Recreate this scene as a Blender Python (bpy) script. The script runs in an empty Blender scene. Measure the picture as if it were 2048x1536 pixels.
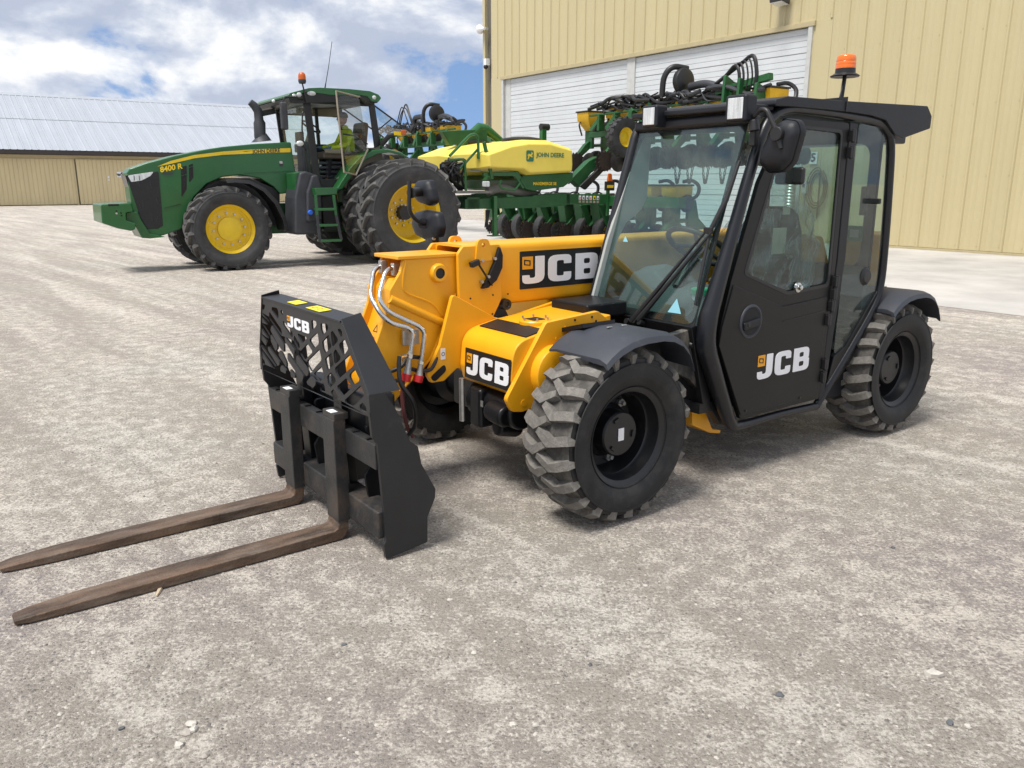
import bpy, bmesh, math, random
from mathutils import Vector, Matrix
D = bpy.data
SC = bpy.context.scene
COL = SC.collection
PI = math.pi
R = math.radians
random.seed(11)

# ------------------------------------------------------------ camera, sky, sun, exposure
F_PX, HORIZON, CAM_H = 1620.0, 366.0, 1.5
PITCH = math.atan((768 - HORIZON) / F_PX)
cam = D.objects.new('camera', D.cameras.new('camera'))
COL.objects.link(cam)
cam.location = (0, 0, CAM_H)
cam.rotation_euler = (PI / 2 - PITCH, 0, 0)
cam.data.sensor_fit = 'HORIZONTAL'
cam.data.sensor_width = 36
cam.data.lens = 36 * F_PX / 2048
cam.data.clip_start = 0.05
cam.data.clip_end = 3000
SC.camera = cam
SC.view_settings.view_transform = 'Standard'
SC.view_settings.look = 'None'
SC.view_settings.gamma = 1
SC.view_settings.exposure = 0.45
SC.view_settings.use_curve_mapping = False
SUN_EL, SUN_AZ = R(64), R(222)          # azimuth: direction the light comes from, measured from +X

world = D.worlds.new('World')
SC.world = world
world.use_nodes = True
wn, wl = world.node_tree.nodes, world.node_tree.links
wn.clear()


def N(tree, kind, **kw):
    n = tree.nodes.new(kind)
    for k, v in kw.items():
        if k.startswith('i_'):
            k2 = k[2:]
            n.inputs[int(k2) if k2.isdigit() else k2.replace('_', ' ')].default_value = v
        else:
            setattr(n, k, v)
    return n


def ramp(tree, stops, interp='LINEAR'):
    n = tree.nodes.new('ShaderNodeValToRGB')
    n.color_ramp.interpolation = interp
    e = n.color_ramp.elements
    while len(e) < len(stops):
        e.new(0.5)
    for el, (p, c) in zip(e, stops):
        el.position = p
        el.color = (c, c, c, 1) if isinstance(c, (int, float)) else (*c, 1)
    return n


def build_sky():
    t = world.node_tree
    L = t.links.new
    sky = N(t, 'ShaderNodeTexSky', sky_type='NISHITA', sun_disc=False)
    sky.sun_elevation = SUN_EL
    sky.sun_rotation = PI / 2 - SUN_AZ
    sky.air_density = 1.0
    sky.dust_density = 0.2
    sky.ozone_density = 2.0
    skys = N(t, 'ShaderNodeVectorMath', operation='SCALE')
    L(sky.outputs[0], skys.inputs[0])
    skys.inputs['Scale'].default_value = 0.17
    tc = N(t, 'ShaderNodeTexCoord')
    up = N(t, 'ShaderNodeVectorMath', operation='ADD')
    up.inputs[1].default_value = (0, 0, 0.30)
    L(tc.outputs['Generated'], up.inputs[0])
    nrm = N(t, 'ShaderNodeVectorMath', operation='NORMALIZE')
    L(up.outputs[0], nrm.inputs[0])
    L(nrm.outputs[0], sky.inputs['Vector'])

    def field(dz, scale, detail, rough, dist, extra=(0, 0, 0)):
        mp = N(t, 'ShaderNodeMapping')
        mp.inputs['Location'].default_value = (SKY_OFF[0] + extra[0], SKY_OFF[1] + extra[1], SKY_OFF[2] + extra[2] + dz)
        mp.inputs['Scale'].default_value = (1, 1, 1.9)
        L(tc.outputs['Generated'], mp.inputs[0])
        n = N(t, 'ShaderNodeTexNoise', i_Scale=scale, i_Detail=detail, i_Roughness=rough, i_Distortion=dist)
        L(mp.outputs[0], n.inputs['Vector'])
        return n.outputs['Fac']

    nA = field(0.0, 4.6, 12.0, 0.55, 0.2)
    nB = field(0.045, 4.6, 12.0, 0.55, 0.2)       # the same field a little higher: lit tops, shaded bases
    cover = ramp(t, [(0.395, 0.0), (0.43, 0.8), (0.48, 1.0)])
    L(nA, cover.inputs[0])
    df = N(t, 'ShaderNodeMath', operation='SUBTRACT'); L(nA, df.inputs[0]); L(nB, df.inputs[1])
    big = field(0.0, 2.6, 4.0, 0.5, 0.0, (3.1, 7.7, 1.3))
    b1 = N(t, 'ShaderNodeMath', operation='MULTIPLY_ADD', i_1=2.6); L(df.outputs[0], b1.inputs[0]); L(big, b1.inputs[2])
    shade = ramp(t, [(0.30, (0.48, 0.535, 0.66)), (0.43, (0.58, 0.635, 0.745)), (0.53, (0.74, 0.775, 0.845)), (0.62, (0.89, 0.905, 0.925)), (0.72, (1.0, 1.0, 1.0))])
    L(b1.outputs[0], shade.inputs[0])
    mix = N(t, 'ShaderNodeMixRGB')
    L(cover.outputs[0], mix.inputs[0])
    L(skys.outputs[0], mix.inputs[1])
    L(shade.outputs[0], mix.inputs[2])
    bg = N(t, 'ShaderNodeBackground')
    bg.inputs['Strength'].default_value = 0.80
    L(mix.outputs[0], bg.inputs[0])
    out = N(t, 'ShaderNodeOutputWorld')
    L(bg.outputs[0], out.inputs[0])


SKY_OFF = (11.0, 3.0, 2.0)
build_sky()

sun = D.objects.new('sun', D.lights.new('sun', 'SUN'))
COL.objects.link(sun)
sun.data.energy = 3.4
sun.data.angle = R(20)
sun.data.color = (1.0, 0.965, 0.91)
sd = Vector((math.cos(SUN_AZ) * math.cos(SUN_EL), math.sin(SUN_AZ) * math.cos(SUN_EL), math.sin(SUN_EL)))
sun.rotation_euler = (-sd).to_track_quat('-Z', 'Y').to_euler()
sun.location = sd * 60

# ------------------------------------------------------------ pixel -> place helpers (2048 x 1536 photograph)
CFW = Vector((0, math.cos(PITCH), -math.sin(PITCH)))
CUP = Vector((0, math.sin(PITCH), math.cos(PITCH)))
CO = Vector((0, 0, CAM_H))


def ray(px, py):
    return CFW + Vector((1, 0, 0)) * ((px - 1024) / F_PX) + CUP * ((768 - py) / F_PX)


def ground(px, py, z=0.0):
    d = ray(px, py)
    return CO + d * ((z - CAM_H) / d.z)


class Frame:
    def __init__(s, o, deg):
        s.o = Vector(o)
        s.deg = deg
        s.m = Matrix.Rotation(R(deg), 3, 'Z')

    def loc(s, p):
        return s.m.transposed() @ (Vector(p) - s.o)

    def wor(s, p):
        return s.m @ Vector(p) + s.o

    def at(s, px, py, ax, v):
        n = s.m.col[ax]
        d = ray(px, py)
        return s.loc(CO + d * ((s.o + n * v - CO).dot(n) / d.dot(n)))

    def side(s, y, *pix):
        """pixels -> (x, z) on the local plane y"""
        return [((q := s.at(p[0], p[1], 1, y)).x, q.z) for p in pix]

    def front(s, x, *pix):
        return [((q := s.at(p[0], p[1], 0, x)).y, q.z) for p in pix]

    def top(s, z, *pix):
        return [((q := s.at(p[0], p[1], 2, z)).x, q.y) for p in pix]


# ------------------------------------------------------------ objects, names, labels
def link(ob, parent=None):
    COL.objects.link(ob)
    if parent:
        ob.parent = parent
    return ob


def tag(o, label=None, cat=None, group=None, kind=None):
    if label: o['label'] = label
    if cat: o['category'] = cat
    if group: o['group'] = group
    if kind: o['kind'] = kind
    return o


def thing(name, label, cat, loc=(0, 0, 0), deg=0, group=None):
    o = D.objects.new(name, None)
    o.empty_display_size = 0.2
    link(o)
    o.location = loc
    o.rotation_euler = (0, 0, R(deg))
    return tag(o, label, cat, group)


def copy_tree(o, parent=None):
    c = o.copy()
    link(c, parent)
    for ch in o.children:
        copy_tree(ch, c)
    return c


def shade(me, deg=38):
    me.shade_smooth()
    me.set_sharp_from_angle(angle=R(deg))


def rounded(pts, r, n=4):
    """polygon with rounded corners; a point may carry its own radius as third value"""
    out = []
    k = len(pts)
    for i in range(k):
        p = Vector(pts[i][:2]); a = Vector(pts[i - 1][:2]); b = Vector(pts[(i + 1) % k][:2])
        rr = pts[i][2] if len(pts[i]) > 2 else r
        da, db = (a - p), (b - p)
        la, lb = da.length, db.length
        if rr < 1e-6 or la < 1e-6 or lb < 1e-6:
            out.append(tuple(p)); continue
        da /= la; db /= lb
        ang = da.angle(db, PI)
        if ang > PI - 0.02:
            out.append(tuple(p)); continue
        t = min(rr / math.tan(ang / 2), la * 0.48, lb * 0.48)
        for j in range(n + 1):
            u = j / n
            q = (1 - u) ** 2 * (p + da * t) + 2 * u * (1 - u) * p + u ** 2 * (p + db * t)
            out.append(tuple(q))
    return out


def spline(pts, n=6):
    """Catmull-Rom through the points"""
    P = [Vector(p) for p in pts]
    P = [P[0] * 2 - P[1]] + P + [P[-1] * 2 - P[-2]]
    out = []
    for i in range(1, len(P) - 2):
        a, b, c, d = P[i - 1:i + 3]
        for j in range(n):
            u = j / n
            out.append(0.5 * (2 * b + (c - a) * u + (2 * a - 5 * b + 4 * c - d) * u * u + (3 * b - a - 3 * c + d) * u ** 3))
    out.append(P[-2])
    return out


def bendy(pts, r, n=4):
    """3-D polyline with rounded corners"""
    P = [Vector(p) for p in pts]
    out = [P[0]]
    for i in range(1, len(P) - 1):
        a, p, b = P[i - 1], P[i], P[i + 1]
        da, db = (a - p), (b - p)
        t = min(r, da.length * 0.48, db.length * 0.48)
        da.normalize(); db.normalize()
        for j in range(n + 1):
            u = j / n
            out.append((1 - u) ** 2 * (p + da * t) + 2 * u * (1 - u) * p + u * u * (p + db * t))
    out.append(P[-1])
    return out


class MB:
    """collects simple shapes into one mesh"""
    def __init__(s):
        s.v, s.f = [], []

    def raw(s, v, f):
        b = len(s.v)
        s.v += [tuple(p) for p in v]
        s.f += [tuple(i + b for i in q) for q in f]
        return s

    def box(s, c, d, rot=None, taper=1.0):
        h = [x / 2 for x in d]
        v = []
        for z in (-1, 1):
            k = taper if z > 0 else 1.0
            for x, y in ((-1, -1), (1, -1), (1, 1), (-1, 1)):
                p = Vector((x * h[0] * k, y * h[1] * k, z * h[2]))
                if rot:
                    p = rot @ p
                v.append(p + Vector(c))
        return s.raw(v, [(3, 2, 1, 0), (4, 5, 6, 7), (0, 1, 5, 4), (1, 2, 6, 5), (2, 3, 7, 6), (3, 0, 4, 7)])

    def bar(s, a, b, w, h, up=(0, 0, 1)):
        a, b = Vector(a), Vector(b)
        d = (b - a)
        l = d.length
        d.normalize()
        sd_ = d.cross(Vector(up))
        if sd_.length < 1e-4:
            sd_ = d.cross(Vector((1, 0, 0)))
        sd_.normalize()
        u = sd_.cross(d)
        m = Matrix((d, sd_, u)).transposed()
        return s.box((a + b) / 2, (l, w, h), m)

    def prism(s, pts, axis, a, b):
        """polygon extruded along an axis: 'x' takes (y,z), 'y' takes (x,z), 'z' takes (x,y)"""
        def P(p, t):
            return {'x': (t, p[0], p[1]), 'y': (p[0], t, p[1]), 'z': (p[0], p[1], t)}[axis]
        n = len(pts)
        area = sum(pts[i][0] * pts[(i + 1) % n][1] - pts[(i + 1) % n][0] * pts[i][1] for i in range(n))
        if (area > 0) == (axis == 'y'):
            pts = pts[::-1]
        if a > b:
            a, b = b, a
        v = [P(p, a) for p in pts] + [P(p, b) for p in pts]
        f = [tuple(range(n - 1, -1, -1)), tuple(range(n, 2 * n))]
        f += [(i, (i + 1) % n, n + (i + 1) % n, n + i) for i in range(n)]
        return s.raw(v, f)

    def tube(s, path, r, n=10, caps=True):
        P = [Vector(p) for p in path]
        P = [p for i, p in enumerate(P) if i == 0 or (p - P[i - 1]).length > 1e-5]
        rs = r if isinstance(r, (list, tuple)) else [r] * len(P)
        v, f = [], []
        d0 = (P[1] - P[0]).normalized()
        u = d0.orthogonal().normalized()
        for i, p in enumerate(P):
            if i == 0: d = d0
            elif i == len(P) - 1: d = (P[i] - P[i - 1]).normalized()
            else:
                d = ((P[i + 1] - P[i]).normalized() + (P[i] - P[i - 1]).normalized())
                d = d.normalized() if d.length > 1e-6 else d0
            u = (u - d * u.dot(d)).normalized()
            w = d.cross(u)
            for j in range(n):
                a = 2 * PI * j / n
                v.append(p + (u * math.cos(a) + w * math.sin(a)) * rs[min(i, len(rs) - 1)])
        for i in range(len(P) - 1):
            for j in range(n):
                k = (j + 1) % n
                f.append((i * n + j, i * n + k, (i + 1) * n + k, (i + 1) * n + j))
        if caps:
            f.append(tuple(range(n - 1, -1, -1)))
            f.append(tuple((len(P) - 1) * n + j for j in range(n)))
        return s.raw(v, f)

    def cyl(s, a, b, r, n=16, r2=None):
        return s.tube([a, b], [r, r if r2 is None else r2], n)

    def lathe(s, prof, axis='y', c=(0, 0, 0), n=40, closed=False):
        """profile of (radius, offset along axis)"""
        c = Vector(c)
        v, f = [], []
        m = len(prof)
        for i in range(n):
            a = 2 * PI * i / n
            ca, sa = math.cos(a), math.sin(a)
            for r, t in prof:
                if axis == 'y': q = Vector((r * sa, t, r * ca))
                elif axis == 'x': q = Vector((t, r * ca, r * sa))
                else: q = Vector((r * ca, r * sa, t))
                v.append(c + q)
        for i in range(n):
            k = (i + 1) % n
            for j in range(m if closed else m - 1):
                l = (j + 1) % m
                f.append((i * m + j, i * m + l, k * m + l, k * m + j))
        return s.raw(v, f)

    def loft(s, rings, caps=True, closed=True):
        n = len(rings[0])
        v = [p for r_ in rings for p in r_]
        f = []
        for i in range(len(rings) - 1):
            for j in range(n if closed else n - 1):
                k = (j + 1) % n
                f.append((i * n + j, i * n + k, (i + 1) * n + k, (i + 1) * n + j))
        if caps and closed:
            f.append(tuple(range(n - 1, -1, -1)))
            f.append(tuple((len(rings) - 1) * n + j for j in range(n)))
        return s.raw(v, f)

    def sphere(s, c, r, n=12, m=8):
        c = Vector(c)
        rr = r if isinstance(r, (tuple, list)) else (r, r, r)
        v, f = [], []
        for i in range(m + 1):
            t = PI * i / m
            for j in range(n):
                a = 2 * PI * j / n
                v.append(c + Vector((rr[0] * math.sin(t) * math.cos(a), rr[1] * math.sin(t) * math.sin(a), rr[2] * math.cos(t))))
        for i in range(m):
            for j in range(n):
                k = (j + 1) % n
                f.append((i * n + j, (i + 1) * n + j, (i + 1) * n + k, i * n + k))
        return s.raw(v, f)

    def mesh(s, name, smooth=38, fix=True):
        me = D.meshes.new(name)
        me.from_pydata(s.v, [], s.f)
        bm = bmesh.new()
        bm.from_mesh(me)
        bmesh.ops.remove_doubles(bm, verts=bm.verts, dist=1e-5)
        if fix:
            bmesh.ops.recalc_face_normals(bm, faces=bm.faces)
        bm.to_mesh(me)
        bm.free()
        if smooth:
            shade(me, smooth)
        me.update()
        return me

    def build(s, name, mat, parent=None, bevel=0.0, loc=None, smooth=38, seg=2, fix=True):
        me = s.mesh(name, smooth, fix)
        me.materials.append(mat)
        return place(name, me, parent, bevel, loc, seg)


def place(name, me, parent=None, bevel=0.0, loc=None, seg=2):
    ob = link(D.objects.new(name, me), parent)
    if loc is not None:
        ob.location = loc
    if bevel:
        b = ob.modifiers.new('bevel', 'BEVEL')
        b.width = bevel
        b.segments = seg
        b.limit_method = 'ANGLE'
        b.angle_limit = R(35)
        b.harden_normals = True
    return ob


def flat_mesh(name, splines, O, U, V, h=0.002, bev=0.0):
    """2-D outlines (outer and holes) filled, given thickness h and laid on the plane O + x U + y V"""
    cu = D.curves.new('tmp', 'CURVE')
    cu.dimensions = '2D'
    cu.fill_mode = 'BOTH'
    cu.extrude = h / 2
    cu.bevel_depth = bev
    for pts in splines:
        sp = cu.splines.new('POLY')
        sp.points.add(len(pts) - 1)
        for p, q in zip(sp.points, pts):
            p.co = (q[0], q[1], 0, 1)
        sp.use_cyclic_u = True
    return curve_mesh(name, cu, O, U, V)


def curve_mesh(name, cu, O, U, V):
    ob = D.objects.new('tmp', cu)
    me = D.meshes.new_from_object(ob)
    D.objects.remove(ob)
    D.curves.remove(cu)
    O, U, V = Vector(O), Vector(U), Vector(V)
    W = U.cross(V).normalized()
    M = Matrix(((U.x, V.x, W.x, O.x), (U.y, V.y, W.y, O.y), (U.z, V.z, W.z, O.z), (0, 0, 0, 1)))
    me.transform(M)
    me.name = name
    shade(me, 30)
    return me


def flat(name, splines, mat, parent, O, U, V, h=0.002, bev=0.0, bevel=0.0):
    me = flat_mesh(name, splines, O, U, V, h, bev)
    me.materials.clear()
    me.materials.append(mat)
    return place(name, me, parent, bevel)


def text(name, body, mat, parent, O, U, V, size=1.0, align='CENTER', weight=0.0, h=0.002, space=1.0):
    cu = D.curves.new('tmp', 'FONT')
    cu.body = body
    cu.size = size
    cu.align_x = align
    cu.align_y = 'CENTER'
    cu.extrude = h / 2
    cu.offset = weight
    cu.space_character = space
    cu.resolution_u = 3
    me = curve_mesh(name, cu, O, U, V)
    me.materials.clear()
    me.materials.append(mat)
    return place(name, me, parent)


# ------------------------------------------------------------ materials
def mat(name, col, rough=0.5, metal=0.0, var=0.0, vscale=6.0, dust=0.0, dcol=(0.36, 0.32, 0.27), dscale=4.0,
        bump=0.0, bscale=60.0, coat=0.0, spec=0.5, rvar=0.0, streak=None):
    m = D.materials.new(name)
    m.use_nodes = True
    t = m.node_tree
    L = t.links.new
    b = t.nodes['Principled BSDF']
    b.inputs['Roughness'].default_value = rough
    b.inputs['Metallic'].default_value = metal
    b.inputs['Specular IOR Level'].default_value = spec
    if coat:
        b.inputs['Coat Weight'].default_value = coat
        b.inputs['Coat Roughness'].default_value = 0.08
    b.inputs['Base Color'].default_value = (*col, 1)
    if not (var or dust or bump or rvar):
        return m
    tc = N(t, 'ShaderNodeTexCoord')
    oi = N(t, 'ShaderNodeObjectInfo')
    sh = N(t, 'ShaderNodeVectorMath', operation='MULTIPLY_ADD')
    sh.inputs[1].default_value = (37, 19, 53)
    cbx = N(t, 'ShaderNodeCombineXYZ')
    for k in range(3):
        L(oi.outputs['Random'], cbx.inputs[k])
    L(cbx.outputs[0], sh.inputs[0])
    L(tc.outputs['Object'], sh.inputs[2])
    vec = sh.outputs[0]
    if streak:
        mp = N(t, 'ShaderNodeMapping')
        mp.inputs['Scale'].default_value = streak
        L(vec, mp.inputs[0])
        vec2 = mp.outputs[0]
    else:
        vec2 = vec
    cur = None
    if var:
        nz = N(t, 'ShaderNodeTexNoise', i_Scale=vscale, i_Detail=6.0, i_Roughness=0.62)
        L(vec2, nz.inputs['Vector'])
        lo = tuple(c * (1 - var) for c in col)
        hi = tuple(min(1, c * (1 + var)) for c in col)
        rp = ramp(t, [(0.3, lo), (0.7, hi)])
        L(nz.outputs['Fac'], rp.inputs[0])
        cur = rp.outputs[0]
    if dust:
        nz = N(t, 'ShaderNodeTexNoise', i_Scale=dscale, i_Detail=9.0, i_Roughness=0.7)
        L(vec2, nz.inputs['Vector'])
        rp = ramp(t, [(0.62 - 0.3 * dust, 0.0), (0.72, min(1, dust * 1.3))])
        L(nz.outputs['Fac'], rp.inputs[0])
        mx = N(t, 'ShaderNodeMixRGB')
        L(rp.outputs[0], mx.inputs[0])
        if cur: L(cur, mx.inputs[1])
        else: mx.inputs[1].default_value = (*col, 1)
        mx.inputs[2].default_value = (*dcol, 1)
        cur = mx.outputs[0]
        rr = N(t, 'ShaderNodeMapRange', i_3=rough, i_4=0.92)
        L(rp.outputs[0], rr.inputs[0])
        L(rr.outputs[0], b.inputs['Roughness'])
    elif rvar:
        nz = N(t, 'ShaderNodeTexNoise', i_Scale=vscale * 1.7, i_Detail=5.0)
        L(vec2, nz.inputs['Vector'])
        rr = N(t, 'ShaderNodeMapRange', i_1=0.3, i_2=0.7, i_3=max(0.02, rough - rvar), i_4=min(1, rough + rvar))
        L(nz.outputs['Fac'], rr.inputs[0])
        L(rr.outputs[0], b.inputs['Roughness'])
    if cur:
        L(cur, b.inputs['Base Color'])
    if bump:
        nz = N(t, 'ShaderNodeTexNoise', i_Scale=bscale, i_Detail=5.0, i_Roughness=0.6)
        L(vec, nz.inputs['Vector'])
        bp = N(t, 'ShaderNodeBump', i_Strength=bump, i_Distance=0.01)
        L(nz.outputs['Fac'], bp.inputs['Height'])
        L(bp.outputs[0], b.inputs['Normal'])
    return m


def glass(name, tint, refl=1.0, rough=0.0, dirt=0.0):
    m = D.materials.new(name)
    m.use_nodes = True
    t = m.node_tree
    t.nodes.clear()
    L = t.links.new
    tr = N(t, 'ShaderNodeBsdfTransparent')
    tr.inputs[0].default_value = (*tint, 1)
    gl = N(t, 'ShaderNodeBsdfGlossy', i_Roughness=rough)
    gl.inputs[0].default_value = (0.95, 0.97, 1, 1)
    # Schlick reflectance, the same from both faces of the pane
    ge = N(t, 'ShaderNodeNewGeometry')
    dt = N(t, 'ShaderNodeVectorMath', operation='DOT_PRODUCT')
    L(ge.outputs['Incoming'], dt.inputs[0]); L(ge.outputs['Normal'], dt.inputs[1])
    ab = N(t, 'ShaderNodeMath', operation='ABSOLUTE'); L(dt.outputs['Value'], ab.inputs[0])
    om = N(t, 'ShaderNodeMath', operation='SUBTRACT', i_0=1.0); L(ab.outputs[0], om.inputs[1])
    pw = N(t, 'ShaderNodeMath', operation='POWER', i_1=5.0); L(om.outputs[0], pw.inputs[0])
    ml = N(t, 'ShaderNodeMath', operation='MULTIPLY_ADD', i_1=0.9 * refl, i_2=0.04 * refl, use_clamp=True)
    L(pw.outputs[0], ml.inputs[0])
    mx = N(t, 'ShaderNodeMixShader')
    L(ml.outputs[0], mx.inputs[0]); L(tr.outputs[0], mx.inputs[1]); L(gl.outputs[0], mx.inputs[2])
    last = mx
    if dirt:
        df = N(t, 'ShaderNodeBsdfDiffuse')
        df.inputs[0].default_value = (0.5, 0.5, 0.47, 1)
        tc = N(t, 'ShaderNodeTexCoord')
        nz = N(t, 'ShaderNodeTexNoise', i_Scale=3.0, i_Detail=8.0, i_Roughness=0.7)
        L(tc.outputs['Object'], nz.inputs['Vector'])
        rp = ramp(t, [(0.35, dirt * 0.3), (0.75, dirt)])
        L(nz.outputs['Fac'], rp.inputs[0])
        m2 = N(t, 'ShaderNodeMixShader')
        L(rp.outputs[0], m2.inputs[0]); L(mx.outputs[0], m2.inputs[1]); L(df.outputs[0], m2.inputs[2])
        last = m2
    out = N(t, 'ShaderNodeOutputMaterial')
    L(last.outputs[0], out.inputs[0])
    return m


def film_mat():
    m = glass('film', (0.97, 0.98, 0.98), 2.5, rough=0.18, dirt=0.2)
    t = m.node_tree
    for n in t.nodes:
        if n.type == 'TEX_NOISE':
            n.inputs['Scale'].default_value = 9.0
            n.inputs['Distortion'].default_value = 1.2
            mp = N(t, 'ShaderNodeMapping')
            mp.inputs['Scale'].default_value = (1.2, 2.2, 0.28)
            src = n.inputs['Vector'].links[0].from_socket
            t.links.new(src, mp.inputs[0]); t.links.new(mp.outputs[0], n.inputs['Vector'])
        if n.type == 'VALTORGB':
            n.color_ramp.elements[0].position = 0.50
            n.color_ramp.elements[0].color = (0.06, 0.06, 0.06, 1)
            n.color_ramp.elements[1].position = 0.66
            n.color_ramp.elements[1].color = (0.7, 0.7, 0.7, 1)
        if n.type == 'BSDF_DIFFUSE':
            n.inputs[0].default_value = (0.75, 0.78, 0.77, 1)
    return m


M = {}
M['tele_yellow'] = mat('tele_yellow', (0.82, 0.375, 0.008), 0.40, var=0.06, vscale=4, coat=0.1, dust=0.12, dscale=6, dcol=(0.62, 0.33, 0.05), bump=0.03, bscale=200)
M['tele_black'] = mat('tele_black', (0.007, 0.0075, 0.009), 0.36, spec=0.35, var=0.2, vscale=5, dust=0.06, dscale=9, dcol=(0.2, 0.185, 0.16))
M['cab_plastic'] = mat('cab_plastic', (0.011, 0.012, 0.0155), 0.48, spec=0.35, var=0.10, vscale=4, bump=0.12, bscale=500)
M['fender_plastic'] = mat('fender_plastic', (0.036, 0.040, 0.050), 0.55, var=0.12, vscale=4, bump=0.12, bscale=500, dust=0.05, dscale=8)
M['door_black'] = mat('door_black', (0.007, 0.007, 0.007), 0.42, spec=0.32, var=0.25, vscale=3, dust=0.16, dscale=4, dcol=(0.035, 0.034, 0.031), bump=0.04, bscale=300)
M['carriage_black'] = mat('carriage_black', (0.013, 0.0135, 0.015), 0.46, var=0.25, vscale=5, dust=0.10, dscale=6, dcol=(0.15, 0.13, 0.11))
M['worn_black'] = mat('worn_black', (0.024, 0.024, 0.024), 0.5, var=0.4, vscale=7, dust=0.42, dscale=7, dcol=(0.10, 0.062, 0.036), bump=0.2, bscale=80)
M['rubber'] = mat('rubber', (0.011, 0.0115, 0.0125), 0.6, spec=0.4, var=0.35, vscale=7, dust=0.36, dscale=6, dcol=(0.075, 0.069, 0.062), bump=0.15, bscale=140)
M['rubber_tread'] = mat('rubber_tread', (0.150, 0.139, 0.124), 0.9, var=0.16, vscale=30, dust=0.55, dscale=34, dcol=(0.27, 0.25, 0.22), bump=0.5, bscale=120)
M['rubber_big'] = mat('rubber_big', (0.034, 0.034, 0.035), 0.72, var=0.35, vscale=4, dust=0.30, dscale=3.5, dcol=(0.13, 0.125, 0.12), bump=0.2, bscale=50)
M['tread_base'] = mat('tread_base', (0.065, 0.060, 0.054), 0.9, var=0.3, vscale=20, dust=0.5, dscale=18, dcol=(0.19, 0.175, 0.152))
M['rubber_lug'] = mat('rubber_lug', (0.075, 0.073, 0.070), 0.78, var=0.3, vscale=5, dust=0.38, dscale=4, dcol=(0.17, 0.16, 0.145), bump=0.2, bscale=50)
M['hose'] = mat('hose', (0.012, 0.012, 0.013), 0.45)
M['red_plastic'] = mat('red_plastic', (0.55, 0.02, 0.025), 0.4)
M['chrome'] = mat('chrome', (0.62, 0.62, 0.60), 0.24, metal=1.0, var=0.12, vscale=20, rvar=0.1)
M['zinc'] = mat('zinc', (0.50, 0.50, 0.48), 0.42, metal=0.9, var=0.2, vscale=30)
M['white_print'] = mat('white_print', (0.80, 0.80, 0.82), 0.45)
M['black_print'] = mat('black_print', (0.010, 0.010, 0.011), 0.45)
M['orange_print'] = mat('orange_print', (0.80, 0.35, 0.01), 0.45)
M['yellow_print'] = mat('yellow_print', (0.86, 0.70, 0.02), 0.45)
M['red_print'] = mat('red_print', (0.55, 0.06, 0.03), 0.5)
M['paper'] = mat('paper', (0.62, 0.62, 0.52), 0.8, var=0.1, vscale=20)
M['cyan_print'] = mat('cyan_print', (0.22, 0.48, 0.56), 0.5)
M['blue_print'] = mat('blue_print', (0.05, 0.30, 0.55), 0.5, var=0.5, vscale=30)
M['green_print'] = mat('green_print', (0.03, 0.16, 0.09), 0.5)
M['amber'] = mat('amber', (0.85, 0.16, 0.005), 0.22, coat=0.6, var=0.1, vscale=40)
M['lamp_glass'] = mat('lamp_glass', (0.58, 0.60, 0.60), 0.10, var=0.30, vscale=40, coat=1.0, bump=0.25, bscale=120, streak=(1, 1.6, 0.12))
M['trim_grey'] = mat('trim_grey', (0.085, 0.098, 0.10), 0.7, var=0.08, vscale=8, bump=0.1, bscale=300)
M['trim_pale'] = mat('trim_pale', (0.36, 0.38, 0.36), 0.7, var=0.06)
M['seat_black'] = mat('seat_black', (0.016, 0.016, 0.017), 0.8)
M['mirror'] = mat('mirror', (0.85, 0.86, 0.87), 0.02, metal=1.0)
M['tele_glass'] = glass('tele_glass', (0.75, 0.865, 0.845), 1.4, dirt=0.025)
M['tele_side_glass'] = glass('tele_side_glass', (0.70, 0.79, 0.77), 1.0, dirt=0.05)
M['tractor_glass'] = glass('tractor_glass', (0.84, 0.93, 0.91), 1.0, dirt=0.05)
M['dark_glass'] = glass('dark_glass', (0.62, 0.64, 0.62), 1.0, dirt=0.03)
M['film'] = film_mat()
M['fork_steel'] = mat('fork_steel', (0.105, 0.066, 0.042), 0.6, metal=0.25, var=0.75, vscale=9, dust=0.45, dscale=16, dcol=(0.21, 0.18, 0.15), bump=0.5, bscale=70, streak=(0.35, 1.5, 1.5))
M['green'] = mat('green', (0.014, 0.105, 0.024), 0.36, var=0.10, vscale=3, coat=0.25, dust=0.18, dscale=3.5, dcol=(0.055, 0.125, 0.05))
M['green_dirty'] = mat('green_dirty', (0.012, 0.085, 0.022), 0.48, var=0.2, vscale=5, dust=0.16, dscale=6, dcol=(0.10, 0.10, 0.075))
M['jd_yellow'] = mat('jd_yellow', (0.78, 0.53, 0.015), 0.40, var=0.08, vscale=5, dust=0.25, dscale=7, dcol=(0.45, 0.35, 0.12))
M['tank_yellow'] = mat('tank_yellow', (0.78, 0.62, 0.10), 0.50, var=0.06, vscale=2.5, dust=0.10, dscale=3, dcol=(0.55, 0.48, 0.25), bump=0.06, bscale=200)
M['hopper_yellow'] = mat('hopper_yellow', (0.72, 0.42, 0.015), 0.5, var=0.1)
M['tractor_black'] = mat('tractor_black', (0.014, 0.014, 0.015), 0.45, var=0.2, dust=0.10, dscale=4, dcol=(0.10, 0.095, 0.085))
M['tractor_grey'] = mat('tractor_grey', (0.034, 0.036, 0.042), 0.55, var=0.25, vscale=4, dust=0.18, dscale=3, dcol=(0.12, 0.115, 0.105))
M['tan_fabric'] = mat('tan_fabric', (0.15, 0.12, 0.09), 0.9, var=0.15, vscale=12)
M['tan_trim'] = mat('tan_trim', (0.30, 0.26, 0.20), 0.8, var=0.08)
M['worn_rust'] = mat('worn_rust', (0.035, 0.024, 0.019), 0.8, var=0.4, vscale=20)
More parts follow.
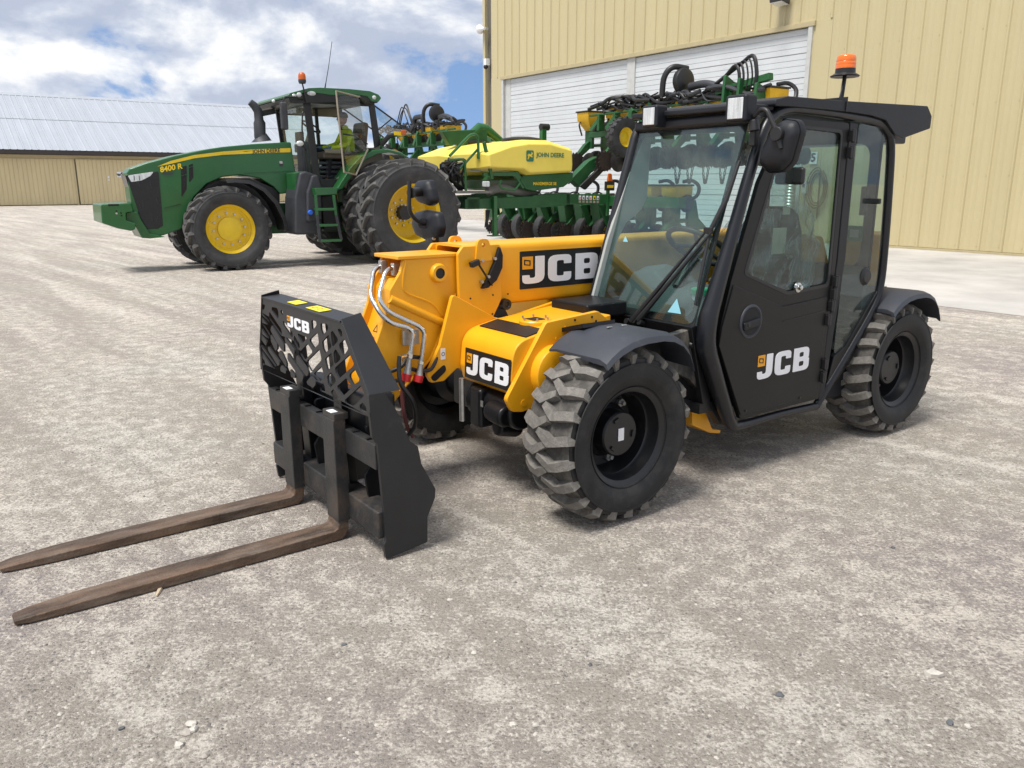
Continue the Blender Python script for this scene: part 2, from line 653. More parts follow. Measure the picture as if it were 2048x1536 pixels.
M['disc_steel'] = mat('disc_steel', (0.055, 0.055, 0.055), 0.5, metal=0.6, var=0.4, vscale=12)
M['grille'] = mat('grille', (0.006, 0.006, 0.006), 0.25, var=0.3, vscale=10)
M['canvas'] = mat('canvas', (0.16, 0.155, 0.14), 0.9, var=0.2, vscale=8)
M['ginger'] = mat('ginger', (0.5, 0.10, 0.01), 0.3)
# ------------------------------------------------------------ ground
def ground_mat():
    m = D.materials.new('gravel_yard')
    m.use_nodes = True
    t = m.node_tree
    L = t.links.new
    b = t.nodes['Principled BSDF']
    b.inputs['Roughness'].default_value = 0.95
    b.inputs['Specular IOR Level'].default_value = 0.2
    tc = N(t, 'ShaderNodeTexCoord')
    v = tc.outputs['Object']
    rot = N(t, 'ShaderNodeMapping')            # wheel tracks run across the yard, towards the shed corner
    rot.inputs['Rotation'].default_value = (0, 0, R(-132))
    L(v, rot.inputs[0])
    mpt = N(t, 'ShaderNodeMapping')
    mpt.inputs['Scale'].default_value = (0.22, 2.3, 1)
    L(rot.outputs[0], mpt.inputs[0])
    big = N(t, 'ShaderNodeTexNoise', i_Scale=1.1, i_Detail=4.0, i_Roughness=0.6, i_Distortion=0.6)
    L(mpt.outputs[0], big.inputs['Vector'])
    med = N(t, 'ShaderNodeTexNoise', i_Scale=9.0, i_Detail=9.0, i_Roughness=0.76)
    L(v, med.inputs['Vector'])
    fine = N(t, 'ShaderNodeTexNoise', i_Scale=62.0, i_Detail=6.0, i_Roughness=0.75)
    L(v, fine.inputs['Vector'])
    # loose gravel lies in patches between worn pale fines
    s1 = N(t, 'ShaderNodeMath', operation='MULTIPLY', i_1=0.42); L(big.outputs['Fac'], s1.inputs[0])
    s2 = N(t, 'ShaderNodeMath', operation='MULTIPLY_ADD', i_1=0.85); L(med.outputs['Fac'], s2.inputs[0]); L(s1.outputs[0], s2.inputs[2])
    s3 = N(t, 'ShaderNodeMath', operation='MULTIPLY_ADD', i_1=0.95); L(fine.outputs['Fac'], s3.inputs[0]); L(s2.outputs[0], s3.inputs[2])
    sc = N(t, 'ShaderNodeMapRange', i_1=0.70, i_2=1.38, i_3=0.0, i_4=1.0)
    L(s3.outputs[0], sc.inputs[0])
    patch = ramp(t, [(0.44, 0.0), (0.54, 0.55), (0.66, 1.0)])
    L(sc.outputs[0], patch.inputs[0])
    hue = N(t, 'ShaderNodeTexNoise', i_Scale=0.55, i_Detail=4.0)
    L(v, hue.inputs['Vector'])
    gcol = ramp(t, [(0.35, (0.325, 0.283, 0.262)), (0.52, (0.36, 0.318, 0.27)), (0.68, (0.35, 0.322, 0.28))])
    L(hue.outputs['Fac'], gcol.inputs[0])
    pcol = ramp(t, [(0.35, (0.63, 0.565, 0.485)), (0.65, (0.64, 0.595, 0.525))])
    L(hue.outputs['Fac'], pcol.inputs[0])
    mx = N(t, 'ShaderNodeMixRGB'); L(patch.outputs[0], mx.inputs[0]); L(pcol.outputs[0], mx.inputs[1]); L(gcol.outputs[0], mx.inputs[2])
    # small stones of many greys
    vo = N(t, 'ShaderNodeTexVoronoi', i_Scale=85.0); L(v, vo.inputs['Vector'])
    bw = N(t, 'ShaderNodeSeparateColor'); L(vo.outputs['Color'], bw.inputs[0])
    stv = ramp(t, [(0.0, (0.13, 0.12, 0.115)), (0.5, (0.34, 0.31, 0.28)), (1.0, (0.62, 0.59, 0.54))])
    L(bw.outputs[0], stv.inputs[0])
    stm = ramp(t, [(0.0, 0.85), (0.28, 0.6), (0.42, 0.0)])
    L(vo.outputs['Distance'], stm.inputs[0])
    stp = ramp(t, [(0.40, 0.0), (0.65, 0.75)])
    L(bw.outputs[1], stp.inputs[0])
    stk = N(t, 'ShaderNodeMath', operation='MULTIPLY'); L(stm.outputs[0], stk.inputs[0]); L(stp.outputs[0], stk.inputs[1])
    pk = N(t, 'ShaderNodeMath', operation='MULTIPLY_ADD', i_1=0.6, i_2=0.25); L(patch.outputs[0], pk.inputs[0])
    stk2 = N(t, 'ShaderNodeMath', operation='MULTIPLY'); L(stk.outputs[0], stk2.inputs[0]); L(pk.outputs[0], stk2.inputs[1])
    mx2 = N(t, 'ShaderNodeMixRGB'); L(stk2.outputs[0], mx2.inputs[0]); L(mx.outputs[0], mx2.inputs[1]); L(stv.outputs[0], mx2.inputs[2])
    gr = N(t, 'ShaderNodeTexNoise', i_Scale=80.0, i_Detail=6.0, i_Roughness=0.82); L(v, gr.inputs['Vector'])
    grr = ramp(t, [(0.30, 0.36), (0.42, 0.86), (0.53, 1.08), (0.70, 1.38)])
    L(gr.outputs['Fac'], grr.inputs[0])
    mx3 = N(t, 'ShaderNodeMixRGB', blend_type='MULTIPLY', i_0=0.9); L(mx2.outputs[0], mx3.inputs[1]); L(grr.outputs[0], mx3.inputs[2])
    L(mx3.outputs[0], b.inputs['Base Color'])
    h1 = N(t, 'ShaderNodeMath', operation='MULTIPLY_ADD', i_1=0.9); L(stk2.outputs[0], h1.inputs[0]); L(fine.outputs['Fac'], h1.inputs[2])
    h2 = N(t, 'ShaderNodeMath', operation='MULTIPLY_ADD', i_1=0.5); L(gr.outputs['Fac'], h2.inputs[0]); L(h1.outputs[0], h2.inputs[2])
    h3 = N(t, 'ShaderNodeMath', operation='MULTIPLY_ADD', i_1=2.0); L(med.outputs['Fac'], h3.inputs[0]); L(h2.outputs[0], h3.inputs[2])
    bp = N(t, 'ShaderNodeBump', i_Strength=0.9, i_Distance=0.016)
    L(h3.outputs[0], bp.inputs['Height'])
    L(bp.outputs[0], b.inputs['Normal'])
    return m


M['gravel'] = ground_mat()
M['concrete'] = mat('concrete', (0.42, 0.40, 0.375), 0.8, var=0.22, vscale=0.7, dust=0.5, dscale=1.1, dcol=(0.52, 0.50, 0.46), bump=0.15, bscale=20)
g = MB().raw([(-900, -60, 0), (900, -60, 0), (900, 1200, 0), (-900, 1200, 0)], [(0, 1, 2, 3)]).build('yard_ground', M['gravel'], fix=False)
tag(g, 'pale worn gravel of the yard', None, kind='structure')

# ------------------------------------------------------------ the big tan shed
S = Frame(ground(2048, 513), 125.8)          # +x along the wall to its far corner, +y out into the yard
sx = lambda px, py: S.at(px, py, 1, 0)
X_CORNER = sx(971, 200).x
X_D0, X_D1, X_POST = sx(1622, 55).x, sx(1008, 160).x, sx(1262, 130).x
Z_HEAD = 0.5 * (sx(1622, 54).z + sx(1004, 160).z)
WALL_H, X_END = 11.5, -6.0
apr = MB().raw([(X_END - 4, 0.05, 0.004), (X_CORNER + 6, 0.05, 0.004), (X_CORNER + 6, S.loc(ground(1885, 614)).y, 0.004), (X_END - 4, S.loc(ground(1950, 621)).y, 0.004)],
               [(0, 1, 2, 3)]).build('concrete_apron', M['concrete'], fix=False)
apr.location = S.o; apr.rotation_euler = (0, 0, R(S.deg))
tag(apr, 'pale concrete apron in front of the tan shed', None, kind='structure')

M['cladding'] = mat('cladding', (0.51, 0.435, 0.25), 0.42, var=0.05, vscale=0.8, dust=0.22, dscale=1.6, dcol=(0.43, 0.37, 0.235), bump=0.6, bscale=1.6, streak=(1, 1, 0.12))
M['cladding_trim'] = mat('cladding_trim', (0.44, 0.37, 0.21), 0.5, var=0.08)
M['door_white'] = mat('door_white', (0.58, 0.60, 0.61), 0.5, var=0.05, vscale=1.5, dust=0.12, dscale=2, dcol=(0.52, 0.48, 0.38), streak=(1, 1, 0.3))
M['frame_grey'] = mat('frame_grey', (0.50, 0.50, 0.48), 0.6, var=0.1, dust=0.12, dscale=2)
M['base_dark'] = mat('base_dark', (0.12, 0.11, 0.09), 0.8)

shed = thing('machine_shed', 'tall tan metal shed with wide white overhead doors', 'shed', S.o, S.deg)
PW = 0.92


def rib_panel(name, z0, z1, rib=0.032):
    prof = []
    for x0 in (0.0, PW / 2):
        big = rib if x0 == 0 else rib
        prof += [(x0, 0), (x0 + 0.018, big), (x0 + 0.055, big), (x0 + 0.073, 0), (x0 + 0.20, 0), (x0 + 0.215, 0.006), (x0 + 0.235, 0.006), (x0 + 0.25, 0), (x0 + 0.33, 0), (x0 + 0.345, 0.006), (x0 + 0.365, 0.006), (x0 + 0.38, 0)]
    prof += [(PW - 0.002, 0)]
    mb = MB()
    k = len(prof)
    v = [(x, y, z0) for x, y in prof] + [(x, y, z1) for x, y in prof]
    mb.raw(v, [(i, i + 1, k + i + 1, k + i)[::-1] for i in range(k - 1)])
    # rows of screws along the girts
    z = z0 + 0.10
    while z < z1:
        for x0 in (0.09, PW / 2 + 0.09):
            mb.box((x0, 0.004, z), (0.016, 0.008, 0.016))
        z += 1.5
    me = mb.mesh(name, 30, fix=False)
    me.materials.append(M['cladding'])
    return me


pm_full = rib_panel('cladding_panel', 0.06, WALL_H)
pm_over = rib_panel('cladding_panel', Z_HEAD + 0.12, WALL_H)
x = X_END
while x < X_CORNER - PW * 0.6:
    over = x + PW > X_D0 + 0.05 and x < X_D1 - 0.02
    if over and x < X_D0 - 0.02:      # part panel beside the jamb
        pass
    place('cladding_panel', pm_over if over else pm_full, shed, loc=(x, 0, 0))
    x += PW
# fill strips so that panels meet the jambs
xa = X_END + PW * math.ceil((X_D0 + 0.05 - X_END) / PW - 1)
M_ = MB().box(((xa + X_D0 - 0.06) / 2, 0.002, (Z_HEAD + 0.12) / 2 + 0.03), (max(0.05, X_D0 - 0.06 - xa), 0.012, Z_HEAD + 0.06))
M_.build('cladding_strip', M['cladding'], shed)
nb = math.floor((X_D1 - X_END) / PW) + 1
xb = X_END + PW * nb
MB().box(((xb + X_D1 + 0.06) / 2, 0.002, (Z_HEAD + 0.12) / 2 + 0.03), (max(0.05, xb - X_D1 - 0.06), 0.012, Z_HEAD + 0.06)).build('cladding_strip', M['cladding'], shed)
MB().box((X_CORNER + 0.02, -0.03, WALL_H / 2 + 0.02), (0.16, 0.15, WALL_H)).build('corner_trim', M['cladding'], shed, 0.006)
MB().box(((X_END + X_CORNER) / 2, -0.12, WALL_H / 2), (X_CORNER - X_END, 0.05, WALL_H - 0.1)).build('inner_wall', M['base_dark'], shed)
MB().box((X_CORNER - 0.05, -10.1, WALL_H / 2), (0.10, 19.8, WALL_H)).build('end_wall', M['cladding'], shed)
MB().box(((X_END + X_CORNER) / 2, -10, WALL_H + 0.1), (X_CORNER - X_END, 20.6, 0.18)).build('roof', M['cladding_trim'], shed)
MB().box(((X_END + X_D0) / 2, 0.012, 0.028), (X_D0 - X_END, 0.05, 0.05)).build('base_flashing', M['cladding_trim'], shed)
MB().box(((X_D0 + X_D1) / 2, 0.03, Z_HEAD + 0.06), (X_D1 - X_D0 + 0.3, 0.10, 0.12)).build('door_header', M['cladding_trim'], shed, 0.006)
for xj in (X_D0 - 0.03, X_D1 + 0.03):
    MB().box((xj, 0.02, Z_HEAD / 2), (0.12, 0.09, Z_HEAD)).build('door_jamb', M['frame_grey'] if xj > 5 else M['cladding_trim'], shed, 0.006)
# jamb reveals and centre post
MB().box((X_D1 - 0.20, -0.06, Z_HEAD / 2), (0.36, 0.05, Z_HEAD)).build('door_jamb', M['frame_grey'], shed, 0.006)
MB().box((X_POST, -0.05, Z_HEAD / 2), (0.34, 0.10, Z_HEAD)).build('door_post', M['frame_grey'], shed, 0.006)
NS = 9
SH = Z_HEAD / NS


def door_section(w):
    prof = []
    for i in range(4):
        z0 = i * SH / 4
        prof += [(0.0, z0 + 0.004), (0.0, z0 + SH / 4 - 0.020), (-0.012, z0 + SH / 4 - 0.013), (-0.012, z0 + SH / 4 - 0.004)]
    prof[-1] = (-0.025, SH - 0.002)
    prof[-2] = (-0.025, SH - 0.012)
    k = len(prof)
    v = [(0, y, z) for y, z in prof] + [(w, y, z) for y, z in prof]
    mb = MB().raw(v, [(i, i + 1, k + i + 1, k + i) for i in range(k - 1)])
    me = mb.mesh('door_section', 25, fix=False)
    me.materials.append(M['door_white'])
    return me


for xa, xb in ((X_D0 + 0.03, X_POST - 0.17), (X_POST + 0.17, X_D1 - 0.38)):
    me = door_section(xb - xa)
    dr = MB().box(((xa + xb) / 2, -0.088, Z_HEAD / 2), (xb - xa, 0.02, Z_HEAD - 0.02)).build('overhead_door', M['frame_grey'], shed)
    for i in range(NS):
        place('door_section', me, dr, loc=(xa, -0.05, i * SH))


def wallthing(name, label, cat, px, py, zfix=None):
    p = sx(px, py)
    return thing(name, label, cat, S.wor((p.x, 0, p.z)), S.deg), p


o, p = wallthing('number_sign', 'white square sign with a black 5 on the tan shed wall', 'sign', 1629, 316)
MB().box((0, 0.045, 0), (0.22, 0.012, 0.30)).build('plate', M['white_print'], o, 0.003)
text('numeral', '5', M['black_print'], o, (0, 0.053, 0), (-1, 0, 0), (0, 0, 1), 0.29, weight=0.010)
o, p = wallthing('wall_floodlight', 'grey floodlight mounted high above the white doors', 'lamp', 1573, 2)
MB().box((0, 0.10, 0.08), (0.16, 0.20, 0.10)).build('bracket', M['tractor_grey'], o, 0.01)
MB().prism([(0.12, -0.12), (0.42, -0.06), (0.46, 0.10), (0.30, 0.20), (0.12, 0.20)], 'x', -0.20, 0.20).build('housing', M['tractor_grey'], o, 0.015)
MB().prism([(0.14, -0.128), (0.41, -0.074), (0.41, -0.066), (0.14, -0.118)], 'x', -0.17, 0.17).build('lens', M['lamp_glass'], o)
o, p = wallthing('horn_speaker', 'small white horn loudspeaker on the corner of the tan shed', 'loudspeaker', 976, 58)
MB().box((0, 0.07, 0), (0.08, 0.14, 0.08)).build('bracket', M['frame_grey'], o, 0.005)
MB().lathe([(0.0, -0.12), (0.05, -0.12), (0.06, 0.0), (0.10, 0.09), (0.17, 0.20), (0.175, 0.21), (0.16, 0.20), (0.05, 0.05), (0.0, 0.04)], 'x', (0.05, 0.20, 0), 20).build('horn', M['white_print'], o)
o, p = wallthing('security_camera', 'small white security camera under the horn loudspeaker on the shed corner', 'camera', 978, 128)
MB().box((0, 0.10, 0.06), (0.14, 0.20, 0.24)).build('housing', M['white_print'], o, 0.01)
MB().sphere((0.02, 0.14, -0.11), 0.09, 12, 8).build('dome', M['black_print'], o)
o, p = wallthing('cable_coil', 'brown cable hung in a loop on the tan shed wall', 'cable', 1640, 345)
pts = []
for k in range(3):
    for a in range(0, 360, 30):
        rr = 0.20 + 0.03 * k
        pts.append((rr * math.sin(R(a)) * (1 + 0.1 * k), 0.05 + 0.012 * k + 0.0004 * a / 3, -0.38 + (0.38 + 0.06 * k) * math.cos(R(a))))
M['cable_brown'] = mat('cable_brown', (0.16, 0.10, 0.03), 0.6)
MB().tube(spline(pts, 3), 0.016, 6).build('coil', M['cable_brown'], o)
MB().tube([(-0.05, 0.05, 0.0), (-0.05, 0.05, -1.15)], 0.014, 6).build('drop', M['cable_brown'], o)
MB().box((0, 0.05, 0.0), (0.05, 0.10, 0.03)).build('hook', M['zinc'], o)
o, p = wallthing('switch_box', 'small grey switch box beside the cable on the tan shed wall', 'switch', 1613, 375)
MB().box((0, 0.07, 0), (0.13, 0.11, 0.30)).build('housing', M['frame_grey'], o, 0.008)
MB().box((0, 0.13, 0.05), (0.07, 0.02, 0.08)).build('switch', M['tractor_black'], o, 0.004)
MB().cyl((0, 0.06, -0.15), (0, 0.06, -0.75), 0.014, 8).build('conduit', M['zinc'], o)
o = thing('corrugated_pipe', 'grey corrugated steel pipe standing by the white door jamb', 'pipe', S.wor((sx(1592, 460).x, 0.38, 0)), S.deg)
prof = [(0.13 + 0.012 * math.cos(k * PI / 2), k * 0.02) for k in range(0, 74)]
pm = MB().lathe(prof, 'z', (0, 0, 0), 24)
pm.build('shell', M['zinc'], o)
MB().lathe([(0.0, 1.475), (0.125, 1.47), (0.13, 1.40)], 'z', (0, 0, 0), 24).build('cap', M['frame_grey'], o)

# ------------------------------------------------------------ the long low barn
B = Frame(ground(0, 412.5), 35.8)            # +x along the front to the right, -y out into the yard
bz = lambda px, py, y=0: B.at(px, py, 1, y)
BX0, BX1 = -22.0, bz(655, 400).x
Z_EAVE = bz(0, 299, -0.5).z
RUN = 9.0
Z_RIDGE = bz(0, 187.5, RUN).z
M['roof_metal'] = mat('roof_metal', (0.43, 0.455, 0.49), 0.45, metal=0.25, var=0.06, vscale=0.9, dust=0.08, dscale=1.0, dcol=(0.40, 0.39, 0.37), streak=(1.5, 0.3, 1))
M['barn_tan'] = mat('barn_tan', (0.62, 0.525, 0.31), 0.6, var=0.07, vscale=1.2, dust=0.10, dscale=1.5, dcol=(0.36, 0.30, 0.19), streak=(1, 1, 0.25))
M['barn_trim'] = mat('barn_trim', (0.52, 0.44, 0.26), 0.6, var=0.05)
M['fascia_dark'] = mat('fascia_dark', (0.045, 0.038, 0.036), 0.6)
barn = thing('storage_barn', 'long low tan barn with grey metal roof behind the tractor', 'barn', B.o, B.deg)
MB().box(((BX0 + BX1) / 2, 4.6, Z_EAVE / 2 - 0.2), (BX1 - BX0, 8.4, Z_EAVE - 0.3)).build('wall', M['barn_trim'], barn)
MB().prism([(0.45, Z_EAVE - 0.4), (8.75, Z_EAVE - 0.4), (8.75, Z_EAVE), (RUN, Z_RIDGE - 0.18)], 'x', BX0 + 0.2, BX1 - 0.2).build('gable', M['barn_trim'], barn)
MB().box(((BX0 + BX1) / 2, -0.42, Z_EAVE - 0.10), (BX1 - BX0, 0.10, 0.26)).build('fascia', M['fascia_dark'], barn)
MB().box(((BX0 + BX1) / 2, 0.0, Z_EAVE - 0.25), (BX1 - BX0 - 0.1, 0.8, 0.05)).build('soffit', M['fascia_dark'], barn)
MB().box(((BX0 + BX1) / 2, 0.31, Z_EAVE - 0.36), (BX1 - BX0, 0.10, 0.34)).build('door_track', M['barn_trim'], barn)
slope = Vector((0, RUN + 0.5, Z_RIDGE - Z_EAVE))
ln = slope.length
ang = math.atan2(slope.z, slope.y)


def roof_panel(w, l):
    prof = []
    for x0 in (0.0, w / 2):
        prof += [(x0, 0), (x0 + 0.03, 0.022), (x0 + 0.08, 0.022), (x0 + 0.11, 0), (x0 + w / 2 - 0.01, 0)]
    k = len(prof)
    v = [(a, 0, h) for a, h in prof] + [(a, l, h) for a, h in prof]
    me = MB().raw(v, [(i, i + 1, k + i + 1, k + i) for i in range(k - 1)]).mesh('roof_sheet', 30, fix=False)
    me.materials.append(M['roof_metal'])
    return me


RW = 0.82
low, upp = roof_panel(RW, ln * 0.52 + 0.1), roof_panel(RW, ln * 0.48)
x = BX0
while x < BX1:
    for me, s0, lift in ((low, 0.0, 0.03), (upp, ln * 0.52, 0.055)):
        ob = place('roof_sheet', me, barn)
        ob.location = (x, -0.5 + math.cos(ang) * s0, Z_EAVE + math.sin(ang) * s0 + lift)
        ob.rotation_euler = (ang, 0, 0)
    x += RW
MB().prism([(-0.48, Z_EAVE), (RUN, Z_RIDGE), (RUN * 2 + 0.4, Z_EAVE), (RUN, Z_RIDGE - 0.15)], 'x', BX0 + 0.1, BX1 + RW - 0.3).build('roof_deck', M['fascia_dark'], barn)
MB().prism([(RUN - 0.35, Z_RIDGE - 0.08), (RUN, Z_RIDGE + 0.14), (RUN + 0.35, Z_RIDGE - 0.08), (RUN, Z_RIDGE + 0.05)], 'x', BX0, BX1 + RW).build('ridge_cap', M['roof_metal'], barn)
# sliding doors of ribbed boards
ZD = Z_EAVE - 0.52
for xa, xb, yy in ((BX0 + 0.2, bz(156, 380).x, 0.22), (bz(159, 380).x, bz(326, 380).x, 0.16), (bz(345, 380).x, BX1 - 0.5, 0.22)):
    mb = MB()
    n = int((xb - xa) / 0.26)
    st = (xb - xa) / n
    prof = []
    for i in range(n):
        u = xa + i * st
        prof += [(u, yy), (u + st - 0.05, yy), (u + st - 0.04, yy + 0.025), (u + st - 0.01, yy + 0.025)]
    k = len(prof)
    v = [(a, h, 0.05) for a, h in prof] + [(a, h, ZD) for a, h in prof]
    mb.raw(v, [(i, i + 1, k + i + 1, k + i) for i in range(k - 1)])
    dr = mb.build('sliding_door', M['barn_tan'], barn, smooth=0, fix=False)
    MB().box((xb - 0.04, yy - 0.02, ZD / 2), (0.10, 0.05, ZD)).build('edge_trim', M['barn_trim'], dr)
    MB().box(((xa + xb) / 2, yy + 0.06, ZD / 2), (xb - xa, 0.04, ZD - 0.05)).build('backing', M['fascia_dark'], dr)
p = bz(240.5, 349, 0.13)
o = thing('bay_sign', 'white square sign reading W5 on the barn sliding door', 'sign', B.wor((p.x, 0.13, p.z)), B.deg)
MB().box((0, 0, 0), (0.44, 0.015, 0.38)).build('plate', M['white_print'], o)
text('lettering', 'w5', M['black_print'], o, (0, -0.012, 0.0), (1, 0, 0), (0, 0, 1), 0.36, weight=0.014)
p = bz(217.5, 357, 0.13)
o = thing('notice_card', 'small white card on the barn door beside the W5 sign', 'notice', B.wor((p.x, 0.14, p.z)), B.deg)
MB().box((0, 0, 0.10), (0.10, 0.012, 0.14)).build('upper_card', M['white_print'], o)
MB().box((0, 0, -0.10), (0.08, 0.012, 0.12)).build('lower_card', M['white_print'], o)
# ------------------------------------------------------------ shared machine pieces
def lugs(mb, Rr, n, path, w, hgt, crown, sides=(1, -1), droop=0.06, phase=0.5):
    """bars of tread: path = [(along, across)], repeated round the tyre on each side"""
    for sgn in sides:
        for i in range(n):
            a0 = 2 * PI * (i + (phase if sgn < 0 else 0)) / n
            rings = []
            P = [(s, t) for s, t in path]
            for j, (s, t) in enumerate(P):
                q0, q1 = P[max(0, j - 1)], P[min(len(P) - 1, j + 1)]
                ds, dt = q1[0] - q0[0], q1[1] - q0[1]
                l = math.hypot(ds, dt) or 1
                ns, nt = -dt / l, ds / l
                ww = w[j] if isinstance(w, (list, tuple)) else w
                top = Rr - crown * t * t
                bot = top - hgt
                if j == len(P) - 1:
                    top -= droop * 0.35
                    bot -= droop
                ring = []
                for e, rad, k in ((-1, bot, 1.14), (1, bot, 1.14), (1, top, 0.95), (-1, top, 0.95)):
                    ss, tt = s + e * ns * ww / 2 * k, t + e * nt * ww / 2 * k
                    a = a0 + ss / Rr
                    ring.append((rad * math.sin(a), sgn * tt, rad * math.cos(a)))
                rings.append(ring if sgn > 0 else ring[::-1])
            mb.loft(rings)


def tyre_meshes(Rr, W, rim, n, path, w, hgt, crown, droop, bulge=0.02):
    h = W / 2
    base = Rr - hgt
    prof = []
    for t in (-1, -0.75, -0.4, 0, 0.4, 0.75, 1):
        prof.append((base - crown * (t * h * 0.97) ** 2, t * h * 0.97))
    sw = [(base - crown * h * h - 0.03, h * 1.0), (rim + (base - rim) * 0.80, h + bulge * 0.6), (rim + (base - rim) * 0.79, h + bulge * 0.9), (rim + (base - rim) * 0.75, h + bulge * 0.95), (rim + (base - rim) * 0.74, h + bulge * 0.8), (rim + (base - rim) * 0.58, h + bulge), (rim + (base - rim) * 0.36, h + bulge * 0.9),
          (rim + (base - rim) * 0.30, h + bulge * 0.55), (rim + (base - rim) * 0.12, h * 0.96), (rim + 0.006, h * 0.90), (rim - 0.012, h * 0.80)]
    full = [(r_, -t) for r_, t in reversed(sw)] + prof + sw
    side = MB().lathe(full, 'y', n=72)
    tread = MB()
    lugs(tread, Rr, n, path, w, hgt * 1.12, crown, droop=droop)
    return side, tread


def logo_splines():
    J = rounded([(0.36, 1, 0.02), (0.62, 1, 0.02), (0.62, 0, 0.30), (0, 0, 0.22), (0, 0.32, 0.02), (0.20, 0.32, 0.02), (0.20, 0.21, 0.05), (0.36, 0.21, 0.10)], 0.02)
    Cc = rounded([(0.68, 0.66, 0.02), (0.68, 1, 0.25), (0, 1, 0.27), (0, 0, 0.27), (0.68, 0, 0.25), (0.68, 0.34, 0.02), (0.46, 0.34, 0.02), (0.46, 0.21, 0.05), (0.25, 0.21, 0.07), (0.25, 0.79, 0.07), (0.46, 0.79, 0.05), (0.46, 0.66, 0.02)], 0.02)
    Bo = rounded([(0, 0, 0.02), (0.70, 0, 0.22), (0.70, 0.50, 0.12), (0.645, 0.52, 0.01), (0.68, 0.55, 0.1), (0.68, 1, 0.20), (0, 1, 0.02)], 0.02)
    B1 = rounded([(0.25, 0.20), (0.46, 0.20), (0.46, 0.41), (0.25, 0.41)], 0.06)
    B2 = rounded([(0.25, 0.60), (0.44, 0.60), (0.44, 0.80), (0.25, 0.80)], 0.06)
    sh = lambda p, d: [(x + d, y) for x, y in p]
    return [J, sh(Cc, 0.725), sh(Bo, 1.535), sh(B1, 1.535), sh(B2, 1.535)]     # total width 2.25


LOGO = logo_splines()


def logo(parent, O, U, V, plate=None, name='logo', off=0.0):
    """white letters with the small orange badge; U, V span one letter height; O = lower left of the J"""
    O, U, V = Vector(O), Vector(U), Vector(V)
    W = U.cross(V).normalized()
    base = parent
    if plate:
        l, r_, b, t_ = plate
        base = flat(name + '_plate', [rounded([(l, b), (r_, b), (r_, t_), (l, t_)], 0.03)], M['black_print'], parent, O, U, V, 0.003)
        off += 0.0025
    flat(name, LOGO, M['white_print'], base, O + W * (0.001 + off), U, V, 0.002)
    flat('badge', [rounded([(0.0, 0.54), (0.29, 0.54), (0.29, 1.0), (0.0, 1.0)], 0.02)], M['orange_print'], base, O + W * (0.0012 + off), U, V, 0.002)
    flat('badge_mark', [rounded([(0.04, 0.70), (0.22, 0.66), (0.22, 0.86), (0.04, 0.90)], 0.01), rounded([(0.07, 0.73), (0.19, 0.70), (0.19, 0.82), (0.07, 0.85)], 0.01)], M['black_print'], base, O + W * (0.0026 + off), U, V, 0.001)


# ------------------------------------------------------------ the telehandler
T = Frame((-0.063, 4.120, 0), 216.5)         # +x forward, +y its left, origin under the front axle
tele = thing('telehandler', 'yellow and black telehandler with pallet forks and enclosed cab', 'telehandler', T.o, T.deg)
at = T.at
FX, RX, HUBZ = -0.07, -2.35, 0.40
TR_, TW, TRIM = 0.408, 0.30, 0.225
sk_path = [(-0.014, -0.022), (0.006, 0.014), (0.028, 0.050), (0.014, 0.098), (-0.002, 0.150)]
s_side, s_tread = tyre_meshes(TR_, TW, TRIM, 22, sk_path, [0.030, 0.037, 0.043, 0.044, 0.048], 0.038, 0.55, 0.050, 0.012)
me_side = s_side.mesh('tyre', 40)
me_side.materials.append(M['rubber'])
me_base = MB().lathe([(TR_ - 0.038 - 0.55 * (t_ * 0.1455) ** 2 + 0.002, t_ * 0.1455) for t_ in (-1, -0.7, -0.35, 0, 0.35, 0.7, 1)], 'y', n=72).mesh('tread_base', 40)
me_base.materials.append(M['tread_base'])
me_tread = s_tread.mesh('tread', 30)
me_tread.materials.append(M['rubber_tread'])
M['rim_black'] = mat('rim_black', (0.010, 0.0105, 0.012), 0.38, var=0.2, dust=0.12, dscale=9, dcol=(0.10, 0.09, 0.08))
rp = [(0.232, 0.142), (0.236, 0.135), (0.222, 0.130), (0.205, 0.118), (0.198, 0.06), (0.190, 0.05), (0.186, -0.03), (0.178, -0.045), (0.12, -0.05), (0.0, -0.05)]
rim_m = MB().lathe(rp, 'y', n=48)
rim_m.lathe([(0.232, -0.142), (0.222, -0.130), (0.205, -0.118), (0.198, -0.06), (0.15, -0.055), (0.0, -0.055)], 'y', n=40)
rim_me = rim_m.mesh('wheel', 35)
rim_me.materials.append(M['rim_black'])
hub_m = MB().lathe([(0.130, -0.05), (0.128, -0.02), (0.105, 0.0), (0.104, 0.070), (0.098, 0.078), (0.0, 0.080)], 'y', n=32)
for k in range(3):
    a = 2 * PI * k / 3 + 0.4
    hub_m.box((0.075 * math.sin(a), 0.082, 0.075 * math.cos(a)), (0.03, 0.01, 0.014), Matrix.Rotation(a, 3, 'Y'))
hub_me = hub_m.mesh('hub', 35)
hub_me.materials.append(M['rim_black'])
nut_me = MB().cyl((0, -0.05, 0), (0, -0.028, 0), 0.020, 6).cyl((0, -0.03, 0), (0, -0.010, 0), 0.010, 10).mesh('wheel_nut', 30)
nut_me.materials.append(M['zinc'])


def tele_wheel(x, y, rot, roll):
    w = place('wheel', rim_me, tele, loc=(x, y, HUBZ))
    w.rotation_euler = (0, R(roll), R(rot))
    place('tyre', me_side, w)
    place('tread', me_tread, w)
    place('tread_base', me_base, w)
    place('hub', hub_me, w)
    for k in range(6):
        a = 2 * PI * (k + 0.25) / 6
        nb_ = place('wheel_nut', nut_me, w, loc=(0.150 * math.sin(a), 0.0, 0.150 * math.cos(a)))
    return w


